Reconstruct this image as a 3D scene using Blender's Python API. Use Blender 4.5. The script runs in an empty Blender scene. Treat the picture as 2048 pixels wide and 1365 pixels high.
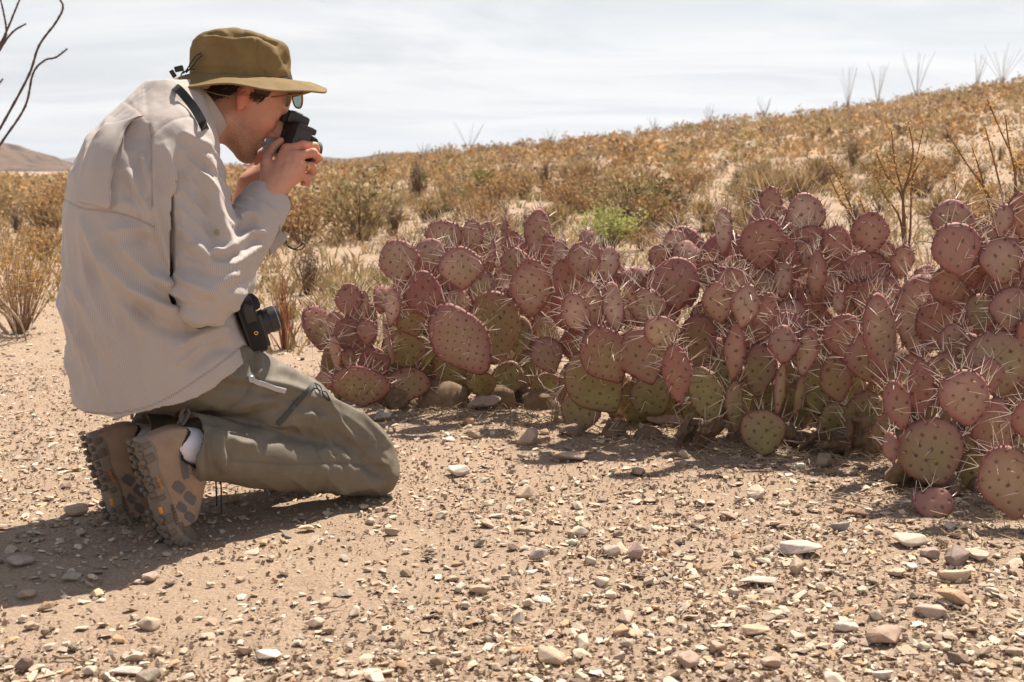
import bpy, bmesh, math, random
import numpy as np
from mathutils import Vector, Matrix

SC = bpy.context.scene
COL = SC.collection
R = math.radians
rng = np.random.default_rng(7)
random.seed(7)

# ------------------------------------------------------------------ camera
FPX = 2400.0                      # focal length in pixels of the 2048 px wide photograph
CAM_H = 0.85
PITCH = math.atan(344.0 / FPX)
cam_d = bpy.data.cameras.new('camera')
cam_d.sensor_width = 36.0
cam_d.lens = FPX / 2048 * 36.0
cam_d.clip_start = 0.05
cam_d.clip_end = 20000
cam_d.dof.use_dof = True
cam_d.dof.focus_distance = 3.15
cam_d.dof.aperture_fstop = 7.0
cam = bpy.data.objects.new('camera', cam_d)
COL.objects.link(cam)
cam.location = (0, 0, CAM_H)
cam.rotation_euler = (math.pi / 2 - PITCH, 0, 0)
SC.camera = cam

# ------------------------------------------------------------------ light
SUN_EL, SUN_AZ = R(60), R(30)     # azimuth measured from +Y towards +X
sun_dir = Vector((math.cos(SUN_EL) * math.sin(SUN_AZ), math.cos(SUN_EL) * math.cos(SUN_AZ), math.sin(SUN_EL)))
sd = bpy.data.lights.new('sun', 'SUN')
sd.energy = 5.0
sd.angle = R(0.55)
sd.color = (1.0, 0.91, 0.78)
sun = bpy.data.objects.new('sun', sd)
COL.objects.link(sun)
sun.rotation_euler = sun_dir.to_track_quat('Z', 'Y').to_euler()

world = bpy.data.worlds.new('World')
SC.world = world
world.use_nodes = True
wn, wl = world.node_tree.nodes, world.node_tree.links
wn.clear()
wo = wn.new('ShaderNodeOutputWorld')
bg = wn.new('ShaderNodeBackground')
bg.inputs['Strength'].default_value = 0.052
sky = wn.new('ShaderNodeTexSky')
sky.sky_type = 'NISHITA'
sky.sun_disc = False
sky.sun_elevation = SUN_EL
sky.sun_rotation = SUN_AZ
sky.dust_density = 0.7
sky.ozone_density = 1.6
# thin high cloud: streaky noise over a plane above the place
tc = wn.new('ShaderNodeTexCoord')
sep = wn.new('ShaderNodeSeparateXYZ')
wl.new(tc.outputs['Generated'], sep.inputs[0])
zz = wn.new('ShaderNodeMath'); zz.operation = 'MAXIMUM'; zz.inputs[1].default_value = 0.0
wl.new(sep.outputs['Z'], zz.inputs[0])
za = wn.new('ShaderNodeMath'); za.operation = 'ADD'; za.inputs[1].default_value = 0.10
wl.new(zz.outputs[0], za.inputs[0])
dx = wn.new('ShaderNodeMath'); dx.operation = 'DIVIDE'
dy = wn.new('ShaderNodeMath'); dy.operation = 'DIVIDE'
wl.new(sep.outputs['X'], dx.inputs[0]); wl.new(za.outputs[0], dx.inputs[1])
wl.new(sep.outputs['Y'], dy.inputs[0]); wl.new(za.outputs[0], dy.inputs[1])
cmb = wn.new('ShaderNodeCombineXYZ')
wl.new(dx.outputs[0], cmb.inputs[0]); wl.new(dy.outputs[0], cmb.inputs[1])
mp = wn.new('ShaderNodeMapping')
mp.inputs['Rotation'].default_value = (0, 0, R(-20))
mp.inputs['Scale'].default_value = (0.55, 0.95, 1)
mp.inputs['Location'].default_value = (2.3, 0.4, 0)
wl.new(cmb.outputs[0], mp.inputs['Vector'])
cn = wn.new('ShaderNodeTexNoise')
cn.inputs['Scale'].default_value = 1.1; cn.inputs['Detail'].default_value = 9; cn.inputs['Roughness'].default_value = 0.52
cn.inputs['Distortion'].default_value = 0.7
wl.new(mp.outputs[0], cn.inputs['Vector'])
cr = wn.new('ShaderNodeMapRange')
cr.inputs['From Min'].default_value = 0.36; cr.inputs['From Max'].default_value = 0.60
cr.inputs['To Min'].default_value = 0.80; cr.inputs['To Max'].default_value = 0.97
wl.new(cn.outputs['Fac'], cr.inputs['Value'])
cm = wn.new('ShaderNodeMix'); cm.data_type = 'RGBA'
# a thin sheet of cloud: dense when seen along it at the horizon, thin overhead
th_ = wn.new('ShaderNodeMapRange'); th_.inputs['From Min'].default_value = 0.03; th_.inputs['From Max'].default_value = 0.55
th_.inputs['To Min'].default_value = 1.0; th_.inputs['To Max'].default_value = 0.30
wl.new(zz.outputs[0], th_.inputs['Value'])
tm_ = wn.new('ShaderNodeMath'); tm_.operation = 'MULTIPLY'
wl.new(cr.outputs[0], tm_.inputs[0]); wl.new(th_.outputs[0], tm_.inputs[1])
wl.new(tm_.outputs[0], cm.inputs['Factor'])
wl.new(sky.outputs[0], cm.inputs['A'])
cn2 = wn.new('ShaderNodeTexNoise')
cn2.inputs['Scale'].default_value = 0.9; cn2.inputs['Detail'].default_value = 8; cn2.inputs['Roughness'].default_value = 0.6; cn2.inputs['Distortion'].default_value = 1.6
mp2 = wn.new('ShaderNodeMapping'); mp2.inputs['Rotation'].default_value = (0, 0, R(-42)); mp2.inputs['Scale'].default_value = (0.55, 0.95, 1); mp2.inputs['Location'].default_value = (5.1, 1.7, 0)
wl.new(cmb.outputs[0], mp2.inputs['Vector']); wl.new(mp2.outputs[0], cn2.inputs['Vector'])
cr2 = wn.new('ShaderNodeMapRange'); cr2.inputs['From Min'].default_value = 0.34; cr2.inputs['From Max'].default_value = 0.58
wl.new(cn2.outputs['Fac'], cr2.inputs['Value'])
cc_ = wn.new('ShaderNodeMix'); cc_.data_type = 'RGBA'
wl.new(cr2.outputs[0], cc_.inputs['Factor'])
cc_.inputs['A'].default_value = (8.3, 8.35, 8.6, 1); cc_.inputs['B'].default_value = (10.8, 10.6, 10.4, 1)
wl.new(cc_.outputs['Result'], cm.inputs['B'])
wl.new(cm.outputs['Result'], bg.inputs['Color'])
wl.new(bg.outputs[0], wo.inputs['Surface'])

vs = SC.view_settings
vs.view_transform = 'Standard'
vs.look = 'None'
vs.exposure = 0.86
vs.gamma = 1.0
vs.use_curve_mapping = False

# ------------------------------------------------------------------ helpers
_c, _s = math.cos(PITCH), math.sin(PITCH)

def W(px, py, Y):
    """World point seen at photograph pixel (px, py) and standing Y metres in front of the camera."""
    u = (px - 1024.0) / FPX
    v = (682.5 - py) / FPX
    d = (u, _c + v * _s, -_s + v * _c)
    t = Y / d[1]
    return Vector((d[0] * t, Y, CAM_H + d[2] * t))

def NW(px, py, Y):
    return np.array(W(px, py, Y))

def proj(P):
    """Pixels of world points (N,3)."""
    y = P[:, 1]; z = P[:, 2] - CAM_H
    dep = y * _c - z * _s
    up = y * _s + z * _c
    return 1024 + FPX * P[:, 0] / dep, 682.5 - FPX * up / dep

def _hash(ix, iy, iz, seed):
    h = (ix * 374761393 + iy * 668265263 + iz * 1274126177 + seed * 974634777) & 0xFFFFFFFF
    h = ((h ^ (h >> 13)) * 1274126177) & 0xFFFFFFFF
    h = h ^ (h >> 16)
    return (h & 0xFFFF) / 32767.5 - 1.0

def vnoise(P, scale=1.0, seed=0):
    """Smooth value noise in [-1, 1] at points (N,3)."""
    Q = np.asarray(P, float) * scale
    I = np.floor(Q).astype(np.int64); f = Q - I
    f = f * f * (3 - 2 * f)
    out = 0
    for a in (0, 1):
        wa = f[:, 0] if a else 1 - f[:, 0]
        for b in (0, 1):
            wb = f[:, 1] if b else 1 - f[:, 1]
            for c in (0, 1):
                wc = f[:, 2] if c else 1 - f[:, 2]
                out = out + wa * wb * wc * _hash(I[:, 0] + a, I[:, 1] + b, I[:, 2] + c, seed)
    return out

def fbm(P, scale, octaves=3, seed=0, gain=0.5):
    o, a, t = 0, 1.0, 0
    for k in range(octaves):
        o = o + a * vnoise(P, scale * 2 ** k, seed + k * 17); t += a; a *= gain
    return o / t

def sstep(a, b, x):
    t = np.clip((x - a) / (b - a), 0, 1)
    return t * t * (3 - 2 * t)

def mesh_np(name, V, F, smooth=True, mats=(), mat_idx=None):
    """Mesh from numpy vertices and a (M,3) or (M,4) face array."""
    me = bpy.data.meshes.new(name)
    V = np.ascontiguousarray(V, dtype=np.float32); F = np.ascontiguousarray(F, dtype=np.int32)
    n, k = F.shape
    me.vertices.add(len(V)); me.vertices.foreach_set('co', V.ravel())
    me.loops.add(n * k); me.loops.foreach_set('vertex_index', F.ravel())
    me.polygons.add(n)
    me.polygons.foreach_set('loop_start', np.arange(0, n * k, k, dtype=np.int32))
    try:
        me.polygons.foreach_set('loop_total', np.full(n, k, dtype=np.int32))
    except Exception:
        pass
    me.polygons.foreach_set('use_smooth', np.full(n, smooth, dtype=bool))
    for m in mats:
        me.materials.append(m)
    if mat_idx is not None:
        me.polygons.foreach_set('material_index', np.asarray(mat_idx, dtype=np.int32))
    me.update(calc_edges=True)
    return me

def attr(me, name, arr, kind='FLOAT', domain='POINT'):
    a = me.attributes.new(name, kind, domain)
    arr = np.ascontiguousarray(arr, dtype=np.float32)
    a.data.foreach_set({'FLOAT': 'value', 'FLOAT_VECTOR': 'vector', 'FLOAT_COLOR': 'color'}[kind], arr.ravel())

def link(name, me, parent=None, **props):
    o = bpy.data.objects.new(name, me)
    COL.objects.link(o)
    if parent is not None:
        o.parent = parent
    for k, v in props.items():
        if v is not None:
            o[k] = v
    return o

def empty(name, loc=(0, 0, 0), **props):
    o = bpy.data.objects.new(name, None)
    o.empty_display_size = 0.05
    COL.objects.link(o)
    o.location = loc
    for k, v in props.items():
        if v is not None:
            o[k] = v
    return o

def child(name, me, parent, **props):
    """Mesh in world coordinates hung under a parent."""
    o = link(name, me, parent, **props)
    m = Matrix.Identity(4)
    q = parent
    while q is not None:
        m = (Matrix.Translation(q.location) @ q.rotation_euler.to_matrix().to_4x4() @ Matrix.Diagonal((*q.scale, 1))) @ m if q.parent is None else (q.matrix_parent_inverse @ Matrix.Translation(q.location) @ q.rotation_euler.to_matrix().to_4x4()) @ m
        q = q.parent
    o.matrix_parent_inverse = m.inverted()
    return o

# ---- shape collectors -------------------------------------------------
class MB:
    """Collects simple shapes (world coordinates) into one mesh."""
    def __init__(self):
        self.v, self.f, self.m = [], [], []
    def add(self, vs, fs, mi=0):
        b = len(self.v)
        self.v += [tuple(p) for p in vs]
        self.f += [tuple(b + i for i in q) for q in fs]
        self.m += [mi] * len(fs)
    def tube(self, pts, rad, n=8, mi=0, cap=True):
        pts = [Vector(p) for p in pts]
        if not hasattr(rad, '__len__'):
            rad = [rad] * len(pts)
        rings = []
        t0 = (pts[1] - pts[0]).normalized()
        up = Vector((0, 0, 1)) if abs(t0.z) < 0.9 else Vector((1, 0, 0))
        a = t0.cross(up).normalized()
        for i, p in enumerate(pts):
            t = (pts[min(i + 1, len(pts) - 1)] - pts[max(i - 1, 0)]).normalized()
            a = (a - t * a.dot(t)).normalized()
            b = t.cross(a)
            rings.append([p + (a * math.cos(2 * math.pi * k / n) + b * math.sin(2 * math.pi * k / n)) * rad[i] for k in range(n)])
        vs = [p for r in rings for p in r]
        fs = []
        for i in range(len(pts) - 1):
            for k in range(n):
                k2 = (k + 1) % n
                fs.append((i * n + k, i * n + k2, (i + 1) * n + k2, (i + 1) * n + k))
        if cap:
            fs.append(tuple(reversed(range(n))))
            fs.append(tuple((len(pts) - 1) * n + k for k in range(n)))
        self.add(vs, fs, mi)
    def box(self, c, ax, ay, az, sx, sy, sz, bev=0.0, mi=0):
        """Box centred at c with axes ax, ay, az and full sizes; bevelled edges."""
        c, ax, ay, az = Vector(c), Vector(ax), Vector(ay), Vector(az)
        bm = bmesh.new()
        bmesh.ops.create_cube(bm, size=1.0)
        for v in bm.verts:
            v.co = Vector((v.co.x * sx, v.co.y * sy, v.co.z * sz))
        if bev > 0:
            bmesh.ops.bevel(bm, geom=list(bm.edges), offset=bev, segments=2, affect='EDGES', profile=0.5)
        bm.verts.ensure_lookup_table()
        vs = [c + ax * v.co.x + ay * v.co.y + az * v.co.z for v in bm.verts]
        fs = [[v.index for v in f.verts] for f in bm.faces]
        bm.free()
        self.add(vs, fs, mi)
    def lathe(self, c, axis, prof, n=24, mi=0):
        """prof: list of (t along axis, radius)."""
        c = Vector(c); t = Vector(axis).normalized()
        up = Vector((0, 0, 1)) if abs(t.z) < 0.9 else Vector((1, 0, 0))
        a = t.cross(up).normalized(); b = t.cross(a)
        vs, fs = [], []
        for (h, r) in prof:
            for k in range(n):
                th = 2 * math.pi * k / n
                vs.append(c + t * h + (a * math.cos(th) + b * math.sin(th)) * r)
        for i in range(len(prof) - 1):
            for k in range(n):
                k2 = (k + 1) % n
                fs.append((i * n + k, (i + 1) * n + k, (i + 1) * n + k2, i * n + k2))
        fs.append(tuple(range(n)))
        fs.append(tuple(reversed([(len(prof) - 1) * n + k for k in range(n)])))
        self.add(vs, fs, mi)
    def mesh(self, name, mats, smooth=True, angle=40):
        me = bpy.data.meshes.new(name)
        me.from_pydata(self.v, [], self.f)
        for m in (mats if isinstance(mats, (list, tuple)) else [mats]):
            me.materials.append(m)
        me.polygons.foreach_set('material_index', self.m)
        if smooth:
            me.polygons.foreach_set('use_smooth', [True] * len(self.f))
        me.update()
        if smooth:
            try:
                me.set_sharp_from_angle(angle=R(angle))
            except Exception:
                pass
        return me
    def build(self, name, mats, parent=None, smooth=True, angle=40, **props):
        me = self.mesh(name, mats, smooth, angle)
        if parent is None:
            return link(name, me, None, **props)
        return child(name, me, parent, **props)

# ---- distance fields --------------------------------------------------
def smin(a, b, k):
    h = np.clip(0.5 + 0.5 * (b - a) / k, 0, 1)
    return b * (1 - h) + a * h - k * h * (1 - h)

def cone_sdf(P, a, b, ra, rb):
    """Tapered capsule."""
    a = np.asarray(a, float); b = np.asarray(b, float)
    ba = b - a
    t = np.clip(((P - a) @ ba) / (ba @ ba), 0, 1)
    d = np.linalg.norm(P - a - t[:, None] * ba, axis=1)
    return d - (ra + (rb - ra) * t)

def chain_sdf(P, pts, rad, k=0.01):
    d = None
    for i in range(len(pts) - 1):
        e = cone_sdf(P, pts[i], pts[i + 1], rad[i], rad[i + 1])
        d = e if d is None else smin(d, e, k)
    return d

def ell_sdf(P, c, M, r):
    """Ellipsoid: M rows are the axes, r the radii."""
    q = (P - np.asarray(c)) @ np.asarray(M).T
    r = np.asarray(r, float)
    k0 = np.linalg.norm(q / r, axis=1)
    k1 = np.linalg.norm(q / (r * r), axis=1)
    return k0 * (k0 - 1) / np.maximum(k1, 1e-6)

def sdf_mesh(f, lo, hi, h, block=8):
    """Surface nets over a block-sparse grid of the field f."""
    lo = np.asarray(lo, float); hi = np.asarray(hi, float)
    nb = np.maximum(np.ceil((hi - lo) / (h * block)).astype(int), 1)
    n = nb * block
    bi = np.stack(np.meshgrid(*[np.arange(k) for k in nb], indexing='ij'), -1).reshape(-1, 3)
    cen = lo + (bi + 0.5) * block * h
    dc = f(cen)
    G = np.repeat(np.repeat(np.repeat(dc.reshape(nb), block, 0), block, 1), block, 2).astype(np.float32)
    act = np.abs(dc) < block * h * 1.45
    ab = bi[act]
    off = np.stack(np.meshgrid(*[np.arange(block)] * 3, indexing='ij'), -1).reshape(-1, 3)
    CH = 400
    for s in range(0, len(ab), CH):
        idx = (ab[s:s + CH, None, :] * block + off[None]).reshape(-1, 3)
        G[idx[:, 0], idx[:, 1], idx[:, 2]] = f(lo + idx * h)
    S = G < 0
    c8 = [S[a:n[0] - 1 + a, b:n[1] - 1 + b, c:n[2] - 1 + c] for a in (0, 1) for b in (0, 1) for c in (0, 1)]
    anyv = np.logical_or.reduce(c8); allv = np.logical_and.reduce(c8)
    cells = np.argwhere(anyv & ~allv)
    vid = np.full((n[0] - 1, n[1] - 1, n[2] - 1), -1, np.int32)
    vid[cells[:, 0], cells[:, 1], cells[:, 2]] = np.arange(len(cells))
    acc = np.zeros((len(cells), 3)); cnt = np.zeros(len(cells))
    corners = [(a, b, c) for a in (0, 1) for b in (0, 1) for c in (0, 1)]
    val = {k: G[cells[:, 0] + k[0], cells[:, 1] + k[1], cells[:, 2] + k[2]].astype(float) for k in corners}
    for k in corners:
        for ax in range(3):
            if k[ax] == 0:
                k2 = list(k); k2[ax] = 1; k2 = tuple(k2)
                a, b = val[k], val[k2]
                m = (a < 0) != (b < 0)
                t = np.where(m, a / np.where(m, a - b, 1), 0)
                p = np.array(k, float)[None] + np.zeros((len(cells), 3)); p[:, ax] += t
                acc += np.where(m[:, None], p, 0); cnt += m
    V = lo + (cells + acc / cnt[:, None]) * h
    quads = []
    for ax in range(3):
        A = [slice(0, n[k] - 1) if k == ax else slice(1, n[k] - 1) for k in range(3)]
        Bs = list(A); Bs[ax] = slice(1, n[ax])
        s0 = S[tuple(A)]; s1 = S[tuple(Bs)]
        e = np.argwhere(s0 != s1)
        if not len(e):
            continue
        pos = e.copy()
        for k in range(3):
            if k != ax:
                pos[:, k] += 1
        flip = s0[e[:, 0], e[:, 1], e[:, 2]]
        u, v = [(1, 2), (2, 0), (0, 1)][ax]
        def at(du, dv):
            q = pos.copy(); q[:, u] += du; q[:, v] += dv
            return vid[q[:, 0], q[:, 1], q[:, 2]]
        Q = np.stack([at(-1, -1), at(0, -1), at(0, 0), at(-1, 0)], 1)
        Q[~flip] = Q[~flip][:, ::-1]
        quads.append(Q)
    F = np.concatenate(quads)
    F = F[(F >= 0).all(1)]
    return V, F

def vnormals(V, F):
    a = V[F[:, 2]] - V[F[:, 0]]; b = V[F[:, 3 % F.shape[1]]] - V[F[:, 1]]
    fn = np.cross(a, b)
    N = np.zeros_like(V)
    for k in range(F.shape[1]):
        np.add.at(N, F[:, k], fn)
    return N / np.maximum(np.linalg.norm(N, axis=1), 1e-12)[:, None]

def smooth_mesh(V, F, it=2, lam=0.5):
    n = len(V); k = F.shape[1]
    for _ in range(it):
        S = np.zeros_like(V); C = np.zeros(n)
        for a in range(k):
            i, j = F[:, a], F[:, (a + 1) % k]
            np.add.at(S, i, V[j]); np.add.at(S, j, V[i])
            np.add.at(C, i, 1); np.add.at(C, j, 1)
        V = V + lam * (S / np.maximum(C, 1)[:, None] - V)
    return V

def poly_dist(px, py, line):
    """Distance in pixels to a polyline, the signed side and the running parameter 0..1."""
    best = np.full(len(px), 1e9); par = np.zeros(len(px)); side = np.zeros(len(px))
    L = np.array(line, float)
    seg = np.linalg.norm(np.diff(L, axis=0), axis=1); tot = seg.sum(); run = 0
    for i in range(len(L) - 1):
        ax, ay = L[i]; bx, by = L[i + 1]
        dx, dy = bx - ax, by - ay
        t = np.clip(((px - ax) * dx + (py - ay) * dy) / (dx * dx + dy * dy), 0, 1)
        ex, ey = px - ax - t * dx, py - ay - t * dy
        d = np.hypot(ex, ey)
        m = d < best
        best = np.where(m, d, best)
        par = np.where(m, (run + t * seg[i]) / tot, par)
        side = np.where(m, np.sign(dx * ey - dy * ex), side)
        run += seg[i]
    return best, side, par

def curve_pts(line, n=8):
    """Catmull-Rom through control points."""
    P = [np.array(p, float) for p in line]
    P = [2 * P[0] - P[1]] + P + [2 * P[-1] - P[-2]]
    out = []
    for i in range(1, len(P) - 2):
        for k in range(n):
            t = k / n
            a, b, c, d = P[i - 1], P[i], P[i + 1], P[i + 2]
            out.append(0.5 * ((2 * b) + (-a + c) * t + (2 * a - 5 * b + 4 * c - d) * t * t + (-a + 3 * b - 3 * c + d) * t ** 3))
    out.append(P[-2])
    return out

ORD = ['leftmost', 'second from left', 'third from left', 'fourth from left', 'fifth from left', 'sixth from left', 'seventh from left', 'eighth from left', 'ninth from left', 'tenth from left', 'eleventh from left', 'twelfth from left', 'thirteenth from left']
def finish_labels(items):
    """items: (object, what it looks like, where it is, pixel x). Look-alikes in one place are told apart by their order."""
    rows = {}
    for o, core, place, px in items:
        rows.setdefault((core, place), []).append((px, o))
    for (core, place), l in rows.items():
        l.sort(key=lambda t: t[0])
        for k, (px, o) in enumerate(l):
            if len(l) == 1:
                o['label'] = '%s %s' % (core, place)
            elif len(l) <= 14:
                w = 'rightmost' if k == len(l) - 1 else ORD[k]
                o['label'] = '%s %s, %s' % (core, place, w)
            else:
                o['label'] = '%s %s' % (core, place)

# ---- materials --------------------------------------------------------
def new_mat(name):
    m = bpy.data.materials.new(name)
    m.use_nodes = True
    nt = m.node_tree
    b = nt.nodes['Principled BSDF']
    return m, nt.nodes, nt.links, b

def node(ns, kind, **kw):
    n = ns.new(kind)
    for k, v in kw.items():
        if k.startswith('i_'):
            n.inputs[k[2:].replace('_', ' ')].default_value = v
        else:
            setattr(n, k, v)
    return n

def mixc(ns, ls, fac, a, b, blend='MIX'):
    n = ns.new('ShaderNodeMix'); n.data_type = 'RGBA'; n.blend_type = blend
    for key, v in (('Factor', fac), ('A', a), ('B', b)):
        if hasattr(v, 'is_output') or isinstance(v, bpy.types.NodeSocket):
            ls.new(v, n.inputs[key])
        elif key == 'Factor':
            n.inputs[key].default_value = v
        else:
            n.inputs[key].default_value = (*v, 1) if len(v) == 3 else v
    return n.outputs['Result']

def noise(ns, ls, scale, detail=4, rough=0.55, coord='Object', vec=None, mapscale=None):
    t = ns.new('ShaderNodeTexNoise')
    t.inputs['Scale'].default_value = scale; t.inputs['Detail'].default_value = detail; t.inputs['Roughness'].default_value = rough
    if vec is None:
        c = ns.new('ShaderNodeTexCoord'); vec = c.outputs[coord]
    if mapscale is not None:
        m = ns.new('ShaderNodeMapping'); m.inputs['Scale'].default_value = mapscale
        ls.new(vec, m.inputs['Vector']); vec = m.outputs[0]
    ls.new(vec, t.inputs['Vector'])
    return t.outputs['Fac']

def ramp(ns, ls, fac, lo, hi, a=0.0, b=1.0):
    n = ns.new('ShaderNodeMapRange')
    n.inputs['From Min'].default_value = lo; n.inputs['From Max'].default_value = hi
    n.inputs['To Min'].default_value = a; n.inputs['To Max'].default_value = b
    ls.new(fac, n.inputs['Value'])
    return n.outputs[0]

def creases(ns, ls, vec, scale, mapscale):
    t = ns.new('ShaderNodeTexNoise'); t.noise_type = 'RIDGED_MULTIFRACTAL'
    t.inputs['Scale'].default_value = scale; t.inputs['Detail'].default_value = 3.0; t.inputs['Roughness'].default_value = 0.45
    t.inputs['Distortion'].default_value = 0.6
    m = ns.new('ShaderNodeMapping'); m.inputs['Scale'].default_value = mapscale
    ls.new(vec, m.inputs['Vector']); ls.new(m.outputs[0], t.inputs['Vector'])
    return t.outputs['Fac']

def bump(ns, ls, b, h, strength=0.3, dist=0.005):
    n = ns.new('ShaderNodeBump'); n.inputs['Strength'].default_value = strength; n.inputs['Distance'].default_value = dist
    ls.new(h, n.inputs['Height']); ls.new(n.outputs[0], b.inputs['Normal'])
    return n

def simple_mat(name, col, rough=0.6, var=0.15, scale=30, metal=0.0, bmp=0.0, bscale=200, spec=0.4):
    m, ns, ls, b = new_mat(name)
    n1 = noise(ns, ls, scale)
    dark = tuple(c * (1 - var) for c in col); lite = tuple(min(1, c * (1 + var)) for c in col)
    ls.new(mixc(ns, ls, n1, dark, lite), b.inputs['Base Color'])
    b.inputs['Roughness'].default_value = rough; b.inputs['Metallic'].default_value = metal
    b.inputs['Specular IOR Level'].default_value = spec
    if bmp:
        bump(ns, ls, b, noise(ns, ls, bscale), bmp, 0.002)
    return m

def col_attr_mat(name, attr_name='Col', rough=0.9, var=0.25, scale=60, bmp=0.0, bscale=150, spec=0.2, trans=0.0):
    m, ns, ls, b = new_mat(name)
    a = ns.new('ShaderNodeAttribute'); a.attribute_name = attr_name
    f = ramp(ns, ls, noise(ns, ls, scale), 0.25, 0.75, 1 - var, 1 + var)
    v = ns.new('ShaderNodeVectorMath'); v.operation = 'SCALE'
    ls.new(a.outputs['Color'], v.inputs[0]); ls.new(f, v.inputs['Scale'])
    ls.new(v.outputs[0], b.inputs['Base Color'])
    b.inputs['Roughness'].default_value = rough
    b.inputs['Specular IOR Level'].default_value = spec
    if bmp:
        bump(ns, ls, b, noise(ns, ls, bscale), bmp, 0.003)
    if trans:
        t = ns.new('ShaderNodeBsdfTranslucent'); ls.new(v.outputs[0], t.inputs['Color'])
        mx = ns.new('ShaderNodeMixShader'); mx.inputs[0].default_value = trans
        ls.new(b.outputs[0], mx.inputs[1]); ls.new(t.outputs[0], mx.inputs[2])
        ls.new(mx.outputs[0], ns['Material Output'].inputs['Surface'])
    return m
# ================================================================== ground
RIDGE_X = np.array([-400., -60, -26, -13, -6, 0, 9, 22, 34, 60, 120, 400])
RIDGE_Z = np.array([0.0, 0.0, 0.15, 0.75, 1.55, 2.2, 3.05, 4.55, 6.6, 10.5, 15.5, 22.0])

def ground_base(x, y):
    """Terrain height without the small relief."""
    x = np.asarray(x, float); y = np.asarray(y, float)
    # every place on the slope belongs to the ridge point it climbs to
    r = np.interp(x * 80.0 / np.clip(y, 26, 80), RIDGE_X, RIDGE_Z)
    t = np.clip((y - 5.5) / 75.0, 0, 1)
    up = t ** 1.15
    down = 1 - sstep(84, 190, y)
    z = r * up * down
    return z

def ground_h(x, y):
    x = np.asarray(x, float); y = np.asarray(y, float)
    P = np.stack([x.ravel(), y.ravel(), np.zeros(x.size)], 1)
    d = np.hypot(P[:, 0], P[:, 1] - 3)
    near = fbm(P, 1.3, 3, 5) * 0.012 + fbm(P, 9.0, 2, 9) * 0.004
    far = fbm(P, 0.16, 3, 21) * 0.22 * sstep(8, 30, d) + fbm(P, 0.7, 2, 31) * 0.07 * sstep(6, 16, d)
    return ground_base(x, y) + (near + far).reshape(x.shape)

def spread_axis(core_lo, core_hi, step, lo, hi, grow=1.06):
    a = list(np.arange(core_lo, core_hi, step))
    s, v = step, core_hi
    while v < hi:
        a.append(v); s *= grow; v += s
    a.append(hi)
    s, v = step, core_lo
    pre = []
    while v > lo:
        s *= grow; v -= s; pre.append(v)
    return np.array(sorted(pre) + a)

gx = spread_axis(-2.3, 2.3, 0.034, -5200, 5200, 1.075)
gy = spread_axis(1.4, 5.0, 0.034, -200, 7500, 1.045)
GX, GY = np.meshgrid(gx, gy, indexing='ij')
GZ = ground_h(GX, GY)
def gz(x, y):
    """Ground height by interpolation in the terrain grid."""
    i = min(max(int(np.searchsorted(gx, x)) - 1, 0), len(gx) - 2); j = min(max(int(np.searchsorted(gy, y)) - 1, 0), len(gy) - 2)
    u = (x - gx[i]) / (gx[i + 1] - gx[i]); v = (y - gy[j]) / (gy[j + 1] - gy[j])
    return float(GZ[i, j] * (1 - u) * (1 - v) + GZ[i + 1, j] * u * (1 - v) + GZ[i, j + 1] * (1 - u) * v + GZ[i + 1, j + 1] * u * v)

Pn = np.stack([GX.ravel(), GY.ravel(), 0 * GX.ravel()], 1)
fine = ((fbm(Pn, 28, 2, 41) * 0.0045 + np.clip(vnoise(Pn, 45, 47), 0, 1) * 0.004)).reshape(GX.shape) * (np.hypot(GX, GY - 3) < 4.5)
GV = np.stack([GX, GY, GZ + fine - 0.004], -1).reshape(-1, 3)
ny = len(gy)
ii, jj = np.meshgrid(np.arange(len(gx) - 1), np.arange(ny - 1), indexing='ij')
q = (ii * ny + jj).ravel()
GF = np.stack([q, q + ny, q + ny + 1, q + 1], 1)

m_ground, ns, ls, b = new_mat('desert_soil')
geo = ns.new('ShaderNodeNewGeometry')
n_big = noise(ns, ls, 1.1, 5, 0.6, vec=geo.outputs['Position'])
n_mid = noise(ns, ls, 9, 6, 0.65, vec=geo.outputs['Position'])
n_fin = noise(ns, ls, 130, 6, 0.75, vec=geo.outputs['Position'])
c = mixc(ns, ls, ramp(ns, ls, n_mid, 0.3, 0.7), (0.25, 0.168, 0.112), (0.385, 0.277, 0.198))
c = mixc(ns, ls, ramp(ns, ls, n_big, 0.35, 0.7), c, (0.345, 0.245, 0.172))
c = mixc(ns, ls, ramp(ns, ls, n_fin, 0.40, 0.72, 0, 0.75), c, (0.56, 0.44, 0.34))
c = mixc(ns, ls, ramp(ns, ls, n_fin, 0.42, 0.28, 0, 0.55), c, (0.19, 0.125, 0.085))
ls.new(c, b.inputs['Base Color'])
b.inputs['Roughness'].default_value = 0.95
b.inputs['Specular IOR Level'].default_value = 0.1
n_clod = noise(ns, ls, 52, 5, 0.7, vec=geo.outputs['Position'])
hsum = ns.new('ShaderNodeMath'); hsum.operation = 'MULTIPLY_ADD'; hsum.inputs[1].default_value = 1.6
ls.new(n_clod, hsum.inputs[0]); ls.new(n_fin, hsum.inputs[2])
bump(ns, ls, b, hsum.outputs[0], 0.8, 0.009)
g_obj = link('ground', mesh_np('ground', GV, GF, True, [m_ground]), kind='structure')

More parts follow.
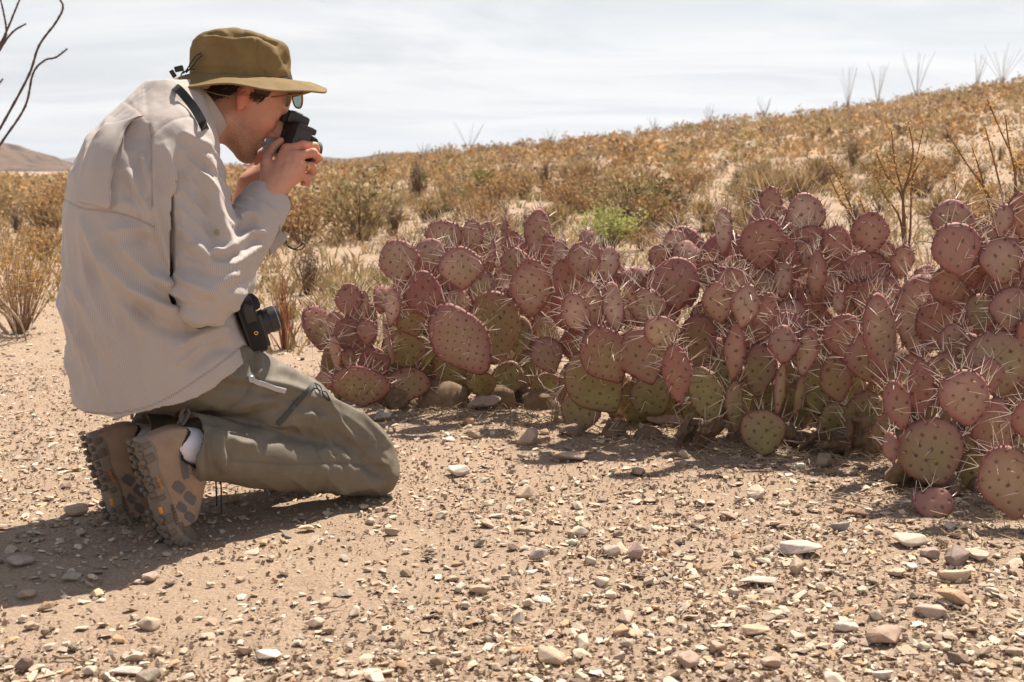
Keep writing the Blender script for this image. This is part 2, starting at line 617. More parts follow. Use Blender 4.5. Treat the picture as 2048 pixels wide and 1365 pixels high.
# ---------------------------------------------------------------- far land
m_far, ns, ls, b = new_mat('far_rock')
geo = ns.new('ShaderNodeNewGeometry')
sepn = ns.new('ShaderNodeSeparateXYZ'); ls.new(geo.outputs['Position'], sepn.inputs[0])
strat = noise(ns, ls, 0.02, 6, 0.7, vec=geo.outputs['Position'], mapscale=(0.6, 0.6, 4.0))
c = mixc(ns, ls, ramp(ns, ls, strat, 0.35, 0.65), (0.085, 0.052, 0.038), (0.19, 0.125, 0.09))
scr = noise(ns, ls, 0.09, 5, 0.7, vec=geo.outputs['Position'])
c = mixc(ns, ls, ramp(ns, ls, scr, 0.5, 0.62, 0, 0.8), c, (0.04, 0.032, 0.024))
ls.new(c, b.inputs['Base Color']); b.inputs['Roughness'].default_value = 1.0
bump(ns, ls, b, strat, 0.8, 6.0)

def far_hill(name, sky_line, Y, depth, z0, rough, seed, label_kind='structure', n=140, m=26):
    """A hill range whose crest passes through the given directions, with a full back slope."""
    px = np.linspace(sky_line[0][0], sky_line[-1][0], n)
    py = np.interp(px, [p[0] for p in sky_line], [p[1] for p in sky_line])
    V = []
    for i in range(n):
        cr = NW(px[i], py[i], Y)
        hgt = max(cr[2] - z0, 0.0)
        for j in range(m):
            t = j / (m - 1) * 2 - 1                      # -1 foot before, +1 foot behind
            prof = max(0.0, 1 - abs(t) ** 0.8) if abs(t) > 0.06 else 1.0
            prof = min(1.0, prof * 1.22)
            V.append((cr[0] * (1 + 0.0 * t), Y + t * depth, z0 + hgt * prof))
    V = np.array(V)
    amp = rough * (V[:, 2] - z0) / max(1e-6, (V[:, 2] - z0).max())
    V[:, 2] += fbm(V * [1, 1, 0], 6.0 / depth, 4, seed, 0.6) * amp
    V[:, 1] += fbm(V, 9.0 / depth, 3, seed + 3) * depth * 0.12
    i, j = np.meshgrid(np.arange(n - 1), np.arange(m - 1), indexing='ij')
    k = (i * m + j).ravel()
    F = np.stack([k, k + m, k + m + 1, k + 1], 1)
    return link(name, mesh_np(name, V, F, False, [m_far]), kind=label_kind)

far_hill('rocky_hill', [(-1500, 290), (-700, 262), (-250, 285), (-80, 276), (0, 288), (18, 291), (30, 302), (42, 304), (60, 322), (95, 331), (140, 337), (200, 341)], 420, 110, -2.5, 1.3, 3)
far_hill('distant_mesa', [(-1800, 315), (-1200, 300), (-600, 318), (-200, 312), (20, 306), (42, 307), (60, 310), (84, 312), (92, 320), (104, 329), (120, 328), (136, 321), (160, 316), (230, 312), (330, 318), (470, 330), (640, 336)], 4200, 700, -4, 8, 5)
far_hill('low_far_ridge', [(300, 336), (480, 330), (600, 322), (650, 318), (700, 316), (745, 312), (780, 306), (815, 307), (850, 309), (905, 313), (1000, 318), (1150, 322), (1400, 326), (1800, 332), (2400, 338)], 700, 160, -2.5, 3.0, 9)
# ================================================================== stones
def hull_rock(seed, npts=16, flat=0.55, boxy=0.5):
    r = random.Random(seed)
    bm = bmesh.new()
    for _ in range(npts):
        v = Vector((r.gauss(0, 1), r.gauss(0, 1), r.gauss(0, 1))).normalized()
        mx = max(abs(v.x), abs(v.y), abs(v.z))
        v = v.lerp(v / mx, boxy * r.random())
        bm.verts.new((v.x * (1 + 0.25 * r.random()), v.y * (0.7 + 0.2 * r.random()), v.z * flat))
    bmesh.ops.convex_hull(bm, input=list(bm.verts))
    for v in [v for v in bm.verts if not v.link_faces]:
        bm.verts.remove(v)
    bmesh.ops.triangulate(bm, faces=list(bm.faces))
    bm.verts.index_update()
    V = np.array([v.co[:] for v in bm.verts]); F = np.array([[v.index for v in f.verts] for f in bm.faces])
    bm.free()
    V /= np.abs(V[:, 0]).max()
    return V, F

def soft_rock(seed, flat=0.5, sub=2):
    """Bigger stone with worn edges."""
    V, F = hull_rock(seed, 18, flat, 0.8)
    bm = bmesh.new()
    vs = [bm.verts.new(p) for p in V]
    for f in F:
        bm.faces.new([vs[i] for i in f])
    bmesh.ops.dissolve_limit(bm, angle_limit=R(14), verts=list(bm.verts), edges=list(bm.edges))
    bmesh.ops.bevel(bm, geom=list(bm.edges), offset=0.05, segments=1, affect='EDGES')
    bmesh.ops.triangulate(bm, faces=list(bm.faces))
    bm.verts.index_update()
    V = np.array([v.co[:] for v in bm.verts]); F = np.array([[v.index for v in f.verts] for f in bm.faces])
    bm.free()
    V = V + fbm(V, 2.5, 3, seed)[:, None] * 0.05
    return V, F

m_stone, ns, ls, b = new_mat('stone')
oi = ns.new('ShaderNodeObjectInfo')
tcn = ns.new('ShaderNodeTexCoord')
geo = ns.new('ShaderNodeNewGeometry')
n1 = noise(ns, ls, 45, 6, 0.7, vec=geo.outputs['Position'])
n2 = noise(ns, ls, 260, 4, 0.7, vec=geo.outputs['Position'])
f = ramp(ns, ls, n1, 0.3, 0.7, 0.72, 1.22)
v = ns.new('ShaderNodeVectorMath'); v.operation = 'SCALE'
ls.new(oi.outputs['Color'], v.inputs[0]); ls.new(f, v.inputs['Scale'])
c = mixc(ns, ls, ramp(ns, ls, n2, 0.5, 0.75, 0, 0.5), v.outputs[0], (0.5, 0.4, 0.30))
ls.new(c, b.inputs['Base Color']); b.inputs['Roughness'].default_value = 0.85; b.inputs['Specular IOR Level'].default_value = 0.25
bump(ns, ls, b, n2, 0.5, 0.003)
m_gravel = col_attr_mat('gravel', 'Col', 0.9, 0.22, 180, 0.4, 400, 0.2)

PAL = np.array([[0.52, 0.40, 0.29], [0.58, 0.47, 0.36], [0.45, 0.33, 0.235], [0.50, 0.365, 0.275], [0.40, 0.31, 0.24],
                [0.62, 0.52, 0.42], [0.42, 0.26, 0.15], [0.30, 0.215, 0.165], [0.50, 0.345, 0.21], [0.54, 0.44, 0.345]])
PW = np.array([.2, .16, .14, .12, .08, .09, .05, .05, .04, .07])

def density(x, y):
    """Stones lie thinner on the trodden patch at the left front."""
    P = np.stack([x, y, 0 * x], 1)
    d = 0.75 + 0.6 * fbm(P, 2.3, 3, 77) + 0.35 * sstep(-0.6, 0.8, x)
    d = d - 0.55 * np.exp(-(((x + 0.75) / 0.65) ** 2 + ((y - 2.25) / 0.33) ** 2))
    d = d + 0.35 * np.exp(-((y - 1.85) / 0.14) ** 2)
    return np.clip(d, 0.06, 1.0)

def scatter(n, ylo, yhi, marg, pw=1.0):
    out = np.zeros((0, 2))
    while len(out) < n:
        y = ylo + (yhi - ylo) * rng.random(n * 2) ** pw
        x = (rng.random(n * 2) * 2 - 1) * (0.44 * y + marg)
        k = rng.random(n * 2) < density(x, y)
        out = np.concatenate([out, np.stack([x, y], 1)[k]])
    return out[:n]

def joined_rocks(name, protos, pos, size, flatv, sink, cols):
    V, F, C = [], [], []
    base = 0
    zg = ground_h(pos[:, 0], pos[:, 1])
    which = rng.integers(0, len(protos), len(pos))
    for k, (pv, pf) in enumerate(protos):
        ids = np.where(which == k)[0]
        if not len(ids):
            continue
        a = rng.random(len(ids)) * 2 * np.pi
        tx = rng.normal(0, 0.22, len(ids)); ty = rng.normal(0, 0.22, len(ids))
        s = size[ids][:, None]
        X = pv[None, :, 0] * s; Yv = pv[None, :, 1] * s; Z = pv[None, :, 2] * s * flatv[ids][:, None]
        Z = Z + X * tx[:, None] + Yv * ty[:, None]
        ca, sa = np.cos(a)[:, None], np.sin(a)[:, None]
        Xw = X * ca - Yv * sa + pos[ids, 0][:, None]
        Yw = X * sa + Yv * ca + pos[ids, 1][:, None]
        Zw = Z + (zg[ids] + size[ids] * flatv[ids] * sink)[:, None]
        v = np.stack([Xw, Yw, Zw], -1).reshape(-1, 3)
        nv = len(pv)
        f = (pf[None] + (np.arange(len(ids)) * nv)[:, None, None]).reshape(-1, 3) + base
        V.append(v); F.append(f); base += len(v)
        C.append(np.repeat(cols[ids], nv, axis=0))
    V = np.concatenate(V); F = np.concatenate(F); C = np.concatenate(C)
    me = mesh_np(name, V, F, False, [m_gravel])
    attr(me, 'Col', np.concatenate([C, np.ones((len(C), 1))], 1), 'FLOAT_COLOR')
    return me

def stone_cols(n, bright=0.95):
    c = PAL[rng.choice(len(PAL), n, p=PW / PW.sum())]
    return np.clip(c * rng.normal(1.0, 0.24, (n, 1)) * bright, 0.03, 0.75)

protos = [hull_rock(100 + k, 9 + k % 4, 0.5 + 0.05 * (k % 4)) for k in range(10)]
grit = [hull_rock(200 + k, 6, 0.8) for k in range(4)]
NG = 31000
pos = scatter(NG, 1.55, 7.5, 0.7, 1.6)
siz = np.clip(np.exp(rng.normal(math.log(0.0056), 0.52, NG)), 0.0028, 0.02)
gravel = link('gravel', joined_rocks('gravel', protos, pos, siz, rng.uniform(0.25, 0.8, NG), 0.14, stone_cols(NG)), kind='stuff',
              label='fine pale pink and tan gravel over the desert floor', category='gravel')
NG = 38000
pos = scatter(NG, 1.6, 5.2, 0.35, 1.4)
siz = np.clip(np.exp(rng.normal(math.log(0.0036), 0.38, NG)), 0.0018, 0.0075)
gr2 = link('grit', joined_rocks('grit', grit, pos, siz, np.ones(NG), 0.3, (0.45 * stone_cols(NG, 0.8) + 0.55 * np.array([0.34, 0.24, 0.165]))), kind='stuff',
           label='small crumbs of soil and grit between the stones', category='grit')

# single stones: first the ones that catch the eye, then the ones nobody could tell apart
rock_meshes = []
for k in range(14):
    V_, F_ = soft_rock(300 + k, [0.28, 0.36, 0.45, 0.55, 0.7][k % 5])
    rock_meshes.append((mesh_np('stone', V_, F_, False, [m_stone]), V_))

def stone(px, py, wpx, hpx, col, mesh_i, label, yaw=0.0, tilt=(0, 0), group=None, depth_ratio=0.75):
    """A stone whose foot is seen at (px, py)."""
    Y = 3.0
    for _ in range(6):
        p = W(px, py, Y); dz = p.z - gz(p.x, p.y)
        Y *= 1 + dz / (CAM_H - p.z + 1e-6)
    p = W(px, py, Y)
    s = wpx * Y / FPX * 0.5
    me, V_ = rock_meshes[mesh_i]
    hz = np.ptp(V_[:, 2])
    o = link('stone', me, None, label=label, category='stone', group=group)
    sz = hpx * Y / FPX / hz * 1.2
    sy = s * depth_ratio / 0.8
    o.scale = (s, sy, sz)
    o.rotation_euler = (tilt[0], tilt[1], yaw)
    o.location = (p.x, p.y + sy * 0.55, gz(p.x, p.y + sy * 0.55) + hz * sz * 0.27)
    o.color = (*col, 1)
    return o

NAMED = [
 (1077, 1122, 44, 34, (0.36, 0.30, 0.27), 3, 'upright grey pointed stone alone in the middle of the gravel', 0.3),
 (1604, 1112, 96, 38, (0.50, 0.41, 0.35), 7, 'largest pale pinkish block in the gravel at the edge of the right cactus shade', 0.1),
 (1594, 1146, 40, 36, (0.42, 0.31, 0.22), 4, 'tan pointed stone just below the largest pale pinkish block', 0.9),
 (1522, 1176, 88, 18, (0.50, 0.43, 0.36), 0, 'long flat pale slab left of the tan pointed stone', 0.05),
 (146, 1031, 58, 24, (0.45, 0.34, 0.25), 2, 'tan wedge stone at the shadow edge beside the rear boot', 0.2),
 (1910, 1212, 78, 40, (0.43, 0.28, 0.18), 3, 'brown humped stone at the right below the cactus shade', 2.6),
 (1920, 1162, 84, 30, (0.56, 0.42, 0.30), 1, 'orange-tan slab at the right edge of the cactus shade', 0.1),
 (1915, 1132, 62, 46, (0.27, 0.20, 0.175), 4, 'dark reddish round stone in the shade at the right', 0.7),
 (1865, 1118, 48, 24, (0.40, 0.31, 0.26), 6, 'smooth brown cobble left of the dark reddish round stone', 0.2),
 (1825, 1094, 80, 24, (0.52, 0.43, 0.34), 2, 'flat sunlit stone below the pad lying on the ground', 0.0),
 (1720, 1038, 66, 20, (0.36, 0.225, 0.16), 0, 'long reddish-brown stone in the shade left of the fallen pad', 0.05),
 (1686, 1060, 50, 20, (0.33, 0.31, 0.29), 1, 'blue-grey flat stone below the long reddish-brown stone', 0.3),
 (1780, 1290, 96, 30, (0.40, 0.275, 0.21), 5, 'tilted reddish slab near the lower right corner', 0.7),
 (1512, 1272, 64, 24, (0.50, 0.35, 0.235), 7, 'orange-brown flat stone in the lower right gravel', 0.15),
 (1545, 1336, 52, 22, (0.47, 0.33, 0.25), 6, 'pinkish-brown stone near the bottom edge right of centre', 0.2),
 (1868, 1236, 72, 24, (0.46, 0.34, 0.28), 2, 'pinkish flat stone below the brown humped stone', 3.0),
 (1695, 1264, 58, 22, (0.60, 0.50, 0.41), 0, 'pale cream slab in the lower right gravel', 2.9),
 (1770, 1358, 54, 20, (0.62, 0.54, 0.46), 1, 'whitish block at the bottom edge near the right corner', 0.1),
 (968, 820, 74, 42, (0.36, 0.28, 0.24), 3, 'grey-brown boulder at the foot of the left cactus', 0.1),
 (1056, 892, 56, 38, (0.42, 0.31, 0.25), 8, 'pinkish block in front of the gap between the cacti', 0.5),
 (1140, 925, 78, 20, (0.47, 0.36, 0.27), 0, 'flat elongated tan stone in front of the green pad', 0.0),
 (1330, 850, 120, 26, (0.48, 0.37, 0.29), 5, 'broad pale stone under the middle cactus left side', -0.1),
 (1372, 872, 58, 26, (0.40, 0.28, 0.21), 4, 'brown stone against the foot of the middle cactus', 0.4),
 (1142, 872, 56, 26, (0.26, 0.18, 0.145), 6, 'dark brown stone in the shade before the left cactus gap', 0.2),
 (936, 852, 28, 18, (0.50, 0.28, 0.15), 8, 'small orange stone before the left cactus', 0.2),
 (765, 842, 42, 26, (0.33, 0.30, 0.28), 3, 'grey stone beside the knee under the left cactus', 0.4),
 (915, 952, 52, 22, (0.58, 0.49, 0.40), 2, 'pale rounded stone right of the knee', 0.3),
 (44, 1343, 42, 30, (0.22, 0.155, 0.13), 8, 'dark pitted stone in the lower left corner', 0.2),
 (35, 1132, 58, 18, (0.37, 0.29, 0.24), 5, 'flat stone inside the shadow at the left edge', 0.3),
 (245, 1358, 78, 20, (0.60, 0.50, 0.42), 0, 'long pale slab at the bottom edge left', 0.1),
 (535, 1322, 60, 24, (0.60, 0.51, 0.43), 7, 'whitish flat stone at the bottom left of centre', -0.2),
 (1238, 1270, 40, 22, (0.48, 0.32, 0.20), 4, 'ochre stone in the lower middle gravel', 0.4),
 (1272, 1118, 44, 34, (0.38, 0.27, 0.225), 9, 'reddish speckled stone right of the grey pointed stone', 0.7),
 (1222, 1112, 44, 22, (0.43, 0.35, 0.28), 2, 'tan layered stone left of the reddish speckled stone', 0.1),
]
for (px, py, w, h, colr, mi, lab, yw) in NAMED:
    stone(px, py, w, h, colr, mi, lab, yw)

taken = [(n[0], n[1], max(n[2], 40) * 0.6) for n in NAMED]
cnt = 0
stone_items = []
while cnt < 262:
    px = random.uniform(-20, 2070)
    py = 860 + 520 * random.random() ** 0.8
    if px < 830 and 860 < py < 1000 - (0 if px > 130 else 140):
        continue
    if 230 < px < 430 and py < 1115:
        continue
    if px > 1100 and py < 900 or px > 1750 and py < 1040:
        continue
    if px < 900 and random.random() < 0.45 and py < 1290:
        continue
    w = min(62, max(17, random.lognormvariate(math.log(24), 0.36))) * (0.75 + 0.5 * (py - 850) / 500)
    if any(abs(px - t[0]) < t[2] and abs(py - t[1]) < t[2] * 0.6 for t in taken):
        continue
    taken.append((px, py, w * 0.5))
    colr = stone_cols(1)[0]
    hgt_ = w * random.uniform(0.26, 0.55)
    o_ = stone(px, py, w, hgt_, colr, random.randrange(14), '', random.uniform(0, 6.28), (random.gauss(0, 0.12), random.gauss(0, 0.12)), group='loose stones lying on the gravel')
    lum = colr.mean()
    tone_ = 'dark brown' if lum < 0.25 else ('rust-brown' if colr[0] / colr[2] > 2.1 else ('whitish' if lum > 0.50 else ('pale tan' if lum > 0.40 else 'tan')))
    size_ = 'small' if w < 24 else ('mid-sized' if w < 36 else 'large')
    if py > 1290:
        place_ = 'at the bottom ' + ('left corner' if px < 420 else ('edge below the knee' if px < 900 else ('edge below the middle cactus' if px < 1500 else 'right corner')))
    elif py > 1150:
        place_ = ('in or below his shadow' if px < 450 else ('well below the knee' if px < 950 else ('well below the middle cactus' if px < 1450 else ('left of the brown humped stone' if px < 1860 else 'low at the right edge'))))
    elif py > 1000:
        place_ = ('beside the shoes' if px < 480 else ('in front of the knee' if px < 950 else ('round the upright grey stone' if px < 1300 else ('left of the largest pale block' if px < 1570 else 'by the right cactus shade'))))
    else:
        place_ = ('behind his feet' if px < 200 else ('right of the knee' if px < 1000 else ('before the gap in the cacti' if px < 1200 else ('before the middle cactus' if px < 1560 else 'before the right-hand cacti'))))
    stone_items.append((o_, '%s %s stone' % (size_, tone_), place_, px))
    cnt += 1
finish_labels(stone_items)

# dry twigs dropped on the gravel
m_twig0 = simple_mat('dry_twig', (0.34, 0.245, 0.16), 0.9, 0.35, 60)
tr_ = random.Random(31)
for k, (x0, y0, x1, y1, lab) in enumerate([(105, 1318, 198, 1331, 'thin dry twig on the gravel in the lower left corner'), (1590, 1062, 1640, 1040, 'short dry twig at the edge of the right cactus shade'),
        (1180, 905, 1262, 880, 'dry twig in front of the big green pad'), (1400, 1252, 1440, 1268, 'tiny twig in the lower right gravel'), (1005, 842, 1095, 858, 'twig beside the boulder under the left cactus'),
        (640, 1225, 690, 1216, 'tiny twig in the lit gravel below the knee'), (1660, 1000, 1735, 1014, 'dry twig before the nearest cactus')]):
    Yk = []
    for (px, py) in ((x0, y0), (x1, y1)):
        Y = 3.0
        for _ in range(6):
            p = W(px, py, Y); Y *= 1 + (p.z - gz(p.x, p.y)) / (CAM_H - p.z + 1e-6)
        Yk.append(Y)
    a = W(x0, y0, Yk[0]); b_ = W(x1, y1, Yk[1])
    pts = [a.lerp(b_, t) + Vector((tr_.gauss(0, 0.002), tr_.gauss(0, 0.004), 0.004 + 0.006 * tr_.random())) for t in np.linspace(0, 1, 6)]
    mb = MB(); mb.tube(pts, [0.0028, 0.0026, 0.0024, 0.002, 0.0016, 0.001], 6)
    q0 = pts[2].lerp(pts[3], 0.5); mb.tube([q0, q0 + (b_ - a) * 0.18 + Vector((0, 0.015, 0.008))], [0.0016, 0.0007], 5)
    mb.build('twig', m_twig0, None, label=lab, category='twig', group='dry twigs on the gravel')
# ================================================================== prickly pears
def pad_material(name, base_g):
    m, ns, ls, b = new_mat(name)
    oi = ns.new('ShaderNodeObjectInfo')          # colour: r = greenness, g = tone, b = wear
    sp = ns.new('ShaderNodeSeparateColor'); ls.new(oi.outputs['Color'], sp.inputs[0])
    at = ns.new('ShaderNodeAttribute'); at.attribute_name = 'areole_uv'
    ed = ns.new('ShaderNodeAttribute'); ed.attribute_name = 'edge'
    hg = ns.new('ShaderNodeAttribute'); hg.attribute_name = 'along'
    tco = ns.new('ShaderNodeTexCoord')
    geo = ns.new('ShaderNodeNewGeometry')
    n1 = noise(ns, ls, 14, 4, 0.6, vec=geo.outputs['Position'])
    n2 = noise(ns, ls, 90, 5, 0.7, vec=geo.outputs['Position'])
    # skin: purple-pink over yellow-green
    margin = mixc(ns, ls, ramp(ns, ls, n1, 0.3, 0.7), (0.185, 0.058, 0.060), (0.30, 0.125, 0.108))
    mid = mixc(ns, ls, sp.outputs[1], (0.28, 0.115, 0.098), (0.58, 0.41, 0.30))
    em = ns.new('ShaderNodeMath'); em.operation = 'MULTIPLY_ADD'; em.inputs[1].default_value = 0.85
    ls.new(ed.outputs['Fac'], em.inputs[0]); ls.new(ramp(ns, ls, n1, 0.35, 0.75, 0.0, 0.55), em.inputs[2])
    emc = ns.new('ShaderNodeClamp'); ls.new(em.outputs[0], emc.inputs[0])
    mauve = mixc(ns, ls, emc.outputs[0], mid, margin)
    olive = mixc(ns, ls, ramp(ns, ls, n1, 0.3, 0.7), (0.165, 0.14, 0.046), (0.30, 0.25, 0.105))
    # centre of the pad greener, margin redder
    e = ns.new('ShaderNodeMath'); e.operation = 'MULTIPLY_ADD'; e.inputs[1].default_value = -0.55
    ls.new(ed.outputs['Fac'], e.inputs[0]); ls.new(sp.outputs[0], e.inputs[2])
    e2 = ns.new('ShaderNodeMath'); e2.operation = 'ADD'; ls.new(e.outputs[0], e2.inputs[0])
    ls.new(ramp(ns, ls, n1, 0.3, 0.7, 0.0, 0.48), e2.inputs[1])
    e3 = ns.new('ShaderNodeMath'); e3.operation = 'MULTIPLY_ADD'; e3.inputs[1].default_value = -0.30
    ls.new(hg.outputs['Fac'], e3.inputs[0]); ls.new(e2.outputs[0], e3.inputs[2])
    e4 = ns.new('ShaderNodeClamp'); ls.new(e3.outputs[0], e4.inputs[0])
    skin = mixc(ns, ls, e4.outputs[0], mauve, olive)
    # dry corky scars
    n3 = noise(ns, ls, 26, 6, 0.65, vec=geo.outputs['Position'])
    sc = ns.new('ShaderNodeMath'); sc.operation = 'MULTIPLY'
    ls.new(ramp(ns, ls, n3, 0.63, 0.70), sc.inputs[0]); ls.new(sp.outputs[2], sc.inputs[1])
    skin = mixc(ns, ls, sc.outputs[0], skin, (0.36, 0.25, 0.15))
    skin = mixc(ns, ls, ramp(ns, ls, n2, 0.5, 0.75, 0, 0.35), skin, (0.36, 0.27, 0.22))
    # areole spots on the lattice that also carries the spines
    fr = ns.new('ShaderNodeVectorMath'); fr.operation = 'FRACTION'
    ad = ns.new('ShaderNodeVectorMath'); ad.operation = 'ADD'; ad.inputs[1].default_value = (0.5, 0.5, 0)
    ls.new(at.outputs['Vector'], ad.inputs[0]); ls.new(ad.outputs[0], fr.inputs[0])
    sb = ns.new('ShaderNodeVectorMath'); sb.operation = 'SUBTRACT'; sb.inputs[1].default_value = (0.5, 0.5, 0)
    ls.new(fr.outputs[0], sb.inputs[0])
    ms = ns.new('ShaderNodeVectorMath'); ms.operation = 'MULTIPLY'; ms.inputs[1].default_value = (1, 1, 0)
    ls.new(sb.outputs[0], ms.inputs[0])
    ln = ns.new('ShaderNodeVectorMath'); ln.operation = 'LENGTH'; ls.new(ms.outputs[0], ln.inputs[0])
    fl_ = ns.new('ShaderNodeVectorMath'); fl_.operation = 'FLOOR'; ls.new(ad.outputs[0], fl_.inputs[0])
    wnz = ns.new('ShaderNodeTexWhiteNoise'); wnz.noise_dimensions = '3D'; ls.new(fl_.outputs[0], wnz.inputs['Vector'])
    lsc = ns.new('ShaderNodeMath'); lsc.operation = 'MULTIPLY'; ls.new(ln.outputs['Value'], lsc.inputs[0]); ls.new(ramp(ns, ls, wnz.outputs['Value'], 0, 1, 0.85, 1.55), lsc.inputs[1])
    nsp = ns.new('ShaderNodeMath'); nsp.operation = 'MULTIPLY'; ls.new(ramp(ns, ls, lsc.outputs[0], 0.21, 0.07), nsp.inputs[0]); ls.new(ramp(ns, ls, n2, 0.3, 0.7, 0.55, 0.95), nsp.inputs[1])
    spot = nsp.outputs[0]
    skin = mixc(ns, ls, spot, skin, (0.085, 0.030, 0.030))
    core = ramp(ns, ls, ln.outputs['Value'], 0.07, 0.035)
    skin = mixc(ns, ls, core, skin, (0.16, 0.10, 0.06))
    ls.new(skin, b.inputs['Base Color'])
    b.inputs['Roughness'].default_value = 0.62
    b.inputs['Specular IOR Level'].default_value = 0.3
    h = ns.new('ShaderNodeMath'); h.operation = 'ADD'
    ls.new(ramp(ns, ls, ln.outputs['Value'], 0.24, 0.05), h.inputs[0])
    ls.new(ramp(ns, ls, n2, 0, 1, 0, 0.35), h.inputs[1])
    bump(ns, ls, b, h.outputs[0], 0.55, 0.004)
    return m

m_pad = pad_material('cactus_skin', 0)
m_spine_pale = simple_mat('pale_spine', (0.78, 0.66, 0.55), 0.45, 0.2, 60)
m_spine_dark = simple_mat('dark_spine', (0.13, 0.065, 0.045), 0.5, 0.3, 60)
m_cork = simple_mat('cactus_cork', (0.185, 0.125, 0.08), 0.95, 0.65, 45, bmp=0.8, bscale=60)
m_tuft = simple_mat('areole_rim', (0.20, 0.10, 0.075), 0.9, 0.4, 120)

NR, NS = 9, 36
def _pad_faces():
    nA = 1 + NR * NS
    def idx(s, k, i):
        i %= NS
        if s == 1 or k == NR:
            return 0 if k == 0 else 1 + (k - 1) * NS + i
        return nA + (0 if k == 0 else 1 + (k - 1) * NS + i)
    out = []
    for s in (1, -1):
        for k in range(NR):
            for i in range(NS):
                a, b_, c_, d = idx(s, k, i), idx(s, k, i + 1), idx(s, k + 1, i + 1), idx(s, k + 1, i)
                f = (a, c_, d) if k == 0 else (a, b_, c_, d)
                out.append(f if s == 1 else f[::-1])
    return out
PAD_FACES = _pad_faces()

